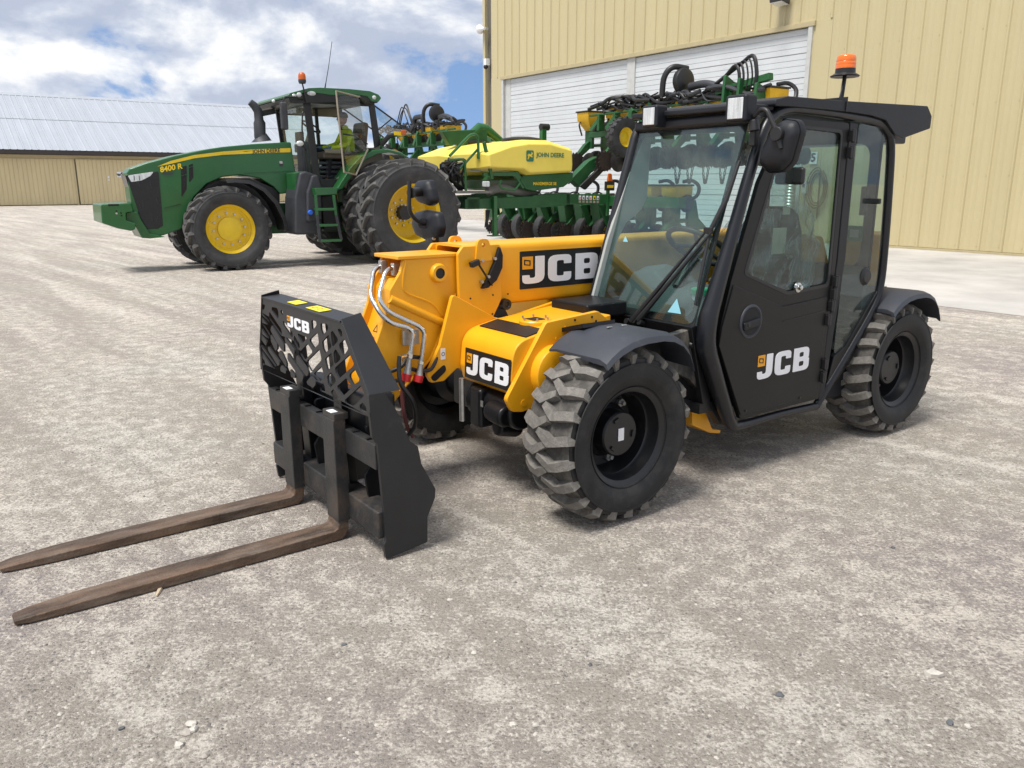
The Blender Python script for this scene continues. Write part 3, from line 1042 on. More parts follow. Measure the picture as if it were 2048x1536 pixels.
wfl = tele_wheel(FX, 0.755, 0, 0)
tele_wheel(RX, 0.755, 0, 8)
tele_wheel(FX, -0.755, 180, 5)
tele_wheel(RX, -0.755, 180, 12)
MB().box((0.0, 0.0825, 0.0), (0.034, 0.003, 0.058)).build('sticker', M['white_print'], wfl)

# chassis
mb = MB()
mb.box((-1.2, -0.05, 0.45), (1.9, 0.66, 0.30))
mb.box((-0.08, 0.10, 0.46), (0.50, 0.60, 0.20))
mb.tube([(0.0, -0.2, 0.43), (0.0, 0.52, 0.43)], 0.115, 20)
mb.tube([(0.16, 0.05, 0.45), (0.16, 0.42, 0.44)], [0.10, 0.085], 18)
mb.cyl((FX, -0.66, HUBZ), (FX, 0.66, HUBZ), 0.085, 16)
mb.cyl((RX, -0.66, HUBZ), (RX, 0.66, HUBZ), 0.085, 16)
mb.box((0.18, 0.16, 0.43), (0.18, 0.10, 0.20))
mb.cyl((0.24, 0.26, 0.44), (0.24, 0.40, 0.43), 0.055, 14)
mb.cyl((0.10, 0.30, 0.33), (0.24, 0.30, 0.36), 0.045, 12)
mb.build('chassis', M['tele_black'], tele, 0.02)
for yy in (0.63, -0.63):
    for xx in (FX, RX):
        MB().lathe([(0.0, 0.09), (0.10, 0.09), (0.145, 0.05), (0.15, -0.07), (0.09, -0.09), (0.0, -0.09)], 'y', (xx, yy * 0.93, HUBZ), 24).build('axle_hub', M['tele_black'], tele)
# yellow left frame plate, hood and inner plate
pl = T.side(0.47, (1012, 800), (1070, 688), (1092, 645), (1196, 622), (1218, 640), (1246, 720), (1246, 800), (1130, 792), (1075, 812), (1045, 824), (1024, 824))
MB().prism(rounded(pl, 0.03), 'y', 0.445, 0.472).build('frame_plate', M['tele_yellow'], tele, 0.004)
p = at(1052, 795, 1, 0.473)
for q, r_ in (((1048, 806), 0.017), ((1073, 664), 0.0), ((1131, 655), 0.007), ((1150, 640), 0.006), ((1184, 634), 0.006), ((1192, 642), 0.006), ((1166, 650), 0.006), ((1113, 677), 0.007), ((1068, 752), 0.009)):
    if r_:
        c = at(q[0], q[1], 1, 0.473)
        MB().cyl((c.x, 0.472, c.z), (c.x, 0.4745, c.z), r_, 10).build('bolt_hole', M['black_print'] if r_ < 0.0065 else M['tele_yellow'], tele)
MB().lathe([(0.0, 0.05), (0.10, 0.05), (0.125, 0.04), (0.13, 0.0), (0.13, -0.05)], 'y', (at(1112, 745, 1, 0.50).x, 0.48, at(1112, 745, 1, 0.50).z), 28).build('axle_pivot', M['tele_yellow'], tele, 0.004)
hood = rounded([(0.14, 0.50, 0.02), (0.238, 0.545, 0.03), (0.258, 0.62, 0.06), (0.240, 0.79, 0.14), (0.04, 0.830, 0.12), (-0.36, 0.868, 0.01), (-0.36, 0.50, 0.01)], 0.02, 6)
MB().prism(hood, 'y', 0.014, 0.4445).build('front_hood', M['tele_yellow'], tele, 0.01)
ts = [(0.160, 0.8075), (0.105, 0.8185), (0.05, 0.8300)]
MB().prism(ts + [(x_, z_ + 0.005) for x_, z_ in reversed(ts)], 'y', 0.05, 0.43).build('grip_tape', M['black_print'], tele)
fc = at(1046, 644, 2, 0.848) + Vector((-0.075, 0.0, 0))
MB().lathe([(0.0, 0.006), (0.075, 0.006), (0.08, 0.0), (0.08, -0.02)], 'z', (fc.x, fc.y, 0.848), 24).build('filler_plate', M['tele_yellow'], tele)
MB().box((fc.x, fc.y, 0.856), (0.07, 0.07, 0.004)).build('filler_hatch', M['black_print'], tele)
for k in range(6):
    a = k * PI / 3
    MB().cyl((fc.x + 0.066 * math.cos(a), fc.y + 0.066 * math.sin(a), 0.857), (fc.x + 0.066 * math.cos(a), fc.y + 0.066 * math.sin(a), 0.868), 0.006, 6).build('bolt', M['zinc'], tele)
o1, o2, o3 = at(941, 758, 0, 0.3215), at(1036, 795, 0, 0.3215), at(943, 709, 0, 0.3215)
hgt = 0.118
logo(tele, (0.2610, 0.085, 0.588), Vector((0, 1, 0)) * 0.156, Vector((-0.055, 0, 1)) * 0.104, plate=(-0.12, 2.29, -0.20, 1.22), name='hood_logo')
ip = T.side(0.01, (905, 588), (1000, 640), (1130, 596), (1130, 700), (940, 752), (915, 735), (888, 762), (862, 766), (853, 750), (880, 690))
MB().prism(rounded(ip, 0.02), 'y', -0.012, 0.012).build('inner_frame', M['tele_yellow'], tele, 0.004)
c = at(872, 748, 1, 0.012)
MB().prism(rounded([(c.x - 0.05, c.z + 0.045), (c.x + 0.035, c.z - 0.012), (c.x + 0.01, c.z - 0.04), (c.x - 0.06, c.z + 0.01)], 0.02), 'y', 0.0125, 0.0145).build('lightening_hole', M['black_print'], tele)
c = at(886, 708, 1, 0.013)
lb = MB().box((c.x, 0.0135, c.z), (0.026, 0.002, 0.055)).build('label', M['white_print'], tele)
MB().lathe([(0.007, 0.0), (0.010, 0.0)], 'y', (c.x, 0.0152, c.z), 16).build('label_mark', M['black_print'], lb)
MB().box((-0.44, 0.19, 0.868), (0.28, 0.29, 0.075)).build('cowl_box', M['tele_black'], tele, 0.012)
# right-hand engine pod and rear frame
MB().prism(rounded([(-0.7, 0.5), (-0.55, 0.95), (-1.9, 1.08), (-2.3, 0.95), (-2.3, 0.5)], 0.06), 'y', -0.88, -0.34).build('engine_cover', M['tele_yellow'], tele, 0.02)
rr = rounded([(-1.95, 0.45), (-1.98, 1.04), (-2.12, 1.19), (-2.34, 1.17), (-2.46, 0.95), (-2.44, 0.45)], 0.05)
MB().prism(rr, 'y', 0.02, 0.30).build('rear_frame', M['tele_yellow'], tele, 0.012)
MB().prism(rr, 'y', -0.33, -0.305).build('rear_frame', M['tele_yellow'], tele, 0.006)
rk = T.side(0.62, (1762, 470), (1775, 462), (1766, 590), (1752, 600))
MB().prism(rk, 'y', 0.30, 0.62).build('counterweight', M['tele_yellow'], tele, 0.012)

# boom
bx = [(-0.298, 0.886), (-0.032, 0.886), (-0.032, 1.203), (-0.298, 1.203)]
bm_o = rounded(bx, 0.03, 3)
bm_i = rounded([(-0.285, 0.90), (-0.045, 0.90), (-0.045, 1.19), (-0.285, 1.19)], 0.022, 3)
n_ = len(bm_o)
mb = MB()
ro = [[(x_, y_, z_) for y_, z_ in bm_o] for x_ in (-2.32, 0.195)]
ri = [[(x_, y_, z_) for y_, z_ in bm_i] for x_ in (0.195, -2.2)]
mb.loft(ro + ri, caps=False)
mb.raw([p for p in ro[0]], [tuple(range(n_))])
boom = mb.build('boom', M['tele_yellow'], tele, fix=True)
ear = rounded(T.side(-0.012, (916, 508), (926, 493), (1001, 488), (1004, 597), (986, 636), (937, 641), (919, 624)), 0.02)
MB().prism(ear, 'y', -0.034, -0.012).build('nose_plate', M['tele_yellow'], boom, 0.004)
ear2 = [(x_, z_) for x_, z_ in ear]
MB().prism(ear2, 'y', -0.318, -0.296).build('nose_plate', M['tele_yellow'], boom, 0.004)
for q, yy in (((961, 497), -0.022), ((906, 490), -0.307)):
    c = at(q[0], q[1], 1, yy)
    eye = rounded([(c.x - 0.055, c.z - 0.06), (c.x + 0.045, c.z - 0.06), (c.x + 0.030, c.z + 0.048, 0.03), (c.x - 0.036, c.z + 0.048, 0.03)], 0.01)
    hole = [(c.x - 0.003 + 0.011 * math.cos(k * PI / 6), c.z + 0.018 + 0.011 * math.sin(k * PI / 6)) for k in range(12)]
    flat('lifting_eye', [eye, hole], M['tele_yellow'], boom, (0, yy + 0.014, 0), (1, 0, 0), (0, 0, 1), 0.018)
# black gauge quadrant with its pointer
gq = rounded(T.side(0.0, (998, 492), (1004, 510), (1003, 535), (992, 560), (975, 575), (962, 578), (975, 555), (988, 525)), 0.004)
MB().prism(gq, 'y', -0.012, 0.010).build('angle_gauge', M['cab_plastic'], boom, 0.003)
g1, g2 = at(957, 528, 1, 0.016), at(984, 571, 1, 0.016)
MB().bar(g1, g2, 0.006, 0.014, (0, 1, 0)).build('gauge_pointer', M['hose'], boom, 0.002)
g3 = at(946, 527, 1, 0.02)
MB().box((g3.x - 0.01, 0.02, g3.z), (0.05, 0.03, 0.028), Matrix.Rotation(0.3, 3, 'Y')).build('gauge_knob', M['hose'], boom, 0.004)
for q in ((962, 521), (987, 517), (974, 553), (961, 563)):
    c = at(q[0], q[1], 1, -0.008)
    MB().cyl((c.x, -0.012, c.z), (c.x, 0.012, c.z), 0.008, 8).build('bolt', M['zinc'], boom)
c = at(1008, 608, 1, -0.03)
MB().lathe([(0.0, 0.02), (0.012, 0.02), (0.016, 0.028), (0.028, 0.028), (0.030, -0.01)], 'y', (c.x, -0.03, c.z), 20).build('wear_pad_cap', M['hose'], boom)
for q in ((941, 597), (985, 628), (941, 617), (1016, 588), (986, 590)):
    c = at(q[0], q[1], 1, -0.011)
    MB().cyl((c.x, -0.013, c.z), (c.x, -0.0105, c.z), 0.005, 8).build('bolt_hole', M['black_print'], boom)
l1 = at(1045, 571, 1, -0.030)
hh = 0.142
logo(boom, (at(1044, 571, 1, -0.03).x, -0.0305, 0.985), Vector((-0.238, 0, 0)), Vector((0, 0, hh)), plate=(-0.06, 2.32, -0.19, 1.20), name='boom_logo')
# inner boom and head
MB().box((0.02, -0.165, 1.045), (0.80, 0.215, 0.205)).build('inner_boom', M['tele_yellow'], boom, 0.012)
hd = T.side(-0.052, (806, 519), (914, 512.5), (917, 586), (905, 598), (890, 662), (870, 712), (852, 733), (802, 786), (788, 806), (752, 828), (724, 826), (716, 800), (724, 770), (777, 613), (779, 581), (800, 545))
hd = rounded(hd, 0.012, 3)
for ya, yb in ((-0.072, -0.050), (-0.282, -0.260)):
    MB().prism(hd, 'y', ya, yb).build('boom_head', M['tele_yellow'], boom, 0.005)
fr = T.side(-0.075, (800, 560), (788, 581), (786, 613), (735, 772), (729, 800), (790, 800), (850, 725), (880, 660), (900, 590), (905, 550))
MB().prism(rounded(fr, 0.01), 'y', -0.262, -0.070).build('head_core', M['tele_yellow'], boom)
hx = [p_[0] for p_ in hd]
tz = max(p_[1] for p_ in hd)
MB().box((at(860, 516, 1, -0.05).x + 0.005, -0.166, tz + 0.008), (0.345, 0.245, 0.018)).build('head_cap', M['tele_yellow'], boom, 0.004)
c = at(876, 546, 1, -0.05)
MB().lathe([(0.0, 0.012), (0.024, 0.012), (0.026, 0.018)], 'y', (c.x, -0.046, c.z), 20).build('pin_cap', M['hose'], boom)
MB().lathe([(0.026, 0.020), (0.040, 0.020), (0.048, 0.004), (0.05, -0.006)], 'y', (c.x, -0.048, c.z), 24).build('pin_boss', M['tele_yellow'], boom)
a_, b_ = at(780, 598, 1, -0.05), at(884, 645, 1, -0.05)
MB().tube([(a_.x, -0.052, a_.z), (b_.x, -0.052, b_.z)], 0.020, 12).build('head_rib', M['tele_yellow'], boom)
wp = [at(*q, 1, -0.048) for q in ((812, 520), (806, 560), (812, 585), (862, 606), (885, 632))]
MB().tube(spline([(p_.x, -0.050, p_.z) for p_ in wp], 5), 0.005, 6).build('weld_bead', M['tele_yellow'], boom)
wp = [at(*q, 1, -0.048) for q in ((912, 588), (900, 612), (884, 660), (864, 712), (846, 735), (800, 783))]
MB().tube(spline([(p_.x, -0.052, p_.z) for p_ in wp], 5), 0.007, 6).build('edge_roll', M['tele_yellow'], boom)
# sloping front label
q0, q1 = at(735, 665, 1, -0.16), at(758, 700, 1, -0.16)
def on_front(px, py, off=0.0):
    # on the sloping front face of the head core
    a0 = Vector((fr[2][0], 0, fr[2][1])); a1 = Vector((fr[3][0], 0, fr[3][1]))
    d_ = (a1 - a0).normalized()
    nrm = Vector((-d_.z, 0, d_.x))
    if nrm.x < 0: nrm = -nrm
    W_ = T.m @ nrm
    dd = ray(px, py)
    P0 = T.wor(a0 + nrm * off)
    return T.loc(CO + dd * ((P0 - CO).dot(W_) / dd.dot(W_))), nrm, d_
lp, nr, dn = on_front(752, 655, 0.003)
lpb, _, _ = on_front(745, 685, 0.003)
lab = flat('warning_label', [[(-0.030, -0.065), (0.030, -0.065), (0.030, 0.065), (-0.030, 0.065)]], M['orange_print'], boom, (lp + lpb) / 2, Vector((0, 1, 0)), -dn, 0.002)
cc = (lp + lpb) / 2 + nr * 0.002
ringo = [(0.022 * math.cos(k * PI / 10), 0.022 * math.sin(k * PI / 10) - 0.03) for k in range(20)]
ringi = [(0.017 * math.cos(k * PI / 10), 0.017 * math.sin(k * PI / 10) - 0.03) for k in range(20)]
flat('ban_ring', [ringo, ringi], M['red_print'], lab, cc, Vector((0, 1, 0)), -dn, 0.001)
flat('ban_bar', [[(-0.016, -0.014), (-0.012, -0.011), (0.015, -0.046), (0.011, -0.049)]], M['red_print'], lab, cc + nr * 0.0006, Vector((0, 1, 0)), -dn, 0.001)
flat('warning_triangle', [[(-0.022, 0.016), (0.022, 0.016), (0.0, 0.054)], [(-0.016, 0.0195), (0.016, 0.0195), (0.0, 0.047)]], M['black_print'], lab, cc, Vector((0, 1, 0)), -dn, 0.001)
# chrome pipes, couplers, hoses
def tpath(pts):
    return [at(x_, y_, 1, yy) for x_, y_, yy in pts]
z1 = lambda x_, y_, yy: (480 + x_ * 0.29297, 440 + y_ * 0.29297, yy)
pp = tpath([z1(985, 320, -0.20), z1(945, 318, -0.20), z1(912, 350, -0.19), z1(888, 520, -0.10), z1(965, 650, -0.02), z1(1030, 705, 0.0), z1(1150, 735, 0.01), z1(1183, 770, 0.02), z1(1165, 895, 0.02)])
MB().tube(bendy(pp, 0.04, 5), 0.0115, 12).build('hydraulic_pipe', M['chrome'], boom)
pp = tpath([z1(1075, 335, -0.12), z1(1030, 325, -0.12), z1(990, 360, -0.11), z1(945, 530, -0.06), z1(1000, 620, -0.02), z1(1100, 668, -0.01), z1(1225, 725, 0.01), z1(1262, 770, 0.02), z1(1238, 950, 0.02)])
MB().tube(bendy(pp, 0.04, 5), 0.0115, 12).build('hydraulic_pipe', M['chrome'], boom)
for q in ((975, 318, -0.20), (1060, 335, -0.12)):
    c = at(*z1(*q)[:2], 1, q[2])
    MB().box(c, (0.035, 0.03, 0.06)).build('pipe_clamp', M['zinc'], boom, 0.004)
c = at(*z1(1165, 800, 0)[:2], 1, -0.02)
MB().box((c.x, -0.022, c.z), (0.09, 0.02, 0.075)).build('coupler_bracket', M['zinc'], boom, 0.004)
for q0, q1, q2 in (((1165, 895), (1140, 1050), (1128, 1100)), ((1238, 950), (1222, 1060), (1210, 1105))):
    a_, b_, c_ = (at(*z1(*q, 0)[:2], 1, 0.02) for q in (q0, q1, q2))
    md = a_.lerp(b_, 0.45)
    MB().tube([a_, md, md, b_], [0.013, 0.013, 0.020, 0.020], 12).build('coupler', M['zinc'], boom)
    MB().tube([a_.lerp(b_, 0.12), a_.lerp(b_, 0.30)], 0.018, 6).build('coupler_nut', M['chrome'], boom)
    MB().tube([b_, c_], [0.025, 0.024], 14).build('dust_cap', M['red_plastic'], boom)
pp = tpath([z1(1090, 930, 0.03), z1(1085, 1010, 0.04), z1(1100, 1120, 0.06), z1(1180, 1240, 0.08), z1(1200, 1350, 0.06), z1(1180, 1430, 0.02), z1(1120, 1490, -0.05)])
MB().tube(spline(pp, 8), 0.011, 10).build('hydraulic_hose', M['hose'], boom)
pp = tpath([z1(1112, 1100, 0.02), z1(1108, 1200, 0.02), z1(1120, 1320, 0.02), z1(1145, 1420, 0.0), z1(1180, 1480, -0.02)])
M['hose_red'] = mat('hose_red', (0.11, 0.03, 0.03), 0.5)
MB().tube(spline(pp, 6), 0.010, 10).build('hydraulic_hose', M['hose_red'], boom)
for k, (s0, s1) in enumerate((((1240, 940), (930, 1070)), ((1230, 1035), (940, 1085)))):
    m0 = ((s0[0] + s1[0]) / 2, max(s0[1], s1[1]) - (60 if k == 0 else -10))
    pp = tpath([z1(*s0, 0.0), z1(s0[0] - 80, s0[1] + (0 if k == 0 else -15), 0.01), z1(*m0, 0.0), z1(*s1, -0.03), z1(s1[0] - 30, s1[1] + 40, -0.10)])
    MB().tube(spline(pp, 6), 0.010, 8).build('hydraulic_hose', M['hose'], boom)
pp = tpath([z1(1240, 1030, 0.01), z1(1300, 1020, 0.015), z1(1335, 960, 0.01), z1(1345, 900, -0.01)])
MB().tube(spline(pp, 6), 0.010, 8).build('hydraulic_hose', M['hose'], boom)
a_ = at(*z1(1095, 935, 0)[:2], 1, 0.03)
MB().tube([at(*z1(1130, 930, 0)[:2], 1, 0.02), a_, at(*z1(1088, 985, 0)[:2], 1, 0.032)], 0.011, 8).build('elbow', M['chrome'], boom)

# fork carriage
CY = 0.60
cn = T.side(CY, (742, 842), (737, 790), (768, 785), (790, 815), (820, 882), (836, 893), (843, 928), (871, 978), (870, 996), (855, 1034), (855, 1084), (773, 1119), (768, 1090), (773, 1083), (768, 1022), (755, 888), (745, 876), (739, 823))
car = MB().prism(rounded(cn, 0.008), 'y', CY - 0.018, CY).build('fork_carriage', M['carriage_black'], tele, 0.003)
MB().prism(rounded(cn, 0.008), 'y', -CY, -CY + 0.018).build('side_plate', M['carriage_black'], car, 0.003)
XG = cn[0][0]
G1 = Vector((XG, 0, cn[0][1]))
ZBEND = cn[1][1]
GD, GN = Vector((0, 0, 1)), Vector((1, 0, 0))


def on_guard(px, py):
    W_ = T.m @ GN
    dd = ray(px, py)
    P0 = T.wor(G1)
    q = T.loc(CO + dd * ((P0 - CO).dot(W_) / dd.dot(W_)))
    return (q.y, (q - G1).dot(GD))


zA = lambda x_, y_: (500 + x_ * 0.182292, 570 + y_ * 0.182292)
holes = [
    [(125, 210), (165, 215), (160, 250), (145, 280), (125, 250)], [(120, 290), (200, 400), (195, 445), (125, 350)],
    [(118, 400), (205, 540), (208, 600), (115, 460)], [(108, 515), (185, 620), (175, 670), (110, 580)],
    [(100, 625), (275, 890), (275, 920), (240, 905), (105, 690)], [(120, 780), (165, 840), (165, 875), (125, 850), (115, 800)],
    [(200, 670), (320, 840), (325, 870), (305, 890), (195, 710)], [(240, 240), (295, 250), (310, 290), (315, 380), (235, 275)],
    [(210, 285), (345, 490), (352, 570), (210, 370)], [(240, 440), (370, 650), (375, 745), (330, 690), (220, 490)],
    [(222, 530), (300, 650), (300, 700), (280, 725), (230, 620)], [(325, 715), (350, 740), (400, 850), (402, 910), (310, 765)],
    [(345, 880), (395, 935), (390, 975), (335, 945), (330, 915)], [(335, 275), (355, 275), (365, 340), (335, 305)],
    [(360, 385), (465, 515), (470, 590), (365, 440)], [(380, 560), (485, 700), (490, 750), (470, 765), (385, 620)],
    [(410, 735), (490, 850), (590, 1005), (570, 1055), (410, 820)], [(435, 910), (490, 980), (495, 1025), (450, 1010)],
    [(480, 540), (545, 650), (545, 690), (525, 705), (482, 620)], [(505, 520), (615, 570), (620, 590), (572, 640)],
    [(515, 765), (640, 945), (640, 985), (615, 1003), (510, 850), (505, 800)], [(555, 725), (630, 640), (680, 720), (680, 745), (595, 830), (550, 750)],
    [(660, 590), (740, 515), (755, 620), (750, 650), (705, 695), (655, 620)], [(670, 380), (725, 400), (730, 440), (682, 505)],
    [(770, 420), (850, 430), (860, 480), (800, 550), (780, 500)], [(790, 620), (865, 540), (895, 680), (825, 750), (800, 700)],
    [(630, 830), (760, 700), (785, 820), (675, 950), (625, 860)], [(700, 970), (785, 890), (815, 1010), (760, 1065), (710, 990)],
    [(620, 1060), (670, 1000), (720, 1060), (720, 1090), (690, 1130), (630, 1090)], [(765, 1110), (810, 1070), (830, 1180), (770, 1160)],
    [(820, 810), (895, 740), (920, 870), (850, 940)], [(845, 1000), (890, 955), (940, 1030), (940, 1070), (880, 1125), (855, 1090)],
    [(885, 1170), (915, 1140), (965, 1220), (960, 1250), (900, 1220)], [(885, 520), (905, 500), (965, 590), (960, 620), (900, 690)],
    [(955, 480), (990, 480), (1015, 520), (1015, 560), (995, 570)], [(975, 650), (1035, 590), (1080, 700), (1030, 775), (985, 700)],
    [(915, 740), (940, 700), (995, 790), (990, 820), (925, 880)], [(930, 910), (1095, 760), (1140, 860), (1130, 890), (975, 1030), (940, 960)],
    [(1090, 980), (1150, 925), (1200, 1030), (1195, 1055), (1135, 1100), (1095, 1020)], [(955, 1110), (1055, 1020), (1110, 1100), (1105, 1140), (1020, 1220), (965, 1150)],
    [(1035, 1265), (1215, 1100), (1262, 1205), (1180, 1290), (1120, 1335), (1050, 1300)], [(1200, 1320), (1235, 1290), (1275, 1340), (1280, 1400), (1210, 1370)]]
gh = [rounded([on_guard(*zA(*p_)) for p_ in h_], 0.012, 3) for h_ in holes]
GTOP = 0.4
gl_ = min(p_[0] for h_ in gh for p_ in h_) - 0.022
gr_ = CY - 0.018
tl, tr, br, bl_ = (on_guard(524, 594), on_guard(684, 645), on_guard(741, 836), on_guard(521, 738))
GTOP = (tl[1] + tr[1]) / 2
outer = [(bl_[0], bl_[1]), (br[0], br[1]), (br[0], ZBEND - G1.z), (tr[0], GTOP), (tl[0], GTOP), (on_guard(519, 690))]
flat('load_guard', [outer] + gh, M['carriage_black'], car, G1 - GN * 0.004, Vector((0, 1, 0)), GD, 0.008)
print('guard holes y', gl_, max(p_[0] for h_ in gh for p_ in h_), 'h', min(p_[1] for h_ in gh for p_ in h_), max(p_[1] for h_ in gh for p_ in h_), GTOP)
tp = G1 + GD * GTOP
gy0, gy1 = tl[0], tr[0]
for e0, e1 in ((Vector((XG, 0.598, ZBEND - 0.002)), Vector((XG, tr[0], tp.z))), (Vector((XG, -0.598, ZBEND - 0.002)), Vector((XG, tl[0], tp.z)))):
    dx0, dx1 = Vector((-0.135, 0, 0)), Vector((-0.085, 0, 0.03))
    iy = Vector((0, -0.008 if e0.y > 0 else 0.008, 0))
    MB().loft([[e0 + Vector((0.004, 0, 0)), e0 + dx0, e0 + dx0 + iy, e0 + Vector((0.004, 0, 0)) + iy], [e1 + Vector((0.004, 0, 0.012)), e1 + dx1, e1 + dx1 + iy, e1 + Vector((0.004, 0, 0.012)) + iy]]).build('guard_flange', M['carriage_black'], car, 0.002)
fl = MB().box(tp + Vector((-0.045, (gy0 + gy1) / 2, 0.004)), (0.10, gy1 - gy0 - 0.02, 0.008), Matrix.Rotation(math.radians(4), 3, 'Y')).build('top_flange', M['carriage_black'], car, 0.002)
for ya, yb in ((430, 0.105), (665, 0.15)):
    c = T.at(*zA(ya, 205 if ya == 430 else 275), 2, tp.z + 0.008)
    MB().box((tp.x - 0.042, c.y, tp.z + 0.0105), (0.055, yb, 0.002), Matrix.Rotation(math.radians(4), 3, 'Y')).build('warning_sticker', M['yellow_print'], fl)
c = T.at(*zA(665, 275), 2, tp.z + 0.008)
for k in (-1, 1):
    MB().lathe([(0.010, 0.0), (0.014, 0.0)], 'z', (tp.x - 0.042, c.y + 0.028 * k - 0.01, tp.z + 0.0128), 16).build('sticker_mark', M['red_print'], fl)
ju = on_guard(*zA(418, 452)); jr = on_guard(*zA(658, 530)); jt = on_guard(*zA(452, 335))
lh = max(0.05, (jt[1] - ju[1]) * 0.92)
lw = (jr[0] - ju[0]) / 2.25
logo(car, G1 + GD * ju[1] + Vector((0, ju[0], 0)) + GN * 0.0005, Vector((0, 1, 0)) * lw, GD * lh, name='guard_logo')
# rails, posts and ribs
uz = T.side(CY, (754, 893), (760, 943))
lz = T.side(CY, (767, 1027), (773, 1080))
XF = uz[0][0]
rail = MB().box((XF - 0.022, 0, (uz[0][1] + uz[1][1]) / 2), (0.044, 2 * gr_ - 0.004, uz[0][1] - uz[1][1])).build('upper_rail', M['worn_black'], car, 0.004)
for k in range(9):
    yy = -0.5 + 0.125 * k
    MB().box((XF - 0.018, yy, uz[0][1] + 0.002), (0.030, 0.014, 0.010)).build('notch', M['black_print'], rail)
MB().box((XF - 0.05, 0, (lz[0][1] + lz[1][1]) / 2), (0.10, 2 * gr_ - 0.004, lz[0][1] - lz[1][1])).build('lower_rail', M['worn_black'], car, 0.008)
for yy in (-0.36, -0.12, 0.16, 0.40):
    zz0, zz1 = lz[0][1] - 0.01, uz[0][1] + 0.03
    rib = rounded([(XF - 0.05, zz0), (XF - 0.035, (zz0 * 2 + zz1) / 3), (XF - 0.075, (zz0 + zz1) / 2), (XF - 0.045, zz1), (XF - 0.17, zz1), (XF - 0.19, zz0)], 0.02)
    MB().prism(rib, 'y', yy - 0.008, yy + 0.008).build('rib', M['tele_black'], car, 0.002)
for yy, wdt in ((-0.25, 0.085), (0.17, 0.085)):
    b0 = Vector((XF - 0.075, yy, lz[0][1])); b1 = tp + Vector((-0.055, yy, -0.03))
    MB().bar(b0, b1, wdt, 0.04, (1, 0, 0)).build('guard_post', M['tele_black'], car, 0.004)
MB().box((XF - 0.16, -0.04, uz[0][1] - 0.04), (0.12, 0.74, 0.26)).build('quick_hitch', M['tele_black'], car, 0.02)
MB().cyl((XF - 0.15, -0.35, uz[0][1] + 0.06), (XF - 0.15, 0.30, uz[0][1] + 0.06), 0.045, 18).build('hitch_pin', M['tele_black'], car)
MB().box((XF - 0.13, 0.30, uz[0][1] + 0.05), (0.14, 0.20, 0.20)).build('hitch_hook', M['tele_black'], car, 0.02)
MB().box((XF - 0.11, 0.06, lz[0][1] + 0.10), (0.004, 0.10, 0.085)).build('data_label', M['blue_print'], car)
MB().prism([(XF - 0.12, 0.10), (XF - 0.12, 0.38), (0.80, 0.50), (0.66, 0.46), (0.70, 0.2)], 'y', -0.26, -0.07).build('hitch_link', M['tele_black'], car, 0.02)
# forks
for tipn, ylow, yhi in ((0, 0.197, 0.310), (1, -0.293, -0.180)):
    x0, xt = XF + 0.004, 2.285
    th, zt = 0.046, lz[0][1] + 0.33
    zt = uz[0][1] + 0.045
    prof = [(x0, zt), (x0 + th, zt), (x0 + th, 0.085), (x0 + th + 0.012, 0.060), (x0 + th + 0.04, 0.050), (xt - 0.45, 0.040), (xt, 0.014), (xt, 0.006), (x0 + 0.06, 0.004), (x0 + 0.02, 0.018), (x0, 0.055)]
    mb = MB()
    # blade narrows to a rounded tip
    up_ = [(x0 + th, zt), (x0 + th, 0.078), (x0 + th + 0.006, 0.058), (x0 + th + 0.022, 0.050), (xt - 0.5, 0.044), (xt - 0.20, 0.038), (xt - 0.05, 0.030), (xt, 0.024)]
    dn_ = [(x0, zt), (x0, 0.050), (x0 + 0.010, 0.020), (x0 + 0.035, 0.004), (xt - 0.5, 0.003), (xt - 0.20, 0.003), (xt - 0.05, 0.004), (xt, 0.006)]
    rings = []
    for k, (u_, d__) in enumerate(zip(up_, dn_)):
        nar = {5: 0.004, 6: 0.012, 7: 0.022}.get(k, 0.0)
        rings.append([(u_[0], ylow + nar, u_[1]), (u_[0], yhi - nar, u_[1]), (d__[0], yhi - nar, d__[1]), (d__[0], ylow + nar, d__[1])])
    mb.loft(rings)
    fk = mb.build('fork', M['fork_steel'], car, 0.006)
    MB().box((x0 - 0.003 + th / 2, (ylow + yhi) / 2, (zt + 0.085) / 2), (th + 0.010, 0.115, zt - 0.085)).build('shank_sleeve', M['worn_black'], fk, 0.004)
    MB().box((x0 + 0.01, (ylow + yhi) / 2, zt + 0.012), (0.066, 0.117, 0.030)).build('hook', M['worn_black'], fk, 0.004)
    MB().box((x0 + 0.03, (ylow + yhi) / 2 + 0.01, zt + 0.0285), (0.03, 0.05, 0.002)).build('label', M['white_print'], fk)

# ---------------------------------------------------------------- cab
YS = 0.80
M['frame_black'] = mat('frame_black', (0.008, 0.009, 0.012), 0.34, spec=0.4, var=0.15, vscale=4, dust=0.05, dscale=8, dcol=(0.2, 0.18, 0.16), coat=0.1)
def sidep(y, *q): return [at(px_, py_, 1, y) for px_, py_ in q]
cabp = [(1632, 812), (1560, 828), (1482, 850), (1462, 846), (1447, 810), (1425, 740), (1412, 690), (1416, 640), (1428, 595), (1462, 478), (1498, 350), (1526, 264), (1545, 234), (1572, 219), (1610, 219), (1700, 232), (1752, 243), (1772, 259), (1781, 290), (1777, 380), (1768, 500), (1760, 570), (1745, 615), (1700, 695), (1655, 770)]
P_ = sidep(YS, *cabp)
rad = [0.022, 0.022, 0.026, 0.032, 0.040, 0.046, 0.049, 0.048, 0.043, 0.032, 0.028, 0.027, 0.026, 0.026, 0.026, 0.025, 0.025, 0.025, 0.025, 0.025, 0.025, 0.025, 0.025, 0.026, 0.026]
sp_ = spline(P_ + [P_[0]], 4)
rs = []
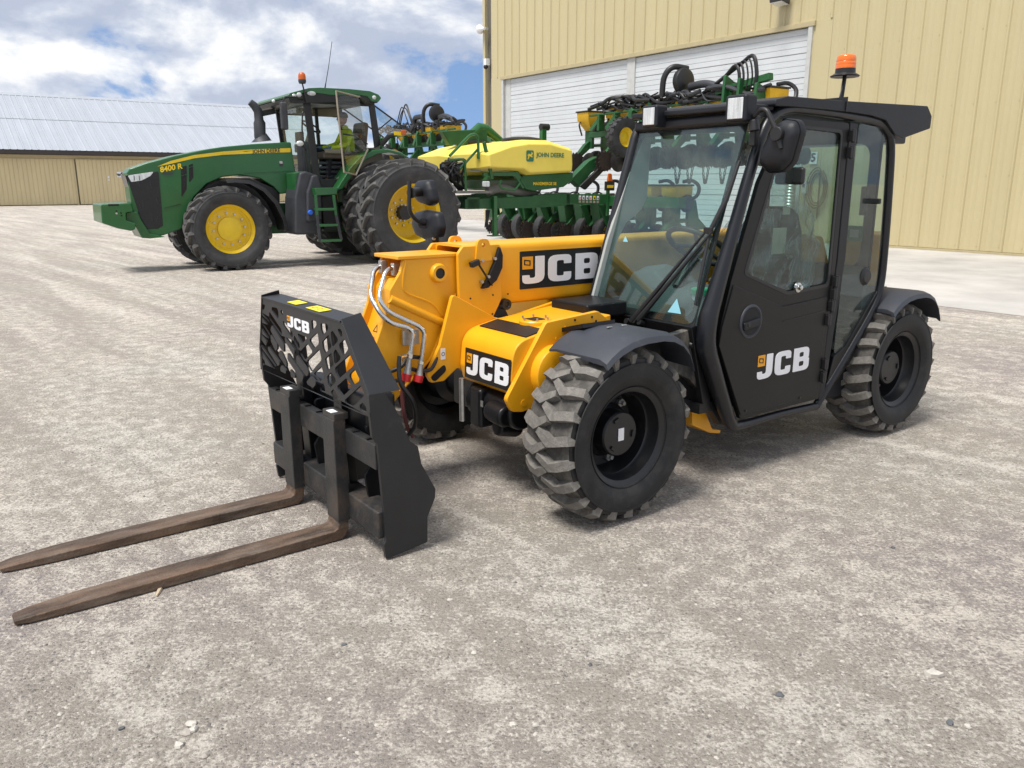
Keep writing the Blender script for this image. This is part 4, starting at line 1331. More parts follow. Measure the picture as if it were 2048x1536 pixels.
for i in range(len(P_)):
    ra, rb = rad[i], rad[(i + 1) % len(P_)]
    rs += [ra + (rb - ra) * k / 4 for k in range(4)]
rs.append(rad[0])
cab = MB().tube(sp_, rs, 14).build('cab_frame', M['frame_black'], tele)
YR = 0.03
# right-hand frame, header, sill cross members
WB, WT = at(1398, 651, 1, YS), at(1508, 240, 1, YS)
Pr = [(WB.x - 0.02, YR, 0.50), (WB.x, YR, WB.z), (WT.x, YR, WT.z), (WT.x - 0.12, YR, WT.z + 0.05), (-1.95, YR, WT.z + 0.04), (-2.06, YR, WT.z - 0.05), (-2.08, YR, 0.9)]
MB().tube(bendy(Pr, 0.08, 5), 0.026, 12).build('right_frame', M['cab_plastic'], cab)
MB().bar((WT.x + 0.005, YR, WT.z + 0.005), (WT.x + 0.005, YS, WT.z + 0.012), 0.055, 0.055).build('header', M['cab_plastic'], cab, 0.02)
MB().bar((WT.x - 0.05, YR, WT.z + 0.06), (WT.x - 0.05, YS, WT.z + 0.06), 0.20, 0.03).build('header_cover', M['cab_plastic'], cab, 0.01)
MB().bar((-2.07, YR, WT.z - 0.02), (-2.07, YS, WT.z - 0.02), 0.06, 0.09).build('rear_header', M['cab_plastic'], cab, 0.02)
# front lower panel, side foot panel, floor, rear panel
MB().prism([(WB.x + 0.02, WB.z - 0.01), (WB.x - 0.10, 0.42), (WB.x - 0.16, 0.42), (WB.x - 0.03, WB.z - 0.01)], 'y', YR - 0.02, 0.77).build('front_panel', M['tele_black'], cab, 0.005)
fp = T.side(0.745, (1255, 700), (1400, 652), (1424, 700), (1480, 856), (1440, 850), (1405, 790), (1380, 760))
M['muddy_black'] = mat('muddy_black', (0.010, 0.0105, 0.012), 0.45, var=0.2, dust=0.42, dscale=7, dcol=(0.30, 0.27, 0.22), streak=(1, 1, 0.5))
MB().prism(fp, 'y', 0.70, 0.745).build('foot_panel', M['muddy_black'], cab, 0.006)
MB().box((-1.35, 0.40, 0.40), (1.35, 0.74, 0.05)).build('floor', M['tele_black'], cab)
MB().box((-2.06, 0.41, 0.72), (0.04, 0.74, 0.62)).build('rear_panel', M['trim_grey'], cab)
MB().box((-1.35, YR - 0.03, 0.62), (1.45, 0.03, 0.50)).build('right_panel', M['trim_grey'], cab)
c0, c1 = at(1402, 693, 1, 0.76), at(1383, 690, 1, 0.76)
for q in ((1383, 690), (1381, 659)):
    c = at(q[0], q[1], 1, 0.748)
    MB().lathe([(0.0, 0.016), (0.014, 0.014), (0.018, 0.0)], 'y', (c.x, 0.746, c.z), 14).build('plug', M['hose'], cab)
# windscreen
NW = (Vector((WT.x, 0, WT.z)) - Vector((WB.x, 0, WB.z))).normalized()
NN = Vector((NW.z, 0, -NW.x))
if NN.x < 0: NN = -NN
W0 = Vector((WB.x, 0, WB.z))
HT = (Vector((WT.x, 0, WT.z)) - W0).length


def on_screen(px, py, off=0.0):
    W_ = T.m @ NN
    dd = ray(px, py)
    P0 = T.wor(W0 + NN * off)
    return T.loc(CO + dd * ((P0 - CO).dot(W_) / dd.dot(W_)))


flat('windscreen', [rounded([(YR, -0.005), (0.765, -0.005), (0.765, HT), (YR, HT)], 0.05, 5)], M['tele_glass'], cab, W0 + NN * 0.002, Vector((0, 1, 0)), NW, 0.004)
ws = cab
band = [[(YR, -0.01), (0.77, -0.01), (0.77, HT), (YR, HT)], rounded([(YR + 0.03, 0.03), (0.735, 0.03), (0.735, HT - 0.05), (YR + 0.03, HT - 0.05)], 0.06, 6)]
flat('screen_border', band, M['black_print'], cab, W0 - NN * 0.004, Vector((0, 1, 0)), NW, 0.003)
sa = on_screen(1335, 624, 0.006); sb = on_screen(1362, 628, 0.006); sc_ = on_screen(1354, 597, 0.006)
MB().raw([sa, sb, sc_], [(0, 1, 2)]).build('warning_triangle', M['cyan_print'], cab)
sa = on_screen(1246, 483, 0.006); sb = on_screen(1256, 484, 0.006); sc_ = on_screen(1251, 472, 0.006)
MB().raw([sa, sb, sc_], [(0, 1, 2)]).build('warning_triangle', M['cyan_print'], cab)
# wipers
for q0, q1, r0, r1 in (((1262, 643), (1408, 467), 0.016, 0.006), ((1276, 640), (1424, 463), 0.016, 0.006)):
    a_, b_ = on_screen(*q0, 0.035), on_screen(*q1, 0.03)
    m_ = a_.lerp(b_, 0.55)
    MB().tube([a_, m_, b_], [r0, 0.010, r1], 8).build('wiper_arm', M['hose'], cab)
for q in ((1262, 645), (1277, 644), (1288, 647)):
    a_ = on_screen(*q, 0.0)
    MB().cyl(a_ - NN * 0.01, a_ + NN * 0.04, 0.015, 12).build('wiper_pivot', M['hose'], cab)
bl = [on_screen(1479, 322, 0.014), on_screen(1452, 400, 0.018), on_screen(1420, 462, 0.022), on_screen(1404, 540, 0.018), on_screen(1390, 610, 0.012)]
MB().tube([bl[0], bl[1], bl[2]], [0.008, 0.013, 0.011], 8).build('wiper_blade', M['hose'], cab)
MB().tube(bl[2:], [0.009, 0.008, 0.006], 8).build('wiper_blade', M['hose'], cab)
a_ = on_screen(1417, 461, 0.028)
MB().box(a_, (0.02, 0.05, 0.03)).build('wiper_clip', M['hose'], cab, 0.004)
# door: panel with window, kinked lower panel
dout = T.side(0.825, (1574, 236), (1698, 246), (1672, 520), (1637, 797), (1480, 838), (1455, 755), (1436, 692), (1440, 655), (1462, 562), (1518, 365))
dwin = T.side(0.825, (1600, 250), (1687, 260), (1659, 573), (1575, 590), (1487, 549), (1545, 350))
door = flat('door', [rounded(dout, 0.02), rounded(dwin, 0.03)], M['door_black'], cab, (0, 0.815, 0), (1, 0, 0), (0, 0, 1), 0.024, bevel=0.003)
lowp = T.side(0.832, (1468, 570), (1566, 613), (1655, 593), (1635, 791), (1481, 831), (1458, 757), (1438, 692), (1444, 655))
MB().prism(rounded(lowp, 0.012), 'y', 0.824, 0.834).build('lower_panel', M['door_black'], door, 0.004)
flat('window', [rounded(T.side(0.825, (1592, 242), (1690, 255), (1662, 580), (1575, 597), (1480, 552), (1540, 345)), 0.02)], M['tele_side_glass'], door, (0, 0.812, 0), (1, 0, 0), (0, 0, 1), 0.004)
dseal = [rounded(T.side(0.828, (1600, 250), (1687, 260), (1659, 573), (1575, 590), (1487, 549), (1545, 350)), 0.03), rounded(T.side(0.828, (1603, 256), (1683, 266), (1655, 568), (1576, 583), (1494, 547), (1549, 352)), 0.03)]
flat('window_seal', dseal, M['hose'], door, (0, 0.8255, 0), (1, 0, 0), (0, 0, 1), 0.006)
hc = at(1502, 643, 1, 0.835)
MB().lathe([(0.070, 0.001), (0.076, 0.007), (0.084, 0.005), (0.088, -0.002)], 'y', (hc.x, 0.834, hc.z), 32).build('handle_bezel', M['fender_plastic'], door)
MB().lathe([(0.0, 0.0012), (0.071, 0.0016)], 'y', (hc.x, 0.834, hc.z), 32).build('handle_recess', M['seat_black'], door)
MB().box((hc.x + 0.004, 0.845, hc.z - 0.012), (0.130, 0.018, 0.040), Matrix.Rotation(0.12, 3, 'Y')).build('handle', M['cab_plastic'], door, 0.008)
MB().cyl((hc.x + 0.035, 0.85, hc.z - 0.010), (hc.x + 0.035, 0.856, hc.z - 0.010), 0.012, 14).build('lock', M['hose'], door)
p0, p1 = at(1513, 762, 1, 0.835), at(1616, 742, 1, 0.835)
lsz = (p0.x - p1.x) / 2.25
logo(door, (p0.x, 0.8345, p0.z + 0.004), Vector((-lsz, 0, 0)), Vector((0, 0, lsz * 0.64)), name='door_logo')
ca, cb_ = at(1566, 643, 1, 0.8345), at(1648, 622, 1, 0.8345)
MB().bar((ca.x, 0.8345, ca.z), (cb_.x, 0.8345, cb_.z), 0.003, 0.006, (0, 1, 0)).build('door_crease', M['hose'], door)
for q in ((1492, 822), (1600, 796)):
    c = at(q[0], q[1], 1, 0.836)
    MB().cyl((c.x, 0.834, c.z), (c.x, 0.838, c.z), 0.007, 8).build('bolt', M['hose'], door)
lk = at(1597, 575, 1, 0.83)
MB().lathe([(0.0, 0.03), (0.012, 0.028), (0.014, 0.012), (0.026, 0.010), (0.028, 0.0)], 'y', (lk.x, 0.822, lk.z), 16).build('window_latch', M['chrome'], door)
# B post and hinges, rear quarter glass
bp_ = T.side(0.815, (1700, 244), (1716, 247), (1690, 520), (1646, 800), (1636, 800), (1674, 520))
MB().prism(bp_, 'y', 0.775, 0.818).build('door_post', M['cab_plastic'], cab, 0.006)
for q in ((1706, 272), (1702, 305), (1672, 563), (1668, 588), (1664, 612), (1656, 640), (1650, 728), (1646, 754)):
    c = at(q[0], q[1], 1, 0.84)
    MB().box((c.x, 0.838, c.z), (0.035, 0.03, 0.055)).cyl((c.x, 0.845, c.z - 0.035), (c.x, 0.845, c.z + 0.035), 0.011, 10).build('hinge', M['hose'], cab, 0.006)
rq = T.side(0.80, (1718, 246), (1762, 256), (1773, 290), (1764, 480), (1752, 580), (1690, 688), (1666, 715))
flat('rear_quarter_glass', [rounded(rq, 0.03)], M['tele_side_glass'], cab, (0, 0.80, 0), (1, 0, 0), (0, 0, 1), 0.004)
c = at(1732, 553, 1, 0.806)
MB().lathe([(0.0, 0.016), (0.035, 0.014), (0.042, 0.006), (0.052, 0.0)], 'y', (c.x, 0.803, c.z), 22).build('glass_fixing', M['hose'], cab)
gp = T.side(0.80, (1665, 712), (1690, 690), (1752, 582), (1757, 600), (1700, 720), (1642, 800))
MB().prism(gp, 'y', 0.78, 0.81).build('rear_corner_panel', M['tele_black'], cab, 0.004)
sp2 = T.side(0.76, (1645, 800), (1700, 700), (1703, 770), (1690, 790))
MB().prism(sp2, 'y', 0.66, 0.76).build('rear_skirt', M['cab_plastic'], cab, 0.01)
# other glass
MB().raw([(WB.x, YR - 0.012, 0.85), (-2.05, YR - 0.012, 0.85), (-2.05, YR - 0.012, WT.z), (WT.x, YR - 0.012, WT.z)], [(0, 1, 2, 3)]).build('right_glass', M['tele_side_glass'], cab, fix=False)
rw = [(0.08, 1.02), (0.74, 1.02), (0.74, 1.72), (0.08, 1.72)]
flat('rear_window', [rounded(rw, 0.08, 5)], M['tele_side_glass'], cab, (-2.065, 0, 0), (0, 1, 0), (0, 0, 1), 0.004)
flat('rear_window_frame', [[(YR, 0.98), (0.80, 0.98), (0.80, 1.80), (YR, 1.80)], rounded(rw, 0.09, 5)], M['cab_plastic'], cab, (-2.05, 0, 0), (0, 1, 0), (0, 0, 1), 0.02)
st = at(1710, 467, 0, -2.04)
MB().box((-2.036, st.y, st.z), (0.003, 0.10, 0.09)).build('exit_sticker', M['green_print'], cab)
MB().box((-2.032, st.y, st.z), (0.003, 0.055, 0.045)).build('exit_mark', M['trim_pale'], cab)
wl_ = at(1728, 402, 0, -2.0)
MB().box((-2.0, wl_.y, wl_.z), (0.03, 0.035, 0.16)).box((-2.0, wl_.y + 0.05, wl_.z), (0.02, 0.10, 0.03)).build('window_handle', M['hose'], cab, 0.006)
# interior trim
MB().prism(T.side(YR + 0.03, (1291, 268), (1303, 275), (1294, 395), (1282, 420), (1252, 446), (1234, 482), (1206, 606), (1184, 604), (1216, 480), (1262, 340)), 'y', YR + 0.012, YR + 0.03).build('pillar_trim', M['trim_pale'], cab)
MB().box((-1.5, 0.41, WT.z + 0.035), (1.1, 0.72, 0.03)).build('headliner', M['trim_grey'], cab)
rings = []
for yy, hz in ((0.10, 0.98), (0.14, 1.05), (0.30, 1.075), (0.36, 1.04), (0.42, 1.00), (0.66, 0.99), (0.70, 0.95)):
    rings.append([(-0.70, yy, 0.60), (-0.72, yy, 0.86), (-0.80, yy, hz - 0.03), (-0.90, yy, hz), (-1.05, yy, hz - 0.04), (-1.10, yy, 0.60)])
MB().loft(rings).build('dashboard', M['trim_grey'], cab, 0.015)
sw = at(1396, 493, 1, 0.46)
sr = Matrix.Rotation(R(-35), 3, 'Y')
tor = []
for k in range(29):
    a = 2 * PI * k / 28
    tor.append(sw + sr @ Vector((0.17 * math.cos(a), 0.17 * math.sin(a), 0)))
mb = MB().tube(tor, 0.015, 10)
for a in (0.5, 2.6, 4.7):
    mb.tube([sw, sw + sr @ Vector((0.165 * math.cos(a), 0.165 * math.sin(a), 0))], 0.012, 8)
mb.cyl(sw - sr @ Vector((0, 0, 0.25)), sw, 0.03, 12)
mb.build('steering_wheel', M['hose'], cab)
mb = MB()
bk = []
for zz, hw, dx in ((0.86, 0.20, 0.0), (0.95, 0.235, 0.0), (1.10, 0.235, -0.03), (1.24, 0.20, -0.06), (1.33, 0.15, -0.08), (1.37, 0.08, -0.09)):
    bk.append([(-1.50 + dx, 0.43 - hw, zz), (-1.48 + dx, 0.43, zz), (-1.50 + dx, 0.43 + hw, zz), (-1.60 + dx, 0.43 + hw * 0.9, zz), (-1.62 + dx, 0.43, zz), (-1.60 + dx, 0.43 - hw * 0.9, zz)])
mb.loft(bk)
mb.box((-1.30, 0.43, 0.82), (0.46, 0.48, 0.12)).box((-1.35, 0.43, 0.60), (0.36, 0.34, 0.34))
seat = mb.build('seat', M['seat_black'], cab, 0.03, seg=3)
random.seed(5)
fv, ff = [], []
nu, nv = 26, 22
for i in range(nu):
    for j in range(nv):
        u, v = i / (nu - 1), j / (nv - 1)
        a = -0.45 * PI + u * 1.35 * PI
        hw = 0.275 + 0.03 * math.sin(9 * u + 2 * v)
        wob = 0.022 * math.sin(22 * u + 5 * math.sin(4 * v)) + 0.014 * math.sin(37 * u - 6 * v) + random.uniform(-0.008, 0.008)
        rr_ = (hw + wob) * (1.0 - 0.32 * max(0, v - 0.7) / 0.3)
        fv.append((-1.54 + math.sin(a + PI / 2) * (0.13 + wob) - 0.07 * v - 0.0 + (0.05 if v < 0.3 else 0), 0.43 + math.cos(a + PI / 2) * -rr_, 0.74 + 0.64 * v + 0.02 * math.sin(11 * u)))
for i in range(nu - 1):
    for j in range(nv - 1):
        ff.append((i * nv + j, i * nv + j + 1, (i + 1) * nv + j + 1, (i + 1) * nv + j))
MB().raw(fv, ff).build('plastic_cover', M['film'], seat, smooth=50)
sp3 = at(1594, 481, 1, 0.66)
MB().box((-1.43, 0.62, sp3.z), (0.12, 0.003, 0.14)).build('paper_sheet', M['paper'], seat)
MB().box((-1.46, 0.63, sp3.z + 0.16), (0.06, 0.003, 0.04)).build('paper_tag', M['paper'], seat)
# roof
rt = T.side(0.84, (1550, 212), (1553, 199), (1578, 192), (1695, 202), (1856, 212), (1864, 232), (1861, 257), (1806, 277), (1790, 268), (1772, 240), (1745, 231), (1700, 224), (1585, 213))
roof = MB().prism(rounded(rt, 0.012), 'y', -0.01, 0.84).build('roof', M['cab_plastic'], cab, 0.018, seg=3)
c = at(1692, 213, 1, 0.84)
MB().box((c.x, 0.415, c.z + 0.012), (0.006, 0.862, 0.07)).build('roof_joint', M['hose'], roof)
MB().box((at(1790, 275, 1, 0.8).x - 0.05, 0.42, at(1790, 275, 1, 0.8).z + 0.02), (0.22, 0.72, 0.10)).build('roof_vent', M['hose'], roof, 0.01)
# beacon
BB = at(1682, 200, 1, 0.40)
BT = at(1690, 150, 1, 0.40)
bc = MB().cyl((BB.x, 0.40, BB.z - 0.03), (BT.x, 0.40, BT.z), 0.012, 10).build('beacon_stalk', M['hose'], cab)
zt_ = BT.z
MB().lathe([(0.0, 0.0), (0.080, -0.012), (0.085, -0.006), (0.062, 0.008), (0.058, 0.010), (0.057, 0.034), (0.0, 0.035)], 'z', (BT.x, 0.40, zt_), 24).build('beacon_base', M['hose'], bc)
MB().lathe([(0.0, 0.035), (0.057, 0.035), (0.058, 0.05), (0.0565, 0.054), (0.0575, 0.058), (0.0565, 0.070), (0.055, 0.073), (0.056, 0.077), (0.054, 0.100), (0.050, 0.108), (0.042, 0.112), (0.0, 0.113)], 'z', (BT.x, 0.40, zt_), 24).build('beacon_lens', M['amber'], bc)
MB().tube(spline([(BT.x + 0.01, 0.40, zt_ - 0.01), (BT.x + 0.05, 0.42, zt_ - 0.08), (BT.x + 0.09, 0.43, BB.z - 0.02)], 6), 0.005, 6).build('beacon_wire', M['hose'], bc)
# work lamps
for (q, sz, nm) in (((1301, 233), 0.112, 0), ((1474, 217), 0.124, 1)):
    c = at(q[0], q[1], 0, WT.x + 0.09)
    lp_ = MB().box((c.x - 0.03, c.y, c.z), (0.085, sz, sz)).build('work_lamp', M['cab_plastic'], cab, 0.014, seg=3)
    MB().box((c.x + 0.013, c.y, c.z), (0.006, sz * 0.70, sz * 0.76)).build('lens', M['lamp_glass'], lp_, 0.003)
    MB().cyl((c.x - 0.04, c.y + 0.02, c.z - sz * 0.4), (c.x - 0.07, c.y + 0.03, WT.z), 0.014, 8).build('lamp_bracket', M['hose'], lp_)
# left mirror
mo = T.front(-0.945, (1533, 300), (1556, 252), (1580, 237), (1606, 240), (1612, 262), (1594, 325), (1575, 344), (1545, 347), (1526, 332))
mo = rounded(mo, 0.05, 6)
cy_ = sum(p_[0] for p_ in mo) / len(mo); cz_ = sum(p_[1] for p_ in mo) / len(mo)
rings = []
for dx, k in ((-0.95, 1.0), (-0.920, 1.0), (-0.914, 0.975), (-0.916, 0.95), (-0.900, 0.92), (-0.885, 0.82), (-0.875, 0.62), (-0.870, 0.3), (-0.869, 0.05)):
    rings.append([(dx, cy_ + (y_ - cy_) * k, cz_ + (z_ - cz_) * k) for y_, z_ in mo])
mr = MB().loft(rings).build('left_mirror', M['cab_plastic'], cab, smooth=50)
MB().prism([(cy_ + (y_ - cy_) * 0.92, cz_ + (z_ - cz_) * 0.92) for y_, z_ in mo], 'x', -0.953, -0.9505).build('mirror_glass', M['mirror'], mr)
pp = [at(1509, 330, 0, -0.86), at(1509, 232, 0, -0.86), at(1520, 219, 0, -0.86), at(1533, 219, 0, -0.86), at(1545, 245, 0, -0.865), at(1557, 270, 0, -0.87)]
MB().tube(bendy(pp[1:], 0.04, 4), 0.011, 10).build('mirror_arm', M['hose'], mr)
MB().tube([at(1509, 262, 0, -0.86), at(1508, 240, 0, -0.86)], [0.026, 0.022], 10).build('arm_socket', M['hose'], mr, 0.004)
c = at(1556, 268, 0, -0.868)
MB().cyl(c + Vector((-0.03, 0, 0)), c + Vector((0.02, 0, 0)), 0.032, 16).build('arm_joint', M['hose'], mr, 0.004)
d_ = at(1562, 297, 0, -0.868)
MB().tube([c, d_], [0.014, 0.009], 8).build('arm_handle', M['hose'], mr)
MB().box(at(1509, 262, 0, -0.88), (0.04, 0.035, 0.14)).build('mirror_bracket', M['hose'], mr, 0.008)
# inside rear-view mirror
c = at(1580, 352, 0, -1.25)
MB().box(c, (0.03, 0.17, 0.085)).build('inside_mirror', M['hose'], cab, 0.02)
# right-hand mirrors on their stalk
MY = -0.80
base_ = at(866, 500, 1, MY)
stalk = MB().tube(bendy([at(866, 515, 1, MY), at(866, 448, 1, MY), at(838, 447, 1, MY), at(818, 425, 1, MY), at(819, 362, 1, MY)], 0.05, 5), 0.012, 10).build('right_mirror_arm', M['hose'], tele)
MB().box(at(867, 466, 1, MY + 0.02), (0.05, 0.05, 0.16)).build('arm_clamp', M['hose'], stalk, 0.006)
for q in ((867, 455), (867, 477)):
    c = at(*q, 1, MY + 0.045)
    MB().cyl(c, c + Vector((0, 0.008, 0)), 0.011, 8).build('bolt', M['zinc'], stalk)
for poly, joint in ((((833, 362), (858, 359), (864, 378), (869, 405), (858, 412), (838, 405), (825, 388)), (822, 386)), (((828, 425), (850, 420), (876, 425), (882, 455), (878, 475), (850, 480), (832, 470), (824, 450)), (846, 447))):
    mo = rounded(T.front(base_.x + 0.02, *poly), 0.04, 4)
    cy_ = sum(p_[0] for p_ in mo) / len(mo); cz_ = sum(p_[1] for p_ in mo) / len(mo)
    rings = []
    for dx, k in ((-0.035, 1.0), (-0.005, 1.0), (0.012, 0.90), (0.026, 0.6), (0.030, 0.25)):
        rings.append([(base_.x + 0.02 + dx, cy_ + (y_ - cy_) * k, cz_ + (z_ - cz_) * k) for y_, z_ in mo])
    m_ = MB().loft(rings).build('mirror_head', M['cab_plastic'], stalk, smooth=50)
    j = at(*joint, 1, MY)
    MB().tube([j, (base_.x + 0.045, cy_, cz_ + 0.01)], [0.030, 0.026], 12).build('mirror_joint', M['hose'], stalk)
# fenders
def fender(xc, y0, y1, zt):
    arcs = [(0.272, -0.088), (0.24, -0.062), (0.19, -0.034), (0.12, -0.010), (0.04, 0.0), (-0.06, 0.0), (-0.13, -0.012), (-0.19, -0.040), (-0.235, -0.085), (-0.265, -0.140), (-0.274, -0.165)]
    top_ = [(xc + a, zt + b) for a, b in arcs]
    rings = []
    for k, (x_, z_) in enumerate(top_):
        dz = 0.014
        lip = 0.038
        rings.append([(x_, y0, z_ - 0.01), (x_, y0 + 0.05, z_), (x_, y1 - 0.055, z_ + 0.002), (x_, y1 - 0.012, z_ - 0.012), (x_, y1, z_ - lip), (x_, y1 - 0.010, z_ - lip), (x_, y1 - 0.03, z_ - 0.024), (x_, y0 + 0.05, z_ - 0.012), (x_, y0, z_ - 0.02)])
    f_ = MB().loft(rings).build('fender', M['fender_plastic'], tele, 0.003, smooth=50)
    for xx in (0.0, -0.09):
        MB().box((xc + xx + 0.05, y0 + 0.16, zt + 0.004), (0.030, 0.012, 0.006)).build('fender_bolt', M['zinc'], f_, 0.002)
    return f_


fender(-0.160, 0.54, 0.935, 0.862)
fender(-2.42, 0.52, 0.935, 0.870)
fender(-0.165, -0.90, -0.50, 0.885)
fender(-2.42, -0.90, -0.50, 0.880)
MB().bar((-0.12, 0.47, 0.83), (-0.12, 0.62, 0.87), 0.20, 0.02).build('fender_bracket', M['tele_black'], tele)
MB().bar((-2.36, 0.30, 0.78), (-2.36, 0.62, 0.86), 0.20, 0.02).build('fender_bracket', M['tele_yellow'], tele)
# yellow step bracket under the cab front
sb_ = T.side(0.66, (1385, 822), (1410, 820), (1425, 858), (1442, 860), (1440, 867), (1420, 866), (1384, 850))
MB().prism(sb_, 'y', 0.50, 0.66).build('step_bracket', M['tele_yellow'], tele, 0.004)
# prop shaft end and drop link at the nose
c = at(924, 800, 1, 0.06)
MB().cyl((c.x, 0.06, 0.34), (c.x, 0.06, 0.56), 0.014, 8).build('drop_link', M['zinc'], tele)
c = at(985, 797, 1, 0.30)
MB().box((0.262, 0.20, 0.46), (0.004, 0.05, 0.03)).build('data_plate', M['zinc'], tele)

# the tub standing inside the cab
c = at(1399, 637, 1, 0.62)
tub = thing('plastic_tub', 'small white tub with a green lid inside the telehandler windscreen', 'tub', T.wor((c.x, 0.62, c.z)), T.deg)
MB().lathe([(0.0, 0.0), (0.038, 0.0), (0.046, 0.13), (0.0, 0.13)], 'z', n=24).build('tub', M['white_print'], tub)
M['lid_green'] = mat('lid_green', (0.05, 0.42, 0.22), 0.5)
MB().lathe([(0.050, 0.125), (0.051, 0.150), (0.046, 0.156), (0.0, 0.156)], 'z', n=24).build('lid', M['lid_green'], tub)
# ledge that carries the tub
MB().box((c.x, 0.62, c.z - 0.017), (0.13, 0.14, 0.03)).build('ledge', M['trim_grey'], cab)
# ------------------------------------------------------------ the tractor
_f = ground(470, 541)
TF = Frame(_f - Matrix.Rotation(R(213), 3, 'Z') @ Vector((0, 1.0, 0)), 213)     # origin under the front axle, +x forward
tr_ = thing('tractor', 'large green tractor with yellow wheels, rear duals and open cab door', 'tractor', TF.o, TF.deg)
ta = TF.at


def ts_(y, *q): return TF.side(y, *q)


def ag_wheel(name, Rr, W, rim, n, wheels, dish, hubr, hub_out, path, lugw, lh, nuts):
    sd_, trd = tyre_meshes(Rr, W, rim, n, path, lugw, lh, 0.35, 0.07, 0.03)
    m1 = sd_.mesh('tyre', 40); m1.materials.append(M['rubber_big'])
    m2 = trd.mesh('tread', 30); m2.materials.append(M['rubber_lug'])
    h = W / 2
    prof = [(rim + 0.012, h * 0.86), (rim + 0.018, h * 0.82), (rim - 0.005, h * 0.78), (rim - 0.02, h * 0.66), (rim - 0.055, h * 0.5), (rim - 0.06, dish + 0.05), (rim - 0.10, dish + 0.012), (rim - 0.14, dish), (hubr + 0.16, dish + 0.01), (hubr + 0.11, dish + 0.03), (hubr + 0.02, dish + 0.035), (hubr, dish + 0.04)]
    prof += [(hubr * 0.98, dish + 0.04 + hub_out), (hubr * 0.9, dish + 0.05 + hub_out), (0.0, dish + 0.055 + hub_out)]
    rm = MB().lathe(prof, 'y', n=56)
    rm.lathe([(rim + 0.012, -h * 0.86), (rim - 0.02, -h * 0.7), (rim - 0.05, -h * 0.4), (rim - 0.06, dish + 0.03)], 'y', n=48)
    m3 = rm.mesh('wheel', 32); m3.materials.append(M['jd_yellow'])
    nm = MB().cyl((0, -0.01, 0), (0, 0.035, 0), 0.020, 6).mesh('wheel_nut', 30)
    nm.materials.append(M['zinc'])
    for (x_, y_, flip, roll) in wheels:
        w = place('wheel', m3, tr_, loc=(x_, y_, Rr * 0.965))
        w.rotation_euler = (0, R(roll), PI if flip else 0)
        place('tyre', m1, w)
        place('tread', m2, w)
        if not flip:
            for r_, k, off, dy in nuts:
                for i in range(k):
                    a = 2 * PI * (i + off) / k
                    place('wheel_nut', nm, w, loc=(r_ * math.sin(a), dy, r_ * math.cos(a)))


FR_, FWD = 0.74, 0.46
fpath = [(0.03, -0.03), (-0.02, 0.05), (-0.11, 0.14), (-0.165, 0.20), (-0.18, 0.232)]
ag_wheel('front', FR_, FWD, 0.435, 20, [(0, 0.77, 0, 0), (0, -0.77, 1, 7)], 0.02, 0.21, 0.07, fpath, [0.038, 0.042, 0.05, 0.06, 0.07], 0.055, [(0.275, 12, 0.2, 0.055), (0.375, 10, 0.0, 0.025)])
RC = ta(831, 428, 1, 2.0)
RXX = RC.x
RRR = 0.99
rpath = [(0.04, -0.03), (-0.04, 0.06), (-0.16, 0.16), (-0.22, 0.225), (-0.24, 0.255)]
print('rear wheel', RC)
ag_wheel('rear', RRR, 0.52, 0.545, 21, [(RXX, 1.76, 0, 0), (RXX, -1.76, 1, 9)], -0.36, 0.10, 0.03, rpath, [0.045, 0.05, 0.058, 0.07, 0.08], 0.065, [(0.15, 12, 0.3, -0.32), (0.235, 10, 0.1, -0.335)])
ag_wheel('rear', RRR, 0.52, 0.545, 21, [(RXX, 0.98, 0, 3), (RXX, -0.98, 1, 5)], 0.10, 0.10, 0.03, rpath, [0.045, 0.05, 0.058, 0.07, 0.08], 0.065, [])
MB().cyl((RXX, -1.6, RRR * 0.965), (RXX, 1.6, RRR * 0.965), 0.13, 20).build('rear_axle', M['tractor_black'], tr_)
MB().cyl((0, -0.7, FR_ * 0.965), (0, 0.7, FR_ * 0.965), 0.12, 18).box((0, 0, 0.70), (0.5, 0.9, 0.3)).build('front_axle', M['green_dirty'], tr_, 0.02)
MB().box((-1.7, 0, 0.85), (2.9, 0.62, 0.55)).build('chassis', M['green_dirty'], tr_, 0.03)
MB().box((RXX, 0, 1.05), (1.1, 0.9, 0.7)).build('rear_housing', M['green_dirty'], tr_, 0.05)

# hood with grille, headlight, stripe and lettering
HY = 0.44
hs = ts_(HY, (257, 345), (263, 337), (297, 325), (320, 319), (350, 311), (378, 305.5), (410, 299), (446, 293.5), (504, 288), (560, 285), (582, 284), (597, 384), (560, 388), (548, 374), (520, 357), (480, 350), (445, 354), (413, 368), (388, 395), (370, 432), (364, 458), (330, 471), (302, 476), (286, 470), (268, 420))
hood_ = MB().prism(rounded(hs, 0.03, 3), 'y', -HY, HY).build('hood', M['green'], tr_, 0.045, seg=3)
MB().prism(ts_(HY - 0.06, (372, 440), (392, 395), (415, 370), (450, 356), (500, 356), (548, 376), (560, 388), (560, 450), (380, 460)), 'y', -0.36, 0.36).build('engine_bay', M['tractor_black'], tr_)
cv = ts_(HY + 0.004, (256, 350), (319, 343), (328, 452), (318, 458), (291, 459))
gr_p = MB().prism(rounded(cv, 0.02), 'y', HY - 0.02, HY + 0.004).build('grille', M['grille'], hood_, 0.004)
fgx = cv[0][0]
MB().prism(ts_(HY, (254, 351), (262, 351), (296, 459), (288, 459)), 'y', -HY + 0.05, HY - 0.03).build('front_grille', M['grille'], hood_)
random.seed(3)
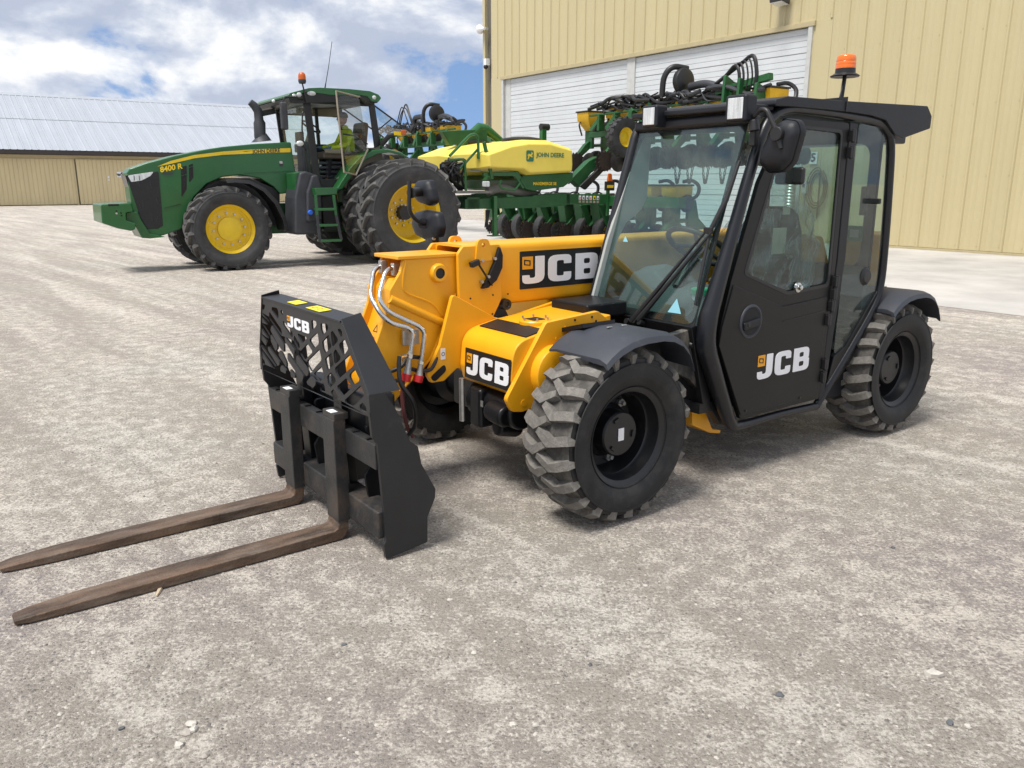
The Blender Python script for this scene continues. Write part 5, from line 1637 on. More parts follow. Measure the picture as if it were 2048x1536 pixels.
for k in range(9):
    px_, py_ = random.uniform(280, 318), random.uniform(372, 450)
    c = ta(px_, py_, 1, HY + 0.006)
    MB().bar((c.x, HY + 0.006, c.z), (c.x + random.uniform(-0.03, 0.03), HY + 0.006, c.z + random.uniform(0.05, 0.16)), 0.004, random.uniform(0.006, 0.016), (0, 1, 0)).build('grille_reflector', M['tractor_grey'], gr_p)
hl = ts_(HY + 0.006, (259, 351), (310, 343), (303, 352), (286, 361), (266, 364))
h_ = MB().prism(rounded(hl, 0.012), 'y', HY, HY + 0.010).build('headlight', M['lamp_glass'], hood_, 0.004)
for q in (272, 282):
    c = ta(q, 356, 1, HY + 0.011)
    MB().box((c.x, HY + 0.011, c.z), (0.010, 0.004, 0.08)).build('light_divider', M['tractor_grey'], h_)
st_ = ts_(HY, (316, 333), (330, 327), (343, 321.5), (389, 310), (446, 303), (504, 299), (560, 297), (581, 296), (581, 304.5), (560, 305), (504, 307), (446, 309.5), (389, 316.5), (343, 327.5))
MB().prism(st_, 'y', HY - 0.002, HY + 0.004).build('stripe', M['jd_yellow'], hood_)
a_, b_ = ta(505, 303.5, 1, HY + 0.006), ta(560, 301, 1, HY + 0.006)
U_ = (b_ - a_).normalized()
text('maker_lettering', 'JOHN DEERE', M['black_print'], hood_, Vector(((a_.x + b_.x) / 2, HY + 0.0055, ta(532, 302.3, 1, HY).z)), U_, Vector((-U_.z, 0, U_.x)) * (-1 if U_.x > 0 else 1) if False else Vector((0, 0, 1)), 0.088, weight=0.002, space=1.0)
a_, b_ = ta(327, 339, 1, HY + 0.004), ta(360, 333, 1, HY + 0.004)
U_ = (b_ - a_).normalized()
text('model_number', '8400 R', M['jd_yellow'], hood_, Vector(((a_.x + b_.x) / 2, HY + 0.004, (a_.z + b_.z) / 2)), U_, Vector((0, 0, 1)), 0.125, weight=0.004)
c = ta(337, 347, 1, HY)
MB().box((c.x, HY + 0.002, c.z), (0.17, 0.004, 0.035)).build('badge', M['tractor_grey'], hood_)
for q in (((363, 334), (374, 331), (374, 378), (364, 395)), ((378, 330), (386, 327), (387, 355), (379, 366))):
    MB().prism(rounded(ts_(HY, *q), 0.01), 'y', HY - 0.01, HY + 0.003).build('vent', M['grille'], hood_)
    a_, b_ = ta(q[0][0] - 1, (q[0][1] + q[3][1]) / 2 - 12, 1, HY + 0.004), ta(q[1][0] + 1, (q[0][1] + q[3][1]) / 2 - 16, 1, HY + 0.004)
    MB().bar(a_, b_, 0.004, 0.02, (0, 1, 0)).build('vent_bar', M['green'], hood_)
a_, b_ = ta(329, 417, 1, HY + 0.002), ta(362, 408, 1, HY + 0.002)
MB().bar(a_, b_, 0.003, 0.012, (0, 1, 0)).build('panel_gap', M['grille'], hood_)
a_, b_ = ta(487, 346, 1, HY + 0.002), ta(585, 342, 1, HY + 0.002)
MB().bar(a_, b_, 0.003, 0.010, (0, 1, 0)).build('panel_gap', M['green_dirty'], hood_)
c = ta(562, 327, 1, HY)
MB().box((c.x, HY + 0.002, c.z), (0.07, 0.004, 0.10)).build('emissions_label', M['tractor_grey'], hood_)
MB().box((c.x, HY + 0.005, c.z + 0.02), (0.055, 0.002, 0.045)).build('label_print', M['frame_grey'], hood_)
# the hood narrows to its nose in plan
XN, X0_ = max(p_[0] for p_ in hs), hs[0][0] - 1.35
for ob_ in [hood_] + [c_ for c_ in hood_.children] + [g_ for c_ in hood_.children for g_ in c_.children]:
    for v_ in ob_.data.vertices:
        if v_.co.x > X0_:
            v_.co.y *= 1 - 0.42 * min(1, (v_.co.x - X0_) / (XN - X0_)) ** 1.7
# front weight and bracket
wt = ts_(0.55, (201, 409), (262, 406), (267, 424), (252, 425), (253, 441), (273, 447), (270, 459), (262, 462), (236, 457), (204, 446))
wg = MB().prism(rounded(wt, 0.03), 'y', -0.55, 0.55).build('front_weight', M['green'], tr_, 0.02)
c = ta(227, 410, 1, 0.55)
MB().box((c.x, 0.55, c.z), (0.16, 0.006, 0.03)).build('hand_slot', M['grille'], wg)
for q in ((233, 422), (242, 426), (243, 431)):
    c = ta(*q, 1, 0.55)
    MB().cyl((c.x, 0.549, c.z), (c.x, 0.553, c.z), 0.014, 10).build('bolt_hole', M['grille'], wg)
c = ta(233, 427, 1, 0.55)
MB().cyl((c.x, 0.549, c.z), (c.x, 0.556, c.z), 0.016, 10).build('bolt', M['zinc'], wg)
br_ = ts_(0.40, (252, 425), (275, 424), (280, 436), (300, 467), (332, 474), (300, 477), (284, 476), (268, 447), (253, 444))
MB().prism(br_, 'y', -0.40, 0.40).build('weight_bracket', M['green'], tr_, 0.012)
# exhaust stack on the far side
EY = -0.30
ex = [ta(523, 283, 1, EY), ta(521, 272, 1, EY), ta(520, 271, 1, EY), ta(519, 246, 1, EY), ta(518, 240, 1, EY), ta(516, 222, 1, EY), ta(508, 211, 1, EY), ta(500, 204, 1, EY)]
MB().tube(ex, [0.19, 0.12, 0.115, 0.11, 0.085, 0.082, 0.075, 0.06], 18).build('exhaust_stack', M['tractor_grey'], tr_)
MB().bar(ta(520, 228, 1, EY), ta(550, 222, 1, EY), 0.05, 0.10).build('exhaust_bracket', M['tractor_black'], tr_)
# front fender over the wheel
fc_ = ts_(0.95, (452, 360), (470, 358), (500, 361), (530, 376), (555, 402), (572, 436), (577, 462))
lo_ = ts_(0.95, (453, 364), (470, 363), (498, 366), (525, 381), (548, 406), (564, 438), (570, 462))
rings = []
for (x_, z_), (x2, z2) in zip(fc_, lo_):
    rings.append([(x_, 0.50, z_), (x_, 0.97, z_), (x2, 1.0, z2 - 0.02), (x2, 0.97, z2), (x2, 0.50, z2)])
MB().loft(rings).build('front_fender', M['tractor_black'], tr_, 0.006, smooth=50)

# cab
CYH = 0.84
cabt = thing.__wrapped__ if False else None
def tpt(px_, py_, y): return ta(px_, py_, 1, y)
AT_, AB_ = tpt(614, 205, CYH), tpt(640, 392, CYH)
CT_ = tpt(742, 205, CYH)
Z_FLOOR = tpt(650, 362, CYH).z
Z_ROOF = tpt(640, 196, CYH).z
XA, XC = AT_.x, CT_.x
base_poly = ts_(CYH, (632, 358), (672, 359), (688, 352), (690, 376), (676, 385), (642, 385))
cabo = MB().prism(base_poly, 'y', -CYH, CYH).build('cab_body', M['tractor_black'], tr_, 0.01)
MB().box(((XA + XC) / 2, 0, Z_FLOOR - 0.03), (XA - XC, 2 * CYH - 0.1, 0.05)).build('cab_floor', M['tan_trim'], cabo)
for sgn in (1, -1):
    y_ = CYH * sgn
    fr_ = ts_(CYH, (607, 204), (621, 204), (646, 392), (633, 392))
    MB().prism(fr_, 'y', y_ - 0.05 if sgn > 0 else y_, y_ if sgn > 0 else y_ + 0.05).build('front_post', M['tractor_black'], cabo, 0.008)
    cp = ts_(CYH, (738, 205), (749, 205), (762, 290), (750, 296))
    MB().prism(cp, 'y', y_ - 0.05 if sgn > 0 else y_, y_ if sgn > 0 else y_ + 0.05).build('rear_post', M['tractor_black'], cabo, 0.008)
XRR = tpt(762, 290, CYH).x
# lower rear walls behind the door
lw_ = ts_(CYH - 0.03, (672, 359), (735, 300), (758, 290), (770, 330), (740, 360), (690, 376))
for sgn in (1, -1):
    MB().prism(lw_, 'y', sgn * (CYH - 0.05), sgn * (CYH - 0.03)).build('rear_side_panel', M['tan_trim'], cabo)
MB().box((XRR, 0, tpt(755, 300, 0.8).z - 0.12), (0.06, 2 * CYH - 0.1, 0.35)).build('rear_wall', M['tractor_black'], cabo)
# far side door frame bar, with window below
MB().bar((XA, -CYH + 0.02, Z_ROOF - 0.1), (XC, -CYH + 0.02, Z_ROOF - 0.1), 0.05, 0.18).build('side_header', M['tan_trim'], cabo)
MB().bar((XA, CYH - 0.02, Z_ROOF - 0.02), (XC, CYH - 0.02, Z_ROOF - 0.02), 0.06, 0.16).build('side_header', M['tractor_black'], cabo, 0.01)
mid = (XA * 0.35 + XC * 0.65)
MB().bar((mid, -CYH + 0.03, Z_FLOOR), (mid + 0.05, -CYH + 0.03, Z_ROOF), 0.05, 0.06).build('far_post', M['tractor_black'], cabo)
MB().box(((XA + XC) / 2 + 0.0, -CYH + 0.03, Z_FLOOR + 0.16), (XA - XC, 0.03, 0.36)).build('far_side_panel', M['tractor_black'], cabo)
# glass: windscreen, far side, rear
g0, g1 = (XA + 0.03, Z_ROOF - 0.05), (AB_.x + 0.05, Z_FLOOR + 0.05)
MB().raw([(g0[0], -CYH + 0.05, g0[1]), (g0[0], CYH - 0.05, g0[1]), (g1[0], CYH - 0.05, g1[1]), (g1[0], -CYH + 0.05, g1[1])], [(0, 1, 2, 3)]).build('windscreen', M['tractor_glass'], cabo, fix=False)
MB().raw([(XA, -CYH + 0.01, Z_ROOF - 0.2), (XC, -CYH + 0.01, Z_ROOF - 0.2), (XRR, -CYH + 0.01, Z_FLOOR + 0.3), (AB_.x, -CYH + 0.01, Z_FLOOR + 0.3)], [(0, 1, 2, 3)]).build('far_glass', M['tractor_glass'], cabo, fix=False)
# rear window, propped open
RW0 = Vector((XC - 0.05, 0, Z_ROOF - 0.02))
RW1 = Vector((ta(826, 268, 1, 0.7).x, 0, ta(826, 268, 1, 0.7).z))
MB().raw([(RW0.x, -0.7, RW0.z), (RW0.x, 0.7, RW0.z), (RW1.x, 0.7, RW1.z), (RW1.x, -0.7, RW1.z)], [(0, 1, 2, 3)]).build('rear_window', M['tractor_glass'], cabo, fix=False)
for y_ in (-0.7, 0.7):
    MB().bar((RW0.x, y_, RW0.z), (RW1.x, y_, RW1.z), 0.025, 0.025).build('window_edge', M['tractor_black'], cabo)
MB().tube([(XRR, 0.68, ta(760, 262, 1, 0.7).z), tuple((RW0 + RW1) / 2 + Vector((0, 0.68, 0)))], 0.012, 8).build('gas_strut', M['tractor_black'], cabo)
# roof
rb = ts_(0.95, (574, 192), (580, 186), (606, 179), (618, 176), (640, 175), (700, 178), (740, 182), (757, 189), (763, 196), (757, 204), (744, 203), (735, 193), (718, 190), (660, 190), (640, 187), (615, 184), (590, 189), (580, 195))
rb2 = ts_(0.93, (577, 196), (586, 190), (600, 186), (615, 182), (640, 185), (660, 189), (718, 189), (740, 193), (758, 200), (755, 206), (742, 205), (740, 203), (612, 206), (590, 207), (580, 204))
roof_ = MB().prism(rounded(rb, 0.03), 'y', -0.95, 0.95).build('roof', M['green'], cabo, 0.03, seg=3)
MB().prism(rounded(rb2, 0.02), 'y', -0.93, 0.93).build('roof_rim', M['tractor_black'], roof_, 0.015)
for q, sz in (((623, 186.5), (0.17, 0.085)), ((598, 189), (0.11, 0.085)), ((588, 191), (0.09, 0.07)), ((748, 195), (0.10, 0.085)), ((547, 202), (0.06, 0.06))):
    c = ta(*q, 1, 0.94)
    MB().sphere((c.x, 0.935, c.z), (sz[0] / 2, 0.03, sz[1] / 2), 16, 8).build('roof_lamp', M['lamp_glass'], roof_)
c = ta(602, 168, 1, 0.90)
p2 = ta(612, 205, 1, 0.92)
bcn = MB().tube([(p2.x, 0.97, p2.z), (c.x, 0.97, c.z)], 0.014, 8).build('beacon_pole', M['tractor_black'], roof_)
MB().lathe([(0.0, 0.0), (0.055, 0.0), (0.068, 0.03), (0.068, 0.065), (0.0, 0.066)], 'z', (c.x, 0.97, c.z), 18).build('beacon_base', M['tractor_grey'], bcn)
MB().lathe([(0.066, 0.066), (0.066, 0.12), (0.058, 0.16), (0.035, 0.185), (0.0, 0.19)], 'z', (c.x, 0.97, c.z), 18).build('beacon_lens', M['ginger'], bcn)
a_, b_, c_ = ta(650, 176, 1, 0.6), ta(657, 135, 1, 0.6), ta(664, 83, 1, 0.6)
MB().tube([a_, a_.lerp(b_, 0.3)], [0.014, 0.008], 8).build('antenna_base', M['tractor_black'], roof_)
MB().tube([a_, b_, c_], [0.008, 0.006, 0.005], 6).build('antenna', M['tractor_black'], roof_)
# mirror, handrail, small lamp
mm = MB().box(ta(568, 232, 1, 1.25), (0.12, 0.10, 0.46)).build('side_mirror', M['tractor_grey'], cabo, 0.03)
MB().tube(bendy([ta(612, 200, 1, 0.9), ta(590, 194, 1, 1.1), ta(567, 194, 1, 1.25), ta(567, 216, 1, 1.25)], 0.06), 0.014, 8).build('mirror_bracket', M['tractor_black'], mm)
MB().tube(bendy([ta(610, 222, 1, 0.95), ta(605, 224, 1, 0.98), ta(604, 260, 1, 0.98), ta(609, 300, 1, 0.98), ta(616, 345, 1, 0.92)], 0.05), 0.014, 8).build('hand_rail', M['tractor_black'], cabo)
c = ta(600, 287, 1, 1.0)
MB().sphere(c, (0.07, 0.04, 0.05), 14, 8).build('side_lamp', M['lamp_glass'], cabo)
MB().tube([c, ta(612, 300, 1, 0.86)], 0.015, 8).build('lamp_arm', M['tractor_black'], cabo)
# open door, hinged at the rear post
dq = [ta(744, 206, 1, 0.87), ta(757, 296, 1, 0.87)]
fr0, fr1, fr2 = ta(672, 182, 1, 1.55), ta(688, 344, 1, 1.55), ta(712, 350, 1, 1.40)
hi0, hi1 = ta(718, 194, 1, 1.05), ta(736, 298, 1, 1.02)
dd = MB().tube([hi0, fr0, fr0.lerp(fr1, 0.5), fr1, fr2, hi1], 0.016, 8).build('open_door', M['tan_trim'], cabo)
MB().raw([hi0, fr0, fr1, fr2, hi1], [(0, 1, 2, 3, 4)]).build('door_glass', M['dark_glass'], dd, fix=False)
MB().tube([hi0, ta(728, 204, 1, 0.95), dq[0]], [0.03, 0.045, 0.03], 8).build('door_hinge', M['tractor_black'], dd)
MB().tube([hi1, ta(748, 300, 1, 0.9)], 0.025, 8).build('door_hinge', M['tractor_black'], dd)
MB().tube([ta(686, 268, 1, 1.45), ta(712, 272, 1, 1.2), ta(735, 288, 1, 1.05)], 0.014, 8).build('door_rail', M['tractor_grey'], dd)
# seat, console, steering wheel inside
XS = (XA * 0.42 + XC * 0.58)
mb = MB()
zs = ta(660, 311, 1, 0.25).z
xs = ta(665, 311, 1, 0.25).x
mb.box((xs - 0.12, 0.18, zs), (0.76, 0.54, 0.13))
mb.box((xs - 0.60, 0.18, zs + 0.30), (0.14, 0.50, 0.66), Matrix.Rotation(R(-8), 3, 'Y'))
seat_t = mb.build('driver_seat', M['tan_fabric'], cabo, 0.05, seg=3)
for k in range(5):
    MB().box((xs - 0.02, 0.18, zs - 0.14 - 0.085 * k), (0.40, 0.42, 0.06)).build('bellows', M['tractor_grey'], seat_t, 0.02)
MB().box((xs + 0.05, 0.46, zs + 0.07), (0.36, 0.10, 0.09)).build('armrest', M['tan_trim'], seat_t, 0.03)
MB().box((xs + 0.42, -0.36, zs + 0.35), (0.08, 0.30, 0.20)).build('display', M['tractor_black'], cabo, 0.01)
MB().box((xs + 0.18, -0.42, zs + 0.15), (0.60, 0.24, 0.16)).build('console', M['tractor_grey'], cabo, 0.02)
sw_ = ta(596, 246, 1, 0.1)
tor = []
for k in range(25):
    a = 2 * PI * k / 24
    tor.append(Vector((XA - 0.30 + 0.19 * math.cos(a) * 0.8, 0.15 + 0.19 * math.sin(a), zs + 0.52 + 0.10 * math.cos(a))))
MB().tube(tor, 0.016, 8).tube([(XA - 0.30, 0.15, zs + 0.52), (XA - 0.15, 0.15, zs + 0.1)], 0.04, 10).build('steering_wheel', M['tractor_black'], cabo)
MB().box((XA - 0.12, 0.15, (zs + 0.25 + Z_FLOOR) / 2), (0.16, 0.34, zs + 0.25 - Z_FLOOR)).build('front_console', M['tractor_grey'], cabo, 0.03)
MB().box((XA - 0.25, -0.2, Z_ROOF - 0.12), (0.28, 0.5, 0.16)).build('radio_panel', M['tan_trim'], cabo, 0.02)
# rear fender, steps, tank
fo = [(672, 378), (682, 362), (700, 334), (720, 312), (745, 300), (775, 297), (800, 303), (818, 314)]
fi = [(684, 378), (695, 362), (712, 338), (732, 319), (755, 308), (778, 305), (800, 310), (815, 319)]
rings = []
for (x_, z_), (x2, z2) in zip(ts_(1.05, *fo), ts_(1.05, *fi)):
    rings.append([(x_, 0.60, z_), (x_, 1.02, z_), (x_, 1.07, z_ - 0.02), (x2, 1.07, z2), (x2, 0.60, z2)])
MB().loft(rings).build('rear_fender', M['green'], tr_, 0.01, smooth=50)
MB().loft([[(a_[0], -a_[1], a_[2]) for a_ in r_] for r_ in rings]).build('rear_fender', M['green'], tr_, 0.01, smooth=50)
tk = ts_(1.05, (590, 396), (600, 346), (612, 342), (634, 350), (644, 372), (645, 468), (590, 470))
tank_ = MB().prism(rounded(tk, 0.06, 4), 'y', 0.45, 1.05).build('fuel_tank', M['tractor_grey'], tr_, 0.04, seg=3)
tk2 = ts_(1.06, (612, 385), (622, 352), (634, 348), (642, 375), (643, 440), (612, 445))
MB().prism(rounded(tk2, 0.05), 'y', 0.6, 1.12).build('tank_bulge', M['tractor_grey'], tank_, 0.05, seg=3)
c = ta(620.5, 425, 1, 1.13)
M['blue_cap'] = mat('blue_cap', (0.03, 0.13, 0.62), 0.4)
MB().lathe([(0.0, 0.04), (0.035, 0.04), (0.045, 0.02), (0.045, -0.02)], 'y', (c.x, 1.13, c.z), 16).build('filler_cap', M['blue_cap'], tank_)
bx_ = ts_(0.95, (588, 346), (600, 344), (604, 382), (590, 384))
MB().prism(bx_, 'y', 0.5, 0.98).build('tool_box', M['green_dirty'], tr_, 0.01)
c = ta(610, 348, 1, 0.9)
MB().cyl((c.x, 0.95, c.z - 0.06), (c.x, 0.95, c.z + 0.03), 0.07, 16, 0.05).build('reservoir', M['green'], tr_)
SYY = 1.28
stp = MB().prism(ts_(SYY, (630, 376), (676, 375), (674, 389), (632, 391)), 'y', 0.86, SYY).build('step_platform', M['green'], tr_, 0.01)
for (xa_, xb_, yy_) in ((635, 671, 419), (638, 676, 451), (641, 683, 482)):
    a_, b_ = ta(xa_, yy_, 1, SYY + 0.02), ta(xb_, yy_, 1, SYY + 0.02)
    MB().box(((a_.x + b_.x) / 2, SYY - 0.06, a_.z), (abs(a_.x - b_.x), 0.22, 0.045)).build('step', M['green'], stp, 0.008)
for pts in (((631, 390), (634, 430), (640, 484)), ((667, 390), (672, 430), (683, 480))):
    q = [ta(*p_, 1, SYY + 0.03) for p_ in pts]
    for i in range(2):
        MB().bar(q[i], q[i + 1], 0.05, 0.03, (0, 1, 0)).build('step_rail', M['green'] if i == 0 else M['tractor_grey'], stp, 0.004)
MB().prism(ts_(0.80, (640, 392), (672, 390), (684, 460), (646, 462)), 'y', 0.5, 0.85).build('battery_box', M['tractor_black'], tr_, 0.03)
# amber marker arm above the rear fender
a_, b_, c_ = ta(763, 290, 1, 0.9), ta(778, 272, 1, 1.0), ta(812, 262, 1, 1.05)
arm = MB().tube([a_, b_, c_], [0.05, 0.05, 0.035], 8).build('marker_arm', M['tractor_black'], tr_)
MB().box(ta(796, 267, 1, 1.06), (0.16, 0.03, 0.07)).build('reflector', M['jd_yellow'], arm)
MB().box(ta(807, 265, 1, 1.08), (0.10, 0.05, 0.085)).build('amber_lamp', M['ginger'], arm, 0.01)

# ------------------------------------------------------------ the operator sitting in the tractor
M['skin'] = mat('skin', (0.42, 0.22, 0.15), 0.6)
M['hivis'] = mat('hivis', (0.55, 0.72, 0.04), 0.8, var=0.1)
M['trousers'] = mat('trousers', (0.012, 0.012, 0.015), 0.9)
M['cap'] = mat('cap', (0.10, 0.09, 0.07), 0.9)
M['glove'] = mat('glove', (0.10, 0.20, 0.30), 0.9)
M['boot'] = mat('boot', (0.10, 0.065, 0.035), 0.9)
SEATX, SEATZ = xs - 0.36, zs - 0.10
per = thing('person', 'person in yellow vest and cap sitting in the tractor cab', 'person', TF.wor((SEATX, 0.18, SEATZ)), TF.deg)


def skin_body(name, J, E, mt, parent, root=0, sub=2):
    me = D.meshes.new(name)
    me.from_pydata([j[0] for j in J], E, [])
    ob = link(D.objects.new(name, me), parent)
    sk = ob.modifiers.new('skin', 'SKIN')
    sv = me.skin_vertices[0].data if me.skin_vertices else None
    if sv is None:
        bm = bmesh.new(); bm.from_mesh(me)
        bm.verts.layers.skin.verify()
        bm.to_mesh(me); bm.free()
        sv = me.skin_vertices[0].data
    for i, j in enumerate(J):
        sv[i].radius = j[1] if isinstance(j[1], tuple) else (j[1], j[1])
        sv[i].use_root = i == root
    sb2 = ob.modifiers.new('sub', 'SUBSURF')
    sb2.levels = sb2.render_levels = sub
    me.materials.append(mt)
    return ob


J = [((0, 0, 0.10), (0.17, 0.13)), ((-0.02, 0, 0.30), (0.17, 0.12)), ((0.02, 0, 0.50), (0.18, 0.12)), ((0.04, 0, 0.60), (0.075, 0.075)), ((0.07, 0, 0.68), (0.055, 0.055)),
     ((0.03, 0.20, 0.54), 0.062), ((0.10, 0.27, 0.30), 0.052), ((0.34, 0.16, 0.24), 0.042), ((0.41, 0.14, 0.24), 0.034),
     ((0.03, -0.20, 0.54), 0.062), ((0.14, -0.27, 0.32), 0.052), ((0.38, -0.26, 0.26), 0.042), ((0.45, -0.25, 0.26), 0.034)]
E_ = [(0, 1), (1, 2), (2, 3), (3, 4), (2, 5), (5, 6), (6, 7), (7, 8), (2, 9), (9, 10), (10, 11), (11, 12)]
body = skin_body('upper_body', J, E_, M['hivis'], per)
J = [((0, 0, 0.08), (0.17, 0.12)), ((0.06, 0.10, 0.06), 0.095), ((0.46, 0.16, 0.09), 0.075), ((0.50, 0.16, -0.34), 0.055), ((0.06, -0.10, 0.06), 0.095), ((0.44, -0.16, 0.10), 0.075), ((0.40, -0.16, -0.36), 0.055)]
skin_body('trousers', J, [(0, 1), (1, 2), (2, 3), (0, 4), (4, 5), (5, 6)], M['trousers'], body)
for x_, y_ in ((0.50, 0.16), (0.40, -0.16)):
    MB().loft([[(x_ - 0.07, y_ - 0.045, -0.47), (x_ + 0.19, y_ - 0.05, -0.47), (x_ + 0.19, y_ + 0.05, -0.47), (x_ - 0.07, y_ + 0.045, -0.47)],
               [(x_ - 0.07, y_ - 0.045, -0.42), (x_ + 0.17, y_ - 0.045, -0.42), (x_ + 0.17, y_ + 0.045, -0.42), (x_ - 0.07, y_ + 0.045, -0.42)],
               [(x_ - 0.06, y_ - 0.04, -0.32), (x_ + 0.05, y_ - 0.04, -0.33), (x_ + 0.05, y_ + 0.04, -0.33), (x_ - 0.06, y_ + 0.04, -0.32)]]).build('boot', M['boot'], body, 0.02, seg=3)
hd_ = MB().sphere((0.10, 0, 0.79), (0.098, 0.077, 0.118), 16, 12)
hd_.sphere((0.195, 0, 0.775), (0.022, 0.015, 0.022), 8, 6).sphere((0.09, 0.077, 0.78), (0.02, 0.012, 0.03), 8, 6).sphere((0.09, -0.077, 0.78), (0.02, 0.012, 0.03), 8, 6).sphere((0.14, 0, 0.70), (0.05, 0.045, 0.035), 10, 6)
head = hd_.build('head', M['skin'], body, smooth=60)
for y_ in (-0.03, 0.03):
    MB().sphere((0.183, y_, 0.80), (0.012, 0.014, 0.008), 8, 6).build('eye', M['black_print'], head)
MB().box((0.183, 0, 0.735), (0.012, 0.045, 0.008)).build('mouth', M['red_print'], head, 0.003)
MB().lathe([(0.106, 0.0), (0.106, 0.03), (0.09, 0.075), (0.05, 0.10), (0.0, 0.106)], 'z', (0.09, 0, 0.81), 18).box((0.215, 0, 0.818), (0.11, 0.13, 0.012)).build('cap', M['cap'], head, smooth=50)
for (hx_, hy_, hz_) in ((0.43, 0.14, 0.24), (0.47, -0.25, 0.26)):
    J = [((hx_, hy_, hz_), 0.030), ((hx_ + 0.07, hy_, hz_ - 0.01), (0.040, 0.018))]
    E_ = [(0, 1)]
    for k, dy in enumerate((-0.030, -0.010, 0.010, 0.030)):
        b0 = len(J)
        ln_ = (0.055, 0.066, 0.062, 0.048)[k]
        J += [((hx_ + 0.085, hy_ + dy, hz_ - 0.012), 0.010), ((hx_ + 0.085 + ln_ * 0.55, hy_ + dy, hz_ - 0.022), 0.009), ((hx_ + 0.085 + ln_ * 0.85, hy_ + dy, hz_ - 0.045), 0.008)]
        E_ += [(1, b0), (b0, b0 + 1), (b0 + 1, b0 + 2)]
    b0 = len(J)
    J += [((hx_ + 0.03, hy_ + 0.04, hz_ - 0.01), 0.011), ((hx_ + 0.065, hy_ + 0.058, hz_ - 0.022), 0.009)]
    E_ += [(0, b0), (b0, b0 + 1)]
    skin_body('glove', J, E_, M['glove'], body, sub=1)
# ------------------------------------------------------------ the planter hitched behind the tractor
pl_ = thing('planter', 'green row crop planter with yellow seed tanks and raised wings', 'planter', TF.o, TF.deg)
S0 = RXX - 5.5                                # toolbar line behind the rear axle


def pu(px):
    """how far across the toolbar line a picture column lies"""
    r_ = (px - 1024) / F_PX / math.cos(PITCH)
    P0 = TF.wor((S0, 0, 0)); d = TF.m.col[1]
    k = 1.0
    return (r_ * P0.y - P0.x) / (d.x - r_ * d.y)


# row unit prototype, +x forward, hung from the toolbar at its origin
def row_unit(parent, loc, rot=0.0):
    body = MB()
    body.box((-0.05, 0, 0.05), (0.06, 0.24, 0.42))
    for z_ in (0.16, -0.10):
        for y_ in (-0.10, 0.10):
            body.bar((-0.05, y_, z_), (-0.42, y_, z_ + 0.02), 0.02, 0.06)
    body.prism(rounded([(-0.38, 0.30), (-0.56, 0.30), (-0.66, -0.05), (-0.95, -0.28), (-1.02, -0.36), (-0.90, -0.36), (-0.60, -0.22), (-0.42, -0.35), (-0.36, -0.1)], 0.02), 'y', -0.035, 0.035)
    body.prism(rounded([(-0.02, 0.0), (0.10, -0.08), (0.34, -0.34), (0.32, -0.42), (0.02, -0.20), (-0.05, -0.14)], 0.02), 'y', -0.05, 0.05)
    ob = body.build('row_unit', M['green_dirty'], parent, 0.006)
    ob.location = loc
    ob.rotation_euler = (0, rot, 0)
    hp = MB().loft([[(-0.20, -0.10, 0.20), (0.0, -0.10, 0.20), (0.0, 0.10, 0.20), (-0.20, 0.10, 0.20)],
                    [(-0.30, -0.19, 0.40), (0.14, -0.19, 0.40), (0.14, 0.19, 0.40), (-0.30, 0.19, 0.40)], [(-0.30, -0.19, 0.56), (0.16, -0.19, 0.56), (0.16, 0.19, 0.56), (-0.30, 0.19, 0.56)]])
    h = hp.build('hopper', M['hopper_yellow'], ob, 0.012)
    MB().box((-0.07, 0, 0.575), (0.50, 0.42, 0.03)).build('lid', M['tractor_black'], ob, 0.008)
    MB().lathe([(0.0, 0.06), (0.12, 0.06), (0.165, 0.03), (0.165, -0.03), (0.0, -0.05)], 'y', (-0.16, 0.20, 0.24), 20).build('seed_meter', M['tractor_black'], ob)
    for y_ in (-0.11, 0.11):
        MB().lathe([(0.0, 0.02), (0.10, 0.02), (0.15, 0.045), (0.20, 0.055), (0.215, 0.03), (0.215, -0.03), (0.20, -0.05), (0.0, -0.03)], 'y', (-0.36, y_ * 1.3, -0.40), 24).build('gauge_wheel', M['rubber_lug'], ob)
    MB().lathe([(0.0, 0.012), (0.20, 0.004), (0.205, 0.0), (0.20, -0.004), (0.0, -0.01)], 'y', (0.02, 0.10, -0.45), 26).build('opener_disc', M['disc_steel'], ob)
    sp = []
    for k in range(32):
        a = 2 * PI * k / 32
        r_ = 0.21 if k % 2 else 0.165
        sp.append((0.30 + r_ * math.cos(a), -0.44 + r_ * math.sin(a)))
    for y_ in (-0.05, 0.06):
        MB().prism(sp, 'y', y_ - 0.006, y_ + 0.006).build('row_cleaner', M['worn_rust'], ob)
    for y_ in (-0.07, 0.07):
        MB().lathe([(0.0, 0.015), (0.12, 0.02), (0.15, 0.012), (0.15, -0.012), (0.0, -0.015)], 'y', (-0.98, y_, -0.46), 18).build('closing_wheel', M['rubber_big'], ob)
    hs_ = [(-0.20, 0.24, 0.30), (-0.36, 0.26, 0.40), (-0.42, 0.22, 0.56), (-0.36, 0.10, 0.66), (-0.20, 0.02, 0.64)]
    MB().tube(spline(hs_, 5), 0.035, 8).build('vacuum_hose', M['hose'], ob)
    MB().tube(spline([(-0.30, -0.12, 0.25), (-0.10, -0.14, 0.42), (0.15, -0.10, 0.35), (0.12, -0.05, 0.10)], 5), 0.018, 6).build('feed_hose', M['hose'], ob)
    return ob


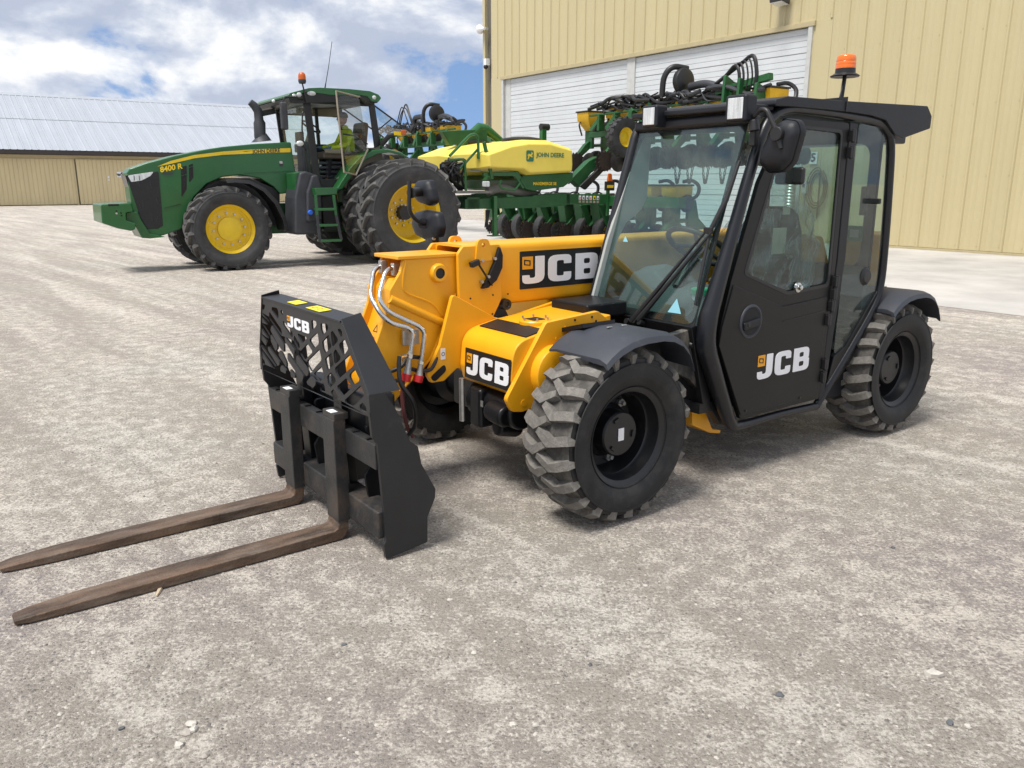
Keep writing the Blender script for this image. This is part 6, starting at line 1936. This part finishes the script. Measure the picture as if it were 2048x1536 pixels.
ZB = 2.46
ru = row_unit(pl_, (S0, pu(1165), ZB))
ru.scale = (1.12, 1.12, 1.12)
spots = [(S0, pu(1165) + 1.04 * k, ZB + 0.012 * k) for k in range(1, 6)]
spots += [(S0, pu(848) - 1.04 * (k - 1), ZB + 0.10) for k in range(-1, 3)]
for s_ in spots:
    c = copy_tree(ru, pl_)
    c.location = s_
# wing toolbars
U0, U1 = pu(1172), pu(1165) + 1.04 * 5.4
MB().box((S0 + 0.02, (U0 + U1) / 2, ZB + 0.12), (0.13, U1 - U0, 0.13)).build('wing_toolbar', M['green_dirty'], pl_, 0.012)
V0, V1 = pu(790), pu(990)
MB().box((S0 + 0.02, (V0 + V1) / 2, ZB + 0.22), (0.13, V1 - V0, 0.13)).build('wing_toolbar', M['green_dirty'], pl_, 0.012)
random.seed(31)
for (ua, ub, n_f) in ((pu(1185), pu(1500), 9), (pu(780), pu(930), 6)):
    for k in range(n_f):
        uu = ua + (ub - ua) * (k + 0.5) / n_f
        hh_ = random.uniform(0.45, 0.75)
        MB().bar((S0 + 0.30, uu - 0.18, ZB + 0.20), (S0 + 0.28, uu + 0.12, ZB + hh_), 0.05, 0.09).build('linkage', M['green'], pl_, 0.006)
        MB().box((S0 + 0.25, uu + 0.1, ZB + 0.35), (0.16, 0.08, 0.34)).build('bracket', M['green_dirty'], pl_, 0.006)
    MB().bar((S0 + 0.28, ua, ZB + 0.52), (S0 + 0.20, ub, ZB + 0.58), 0.045, 0.045).build('manifold', M['green_dirty'], pl_, 0.01)
# wing end frame, near side: upright plates and hinge at the outer end
E1 = pu(1440)
for k, (dy, h_) in enumerate(((0.0, 0.98), (0.35, 0.90), (0.75, 0.78))):
    MB().prism(rounded([(S0 + 0.05, ZB + 0.1), (S0 + 0.45, ZB + 0.1), (S0 + 0.40, ZB + h_), (S0 + 0.10, ZB + h_ * 0.85)], 0.03), 'y', E1 + dy - 0.03, E1 + dy + 0.03).build('hinge_plate', M['green_dirty'], pl_, 0.008)
MB().bar((S0 + 0.25, E1 - 0.3, ZB + 0.70), (S0 + 0.25, E1 + 0.95, ZB + 0.86), 0.12, 0.12).build('wing_arm', M['green_dirty'], pl_, 0.01)
MB().bar((S0 + 0.28, E1 - 1.2, ZB + 0.55), (S0 + 0.26, E1 + 0.2, ZB + 0.75), 0.07, 0.07).build('fold_cylinder', M['tractor_black'], pl_, 0.02)
# vacuum fans with ducts on both wings
for uu, zz, sc in ((pu(1348), ZB + 1.0, 1.0), (pu(893), ZB + 1.08, 1.0)):
    f_ = MB().lathe([(0.0, 0.10), (0.16, 0.10), (0.24, 0.06), (0.26, 0.0), (0.24, -0.06), (0.0, -0.08)], 'y', (S0 + 0.15, uu, zz), 24).build('vacuum_fan', M['tractor_black'], pl_)
    MB().tube(spline([(S0 + 0.05, uu, zz + 0.24), (S0 + 0.35, uu - 0.10, zz + 0.26), (S0 + 0.48, uu - 0.20, zz + 0.08), (S0 + 0.48, uu - 0.25, zz - 0.28)], 6), 0.058, 12).build('fan_duct', M['tractor_black'], f_)
    MB().tube(spline([(S0 + 0.15, uu + 0.2, zz - 0.12), (S0 + 0.2, uu + 0.7, zz - 0.12), (S0 + 0.2, uu + 1.3, zz - 0.32)], 6), 0.075, 12).build('fan_duct', M['tractor_grey'], f_)
f_ = MB().tube(bendy([(S0 + 0.2, pu(862) - 0.3, ZB + 0.55), (S0 + 0.2, pu(862) - 0.3, ZB + 1.05), (S0 + 0.2, pu(862) + 0.3, ZB + 1.05), (S0 + 0.2, pu(862) + 0.3, ZB + 0.55)], 0.15), 0.08, 10).build('duct_loop', M['tractor_black'], pl_)
# bundles of hoses along the wings
random.seed(21)
for (ua, ub, zz, n_h) in ((pu(1170), pu(1500), ZB + 0.55, 30), (pu(775), pu(935), ZB + 0.62, 20)):
    for k in range(n_h):
        a_ = random.uniform(ua, ub - 1.2)
        L_ = random.uniform(0.8, 2.4)
        pts = []
        m_ = 5
        for i in range(m_ + 1):
            pts.append((S0 + 0.15 + random.uniform(-0.18, 0.22), min(ub, a_ + L_ * i / m_), zz + random.uniform(0.0, 0.30)))
        MB().tube(spline(pts, 4), random.choice((0.016, 0.022, 0.03, 0.04)), 7).build('hose', random.choice((M['hose'], M['hose'], M['tractor_black'], M['tractor_grey'])), pl_)
# upward arching hoses at the near end and the far wing
for k in range(5):
    e = pu(1440) + 0.10 * k
    MB().tube(spline([(S0 + 0.2, e - 0.9, ZB + 0.65 + 0.04 * k), (S0 + 0.25, e - 0.2, ZB + 0.92 + 0.05 * k), (S0 + 0.3, e + 0.15, ZB + 1.12 + 0.03 * k), (S0 + 0.32, e + 0.28, ZB + 0.95), (S0 + 0.3, e + 0.25, ZB + 0.70)], 6), (0.032, 0.022, 0.016, 0.016, 0.036)[k], 8).build('arched_hose', M['hose'], pl_)
for k in range(4):
    e = pu(828) + random.uniform(0, 0.7)
    MB().tube(spline([(S0 + 0.2, e - 0.5, ZB + 0.75), (S0 + 0.2, e - 0.35, ZB + random.uniform(1.0, 1.2)), (S0 + 0.2, e, ZB + random.uniform(1.2, 1.5)), (S0 + 0.25, e + 0.4, ZB + 1.1), (S0 + 0.2, e + 0.55, ZB + 0.75)], 6), 0.018, 6).build('arched_hose', M['hose'], pl_)
# carrying wheels on the wings
wh = MB().lathe([(0.20, 0.10), (0.30, 0.115), (0.385, 0.10), (0.40, 0.05), (0.40, -0.05), (0.385, -0.10), (0.30, -0.115), (0.20, -0.10)], 'y', (0, 0, 0), 36, closed=True)
for i in range(18):
    for sg in (1, -1):
        a = 2 * PI * (i + (0.5 if sg < 0 else 0)) / 18
        wh.box((0.398 * math.sin(a), sg * 0.055, 0.398 * math.cos(a)), (0.04, 0.10, 0.035), Matrix.Rotation(a, 3, 'Y'))
wm = wh.mesh('wheel_tyre', 35); wm.materials.append(M['rubber_big'])
rm_ = MB().lathe([(0.205, 0.09), (0.19, 0.06), (0.12, 0.02), (0.06, 0.05), (0.0, 0.05)], 'y', n=28).mesh('wheel', 35); rm_.materials.append(M['jd_yellow'])


def carry(x_, y_, z_):
    w = place('wheel', rm_, pl_, loc=(x_, y_, z_))
    place('tyre', wm, w)
    return w


carry(S0 + 0.55, pu(1268), ZB - 0.02)
carry(S0 + 0.2, pu(812), ZB - 0.05)
# chains hanging from the near wing
for q in (1150, 1182, 1355, 1378, 1408, 1440):
    uu = pu(q)
    ch = MB()
    zc = ZB - 0.55
    for k in range(13):
        t_ = k / 12
        c0_ = Vector((S0 + 0.30, uu + 0.17 * (t_ - 0.5), zc - 0.40 * math.sin(PI * t_) ** 0.8))
        t2 = min(1, t_ + 0.02); t1_ = max(0, t_ - 0.02)
        d_ = (Vector((0, 0.17 * (t2 - t1_), -0.40 * (math.sin(PI * t2) ** 0.8 - math.sin(PI * t1_) ** 0.8)))).normalized()
        e_ = Vector((1, 0, 0)) if k % 2 else d_.cross(Vector((1, 0, 0)))
        ch.tube([c0_ + d_ * 0.045 * math.cos(a) + e_ * 0.022 * math.sin(a) for a in [2 * PI * i / 8 for i in range(9)]], 0.009, 5, caps=False)
    ch.build('chain', M['worn_rust'], pl_)

# seed tanks, side by side
def tank(y0, y1, name):
    ym, hw = (y0 + y1) / 2, (y1 - y0) / 2
    P = ts_(1.45, (962, 306), (1012, 286), (1050, 279), (1098, 280), (1136, 293), (1146, 296), (1147, 330), (1146, 346), (1054, 352), (1040, 342), (964, 338))
    belt = ts_(1.45, (1030, 300), (1040, 301))
    rings = []
    zmin, zmax = min(p_[1] for p_ in P), max(p_[1] for p_ in P)
    cx_ = sum(p_[0] for p_ in P) / len(P)
    for k, (yy, sc, dz) in enumerate(((y0, 0.90, 0.80), (y0 + 0.22, 1.0, 1.0), (y1 - 0.22, 1.0, 1.0), (y1, 0.90, 0.80))):
        zc = zmin + (zmax - zmin) * 0.42
        rings.append([(cx_ + (x_ - cx_) * sc, yy, zc + (z_ - zc) * dz) for x_, z_ in P])
    tk_ = MB().loft(rings).build('seed_tank', M['tank_yellow'], pl_, 0.03, seg=3)
    MB().lathe([(0.42, 0.0), (0.43, 0.05), (0.40, 0.07), (0.20, 0.10), (0.0, 0.10)], 'z', (ts_(ym, (1043, 283))[0][0] if y0 > 0 else cx_ + 0.2, ym, zmax - 0.02), 28).build('tank_lid', M['tractor_black'], tk_)
    return tk_, P, zmin, zmax, cx_


t1, TPp, tz0, tz1, tcx = tank(0.10, 1.55, 'near')
t2, *_ = tank(-1.55, -0.10, 'far')
DY = 1.555
a_, b_ = ta(1074, 313, 1, DY), ta(1127, 308, 1, DY)
U_ = Vector((-1, 0, 0))
text('maker_lettering', 'JOHN DEERE', M['green_print'], t1, Vector(((a_.x + b_.x) / 2, DY + 0.003, ta(1097, 310.5, 1, DY).z)), U_, Vector((0, 0, 1)), 0.122, weight=0.003)
c = ta(1060, 312, 1, DY)
sq = rounded([(-0.09, -0.11), (0.09, -0.11), (0.09, 0.11), (-0.09, 0.11)], 0.035, 4)
lg = flat('leaping_deer_badge', [sq], M['green_print'], t1, (c.x, DY + 0.003, c.z), U_, Vector((0, 0, 1)), 0.004)
deer = [(-0.065, 0.02), (-0.03, 0.045), (0.01, 0.03), (0.035, 0.055), (0.03, 0.085), (0.05, 0.07), (0.07, 0.045), (0.05, 0.03), (0.045, 0.0), (0.07, -0.02), (0.045, -0.025), (0.02, -0.015), (-0.02, 0.0), (-0.025, -0.035), (-0.05, -0.07), (-0.06, -0.06), (-0.045, -0.03), (-0.05, 0.0)]
flat('deer_mark', [deer], M['jd_yellow'], lg, (c.x, DY + 0.006, c.z), U_, Vector((0, 0, 1)), 0.002)
# trough under the tanks
tg = ts_(1.40, (1048, 349), (1147, 345), (1146, 360), (1128, 374), (1070, 382), (1052, 378), (1040, 360))
trg = MB().prism(tg, 'y', -1.40, 1.40).build('tank_cradle', M['green_dirty'], pl_, 0.02)
c = ta(1090, 367.5, 1, 1.41)
text('planter_lettering', 'MAXEMERGE 5E', M['jd_yellow'], trg, (c.x, 1.406, c.z), U_, Vector((0, 0, 1)), 0.085, weight=0.002)
MB().prism(ts_(1.38, (968, 345), (1036, 343), (1056, 372), (1046, 378), (1030, 352), (968, 352)), 'y', 1.30, 1.38).build('cradle_rail', M['green'], pl_, 0.01)
# main frame and drawbar
for yy in (1.20, -1.20):
    MB().prism(ts_(1.20, (925, 398), (1060, 392), (1062, 390), (1128, 385), (1128, 411), (1062, 416), (925, 418)), 'y', yy - 0.10, yy + 0.10).build('frame_rail', M['green_dirty'], pl_, 0.012)
xh = ta(925, 405, 1, 0).x
zf = ta(1000, 405, 1, 1.2).z
MB().box((S0 + 0.25, -0.2, zf), (0.22, 7.4, 0.22)).build('centre_toolbar', M['green_dirty'], pl_, 0.012)
MB().bar((ta(925, 405, 1, 1.2).x - 0.1, 0, zf), (RXX - 1.1, 0, 0.55), 0.30, 0.25).build('drawbar', M['green_dirty'], pl_, 0.015)
MB().box((ta(925, 405, 1, 1.2).x - 0.2, 0, zf), (0.30, 2.6, 0.24)).build('cross_member', M['green_dirty'], pl_, 0.012)
a_, b_ = ta(985, 392, 1, 1.32), ta(990, 472, 1, 1.32)
jk = MB().box(((a_.x + b_.x) / 2, 1.36, (a_.z + b_.z) / 2), (0.085, 0.085, a_.z - b_.z)).build('jack_stand', M['green'], pl_, 0.008)
MB().box(((a_.x + b_.x) / 2, 1.36, b_.z + 0.01), (0.26, 0.22, 0.02)).build('jack_foot', M['green'], jk)
# walkway rails and struts
def rail_path(y, *q): return [ta(px_, py_, 1, y) for px_, py_ in q]
MB().tube(bendy(rail_path(1.35, (899, 312), (942, 268), (956, 270), (957, 318)), 0.12), 0.028, 8).build('guard_rail', M['green'], pl_)
MB().tube(bendy(rail_path(1.35, (932, 385), (930, 322), (922, 318), (900, 320)), 0.12), 0.024, 8).build('guard_rail', M['green'], pl_)
MB().tube(rail_path(1.30, (920, 338), (956, 298)), 0.024, 8).build('guard_rail', M['green'], pl_)
MB().tube(rail_path(1.40, (968, 284), (984, 358)), 0.040, 8).build('tank_strut', M['green'], pl_)
MB().tube(bendy(rail_path(1.48, (1002, 360), (998, 372), (1006, 378), (1030, 380), (1040, 366)), 0.06), 0.022, 8).build('step_loop', M['green'], pl_)
# folding mast: green arm over the tanks and post with ram end
mp_ = rail_path(-0.6, (918, 292), (958, 255), (972, 258), (1004, 284))
MB().tube(mp_, [0.10, 0.11, 0.11, 0.08], 10).build('fold_arm', M['green'], pl_)
MB().prism(TF.side(-0.5, (885, 262), (925, 260), (975, 258), (975, 285), (900, 290)), 'y', -0.7, -0.5).build('fold_beam', M['green_dirty'], pl_, 0.02)
c0, c1 = ta(1087, 285, 1, 0.2), ta(1085, 254, 1, 0.2)
ps = MB().box(((c0.x + c1.x) / 2, 0.2, (c0.z + c1.z) / 2), (0.12, 0.12, c1.z - c0.z)).build('fold_post', M['green'], pl_, 0.01)
MB().cyl((c1.x + 0.05, 0.2, c1.z), (c1.x - 0.16, 0.2, c1.z), 0.075, 14).build('ram_end', M['tractor_black'], ps)
MB().prism(TF.side(0.9, (1142, 358), (1178, 322), (1196, 312), (1200, 325), (1160, 375)), 'y', 0.7, 0.9).build('wing_lift_arm', M['green_dirty'], pl_, 0.02)
MB().prism(TF.side(1.0, (1160, 372), (1205, 330), (1212, 338), (1172, 380)), 'y', 0.92, 1.0).build('lift_ram', M['tractor_black'], pl_, 0.02)
# sign board with row of safety stickers, amber marker lamp
sg = ta(1184, 397, 1, 1.3)
pn = MB().prism(TF.side(1.30, (1140, 388), (1215, 388), (1215, 408), (1140, 408)), 'y', 1.15, 1.30).build('rear_beam', M['green_dirty'], pl_, 0.01)
for k in range(6):
    c = ta(1160 + k * 7.2, 395 + 0.2 * k, 1, 1.305)
    MB().box((c.x, 1.303, c.z), (0.062, 0.004, 0.085)).build('safety_sticker', M['white_print'] if k != 4 else M['yellow_print'], pn)
    MB().box((c.x, 1.3065, c.z - 0.01), (0.030, 0.002, 0.040)).build('sticker_mark', M['black_print'] if k % 3 else M['red_print'], pn)
    MB().box((c.x, 1.303, c.z - 0.085), (0.062, 0.004, 0.05)).build('sticker_foot', M['tan_trim'], pn)
a_ = ta(1219, 372, 1, 1.35)
lb_ = MB().box((a_.x, 1.35, a_.z), (0.26, 0.05, 0.20)).build('lamp_board', M['tractor_black'], pl_, 0.01)
MB().box((a_.x, 1.378, a_.z - 0.01), (0.18, 0.004, 0.06)).build('reflector', M['jd_yellow'], lb_)
MB().loft([[(a_.x - 0.07, 1.32, a_.z + 0.10), (a_.x + 0.07, 1.32, a_.z + 0.10), (a_.x + 0.07, 1.38, a_.z + 0.10), (a_.x - 0.07, 1.38, a_.z + 0.10)], [(a_.x - 0.045, 1.33, a_.z + 0.27), (a_.x + 0.045, 1.33, a_.z + 0.27), (a_.x + 0.045, 1.37, a_.z + 0.27), (a_.x - 0.045, 1.37, a_.z + 0.27)]]).build('amber_lamp', M['ginger'], lb_, 0.015)
MB().box((a_.x, 1.30, a_.z - 0.35), (0.06, 0.06, 0.6)).build('lamp_post', M['green_dirty'], lb_)
# centre section: low row units and transport wheels with yellow rims
for k, q in enumerate((1012, 1040, 1072, 1108, 1146, 1190, 1235, 1285, 1330)):
    c = copy_tree(ru, pl_)
    c.location = (S0, pu(q), 0.82)
    if q < 1240:                               # centre rows are fed from the tanks: no boxes of their own
        for ch_ in list(c.children):
            if ch_.name.startswith(('hopper', 'lid')):
                D.objects.remove(ch_)
    c.scale = (1.1, 1.1, 1.1)
wl2 = MB().lathe([(0.22, 0.12), (0.32, 0.13), (0.37, 0.11), (0.385, 0.0), (0.37, -0.11), (0.32, -0.13), (0.22, -0.12)], 'y', n=36, closed=True).mesh('tyre', 40)
wl2.materials.append(M['rubber_big'])
rl2 = MB().lathe([(0.225, 0.11), (0.21, 0.06), (0.13, 0.02), (0.07, 0.06), (0.0, 0.06)], 'y', n=28).mesh('wheel', 35)
rl2.materials.append(M['jd_yellow'])
for q in (1034, 1062, 1106, 1186, 1222):
    w = place('transport_wheel', rl2, pl_, loc=(S0 + 0.10, pu(q) - 0.18, 0.385))
    place('tyre', wl2, w)
    MB().prism(rounded([(S0 + 0.35, zf - 0.1), (S0 + 0.55, zf - 0.1), (S0 + 0.20, 0.36), (S0 + 0.05, 0.30)], 0.03), 'y', pu(q) + 0.0, pu(q) + 0.05).build('wheel_arm', M['green_dirty'], pl_, 0.01)
for q in (1000, 1030, 1062, 1098, 1140, 1172, 1205):
    MB().prism(rounded([(S0 + 0.15, zf + 0.12), (S0 + 0.42, zf + 0.12), (S0 + 0.30, zf - 0.55), (S0 + 0.05, zf - 0.45)], 0.03), 'y', pu(q) - 0.14, pu(q) + 0.14).build('unit_bracket', M['green_dirty'], pl_, 0.01)
# hitch hydraulics: pump, hoses
c = ta(950, 330, 1, 0.9)
MB().lathe([(0.0, 0.12), (0.10, 0.12), (0.13, 0.08), (0.13, -0.10), (0.09, -0.14), (0.0, -0.14)], 'x', (c.x, 0.9, c.z), 20).build('hydraulic_motor', M['zinc'], pl_)
random.seed(8)
for k in range(16):
    p0 = ta(random.uniform(888, 920), random.uniform(316, 335), 1, 0.9)
    p1 = ta(random.uniform(885, 925), random.uniform(345, 372), 1, 1.0)
    p2 = ta(random.uniform(905, 935), random.uniform(372, 388), 1, 0.9)
    m_ = ta(random.uniform(880, 930), random.uniform(318, 360), 1, 1.15)
    MB().tube(spline([p0, m_, p1, p2], 6), random.choice((0.014, 0.02, 0.028)), 7).build('hitch_hose', M['hose'], pl_)
MB().box(ta(900, 345, 1, 0.7), (0.35, 0.3, 0.35)).build('valve_block', M['tractor_grey'], pl_, 0.03)
cs = MB().tube(spline([ta(975, 383, 1, 1.15), ta(1000, 376, 1, 1.15), ta(1035, 384, 1, 1.1), ta(1070, 392, 1, 1.0)], 6), 0.10, 10).build('canvas_hose', M['canvas'], pl_)
MB().box(ta(935, 384, 1, 1.1), (0.75, 0.7, 0.05)).build('walkway', M['canvas'], pl_)
c = ta(972, 368, 1, 1.42)
MB().box((c.x, 1.42, c.z), (0.16, 0.06, 0.11)).build('work_lamp', M['lamp_glass'], pl_, 0.02)
for k in range(4):
    a_ = ta(972 + 2.4 * k, 420, 1, 1.25); b_ = ta(970 + 3 * k, 455 + 4 * k, 1, 1.25)
    MB().tube([a_, a_.lerp(b_, 0.5) + Vector((0.02 * k, 0.02, 0)), b_], 0.014, 6).build('hanging_hose', M['hose'], pl_)
for k in range(2):
    a_ = ta(1010 + 2 * k, 440, 1, 1.0); b_ = ta(1016 + 3 * k, 458, 1, 1.0)
    MB().tube([a_, b_], 0.010, 6).build('hanging_hose', M['hose'], pl_)
# ------------------------------------------------------------ loose stones
random.seed(77)
M['pebble'] = mat('pebble', (0.36, 0.325, 0.285), 0.9, var=0.35, vscale=30)


def stone_mesh(name, mb, c, r, flatn, seed):
    rnd = random.Random(seed)
    n, m = 7, 5
    v, f = [], []
    el = rnd.uniform(0.75, 1.35)
    rot = rnd.uniform(0, PI)
    top = []
    for i in range(m):
        t = PI * (i + 0.5) / m
        for j in range(n):
            a = 2 * PI * j / n + rot
            k = r * rnd.uniform(0.70, 1.22)
            v.append((c[0] + k * math.sin(t) * math.cos(a) * el, c[1] + k * math.sin(t) * math.sin(a), c[2] + k * math.cos(t) * flatn))
    for i in range(m - 1):
        for j in range(n):
            q = (j + 1) % n
            f.append((i * n + j, (i + 1) * n + j, (i + 1) * n + q, i * n + q))
    f.append(tuple(range(n)))
    f.append(tuple((m - 1) * n + j for j in range(n - 1, -1, -1)))
    mb.raw(v, f)


def pebbles(name, n, ymin, ymax, rmin, rmax, col, seed):
    rnd = random.Random(seed)
    V, Fc = [], []
    for k in range(n):
        y = ymin + (ymax - ymin) * rnd.random() ** 1.5
        x = rnd.uniform(-0.70, 0.70) * y
        if rnd.random() < 0.6:                 # gathered in drifts
            x += 0.25 * math.sin(3.1 * y + 1.7 * x) ; y += 0.2 * math.sin(4.3 * x + y)
        r = rmin * (rmax / rmin) ** (rnd.random() ** 2.6)
        b = len(V)
        a0 = rnd.uniform(0, PI)
        ex, ey, ez = r * rnd.uniform(0.8, 1.3), r * rnd.uniform(0.7, 1.0), r * rnd.uniform(0.45, 0.8)
        ca, sa = math.cos(a0), math.sin(a0)
        for (u, w, z) in ((1, 0, 0.1), (0.45, 0.85, 0.0), (-0.55, 0.8, 0.15), (-1, -0.05, 0.0), (-0.4, -0.9, 0.1), (0.6, -0.75, 0.0), (0.35, 0.1, 0.9), (-0.35, 0.25, 1.0), (-0.1, -0.4, 0.85)):
            j = rnd.uniform(0.85, 1.15)
            u2, w2 = u * ex * j, w * ey * j
            V.append((x + u2 * ca - w2 * sa, y + u2 * sa + w2 * ca, z * ez - 0.12 * r))
        Fc += [(b, b + 1, b + 6), (b + 1, b + 2, b + 7), (b + 1, b + 7, b + 6), (b + 2, b + 3, b + 7), (b + 3, b + 4, b + 8), (b + 3, b + 8, b + 7), (b + 4, b + 5, b + 8), (b + 5, b, b + 6), (b + 5, b + 6, b + 8), (b + 6, b + 7, b + 8)]
    me = D.meshes.new(name)
    me.from_pydata(V, [], Fc)
    me.materials.append(col)
    me.update()
    return place(name, me)


def pebble_mat(name, a, b):
    m = D.materials.new(name)
    m.use_nodes = True
    t = m.node_tree
    L = t.links.new
    bs = t.nodes['Principled BSDF']
    bs.inputs['Roughness'].default_value = 0.9
    g_ = N(t, 'ShaderNodeNewGeometry')
    rp = ramp(t, [(0.0, a), (0.5, tuple((x + y) / 2 for x, y in zip(a, b))), (1.0, b)])
    L(g_.outputs['Random Per Island'], rp.inputs[0])
    L(rp.outputs[0], bs.inputs['Base Color'])
    return m


pm1 = pebble_mat('grit', (0.13, 0.12, 0.11), (0.48, 0.44, 0.385))
tag(pebbles('gravel', 30000, 1.3, 8.5, 0.0022, 0.009, pm1, 4), 'loose grit and small gravel scattered over the yard', None, kind='stuff')
# larger single stones, each where it lies
cols = [M['pebble'], mat('stone_pale', (0.47, 0.44, 0.39), 0.85, var=0.15, vscale=40), mat('stone_dark', (0.10, 0.105, 0.11), 0.8, var=0.2, vscale=40)]
pair = 'stone of a small cluster of pale stones on the open gravel'
pale = 'small pale stone lying alone on the open gravel'
dark = 'small dark slate stone lying alone on the open gravel'
spec = [(384, 1448, 0.017, 1, pair), (388, 1461, 0.021, 1, pair), (374, 1467, 0.018, 0, pair), (359, 1492, 0.020, 1, pair), (409, 1512, 0.017, 0, pair),
        (187, 1306, 0.012, 1, pale), (1026, 1450, 0.014, 1, pale), (1071, 1451, 0.014, 1, pale), (1934, 1454, 0.016, 1, pale), (948, 1306, 0.013, 1, pale), (1290, 1172, 0.012, 1, pale), (1480, 1240, 0.012, 1, pale), (660, 1400, 0.012, 1, pale), (1720, 1230, 0.012, 1, pale), (120, 1430, 0.012, 1, pale), (900, 1200, 0.011, 1, pale),
        (243, 1458, 0.012, 2, dark), (1559, 1391, 0.016, 2, dark), (1899, 1447, 0.017, 2, dark), (1786, 1096, 0.013, 2, dark), (688, 1290, 0.010, 2, dark), (1180, 1330, 0.011, 2, dark),
        (1867, 1350, 0.028, 1, 'broad flat pale stone flake lying on gravel'), (1560, 841, 0.022, 0, 'larger grey stone beside the telehandler door sill'), (1613, 858, 0.014, 0, 'smaller brown stone near the telehandler door sill')]
for k, (px, py, r, ci, lab) in enumerate(spec):
    g0 = ground(px, py)
    mb = MB()
    r *= 0.78
    stone_mesh('stone', mb, (0, 0, r * 0.18), r, 0.60, k)
    ob = mb.build('stone', cols[ci], smooth=28)
    ob.location = g0
    tag(ob, lab, 'stone', {pair: 'clustered stones', pale: 'loose pale stones', dark: 'loose dark stones'}.get(lab))
g0 = ground(318, 1185)
sp = MB().loft([[(-0.004, -0.035, 0.002), (0.004, -0.035, 0.002), (0.003, -0.034, 0.008), (-0.003, -0.034, 0.008)], [(-0.008, 0.0, 0.001), (0.008, 0.001, 0.001), (0.006, 0.0, 0.011), (-0.006, 0.0, 0.011)], [(-0.006, 0.045, 0.002), (0.007, 0.042, 0.002), (0.005, 0.044, 0.009), (-0.004, 0.044, 0.009)]]).build('wood_splinter', mat('bare_wood', (0.50, 0.40, 0.28), 0.8, var=0.2, vscale=40), None, 0.001)
sp.location = g0
sp.rotation_euler = (0, 0, 0.15)
tag(sp, 'small pale wood splinter on the gravel beside the fork', 'splinter')
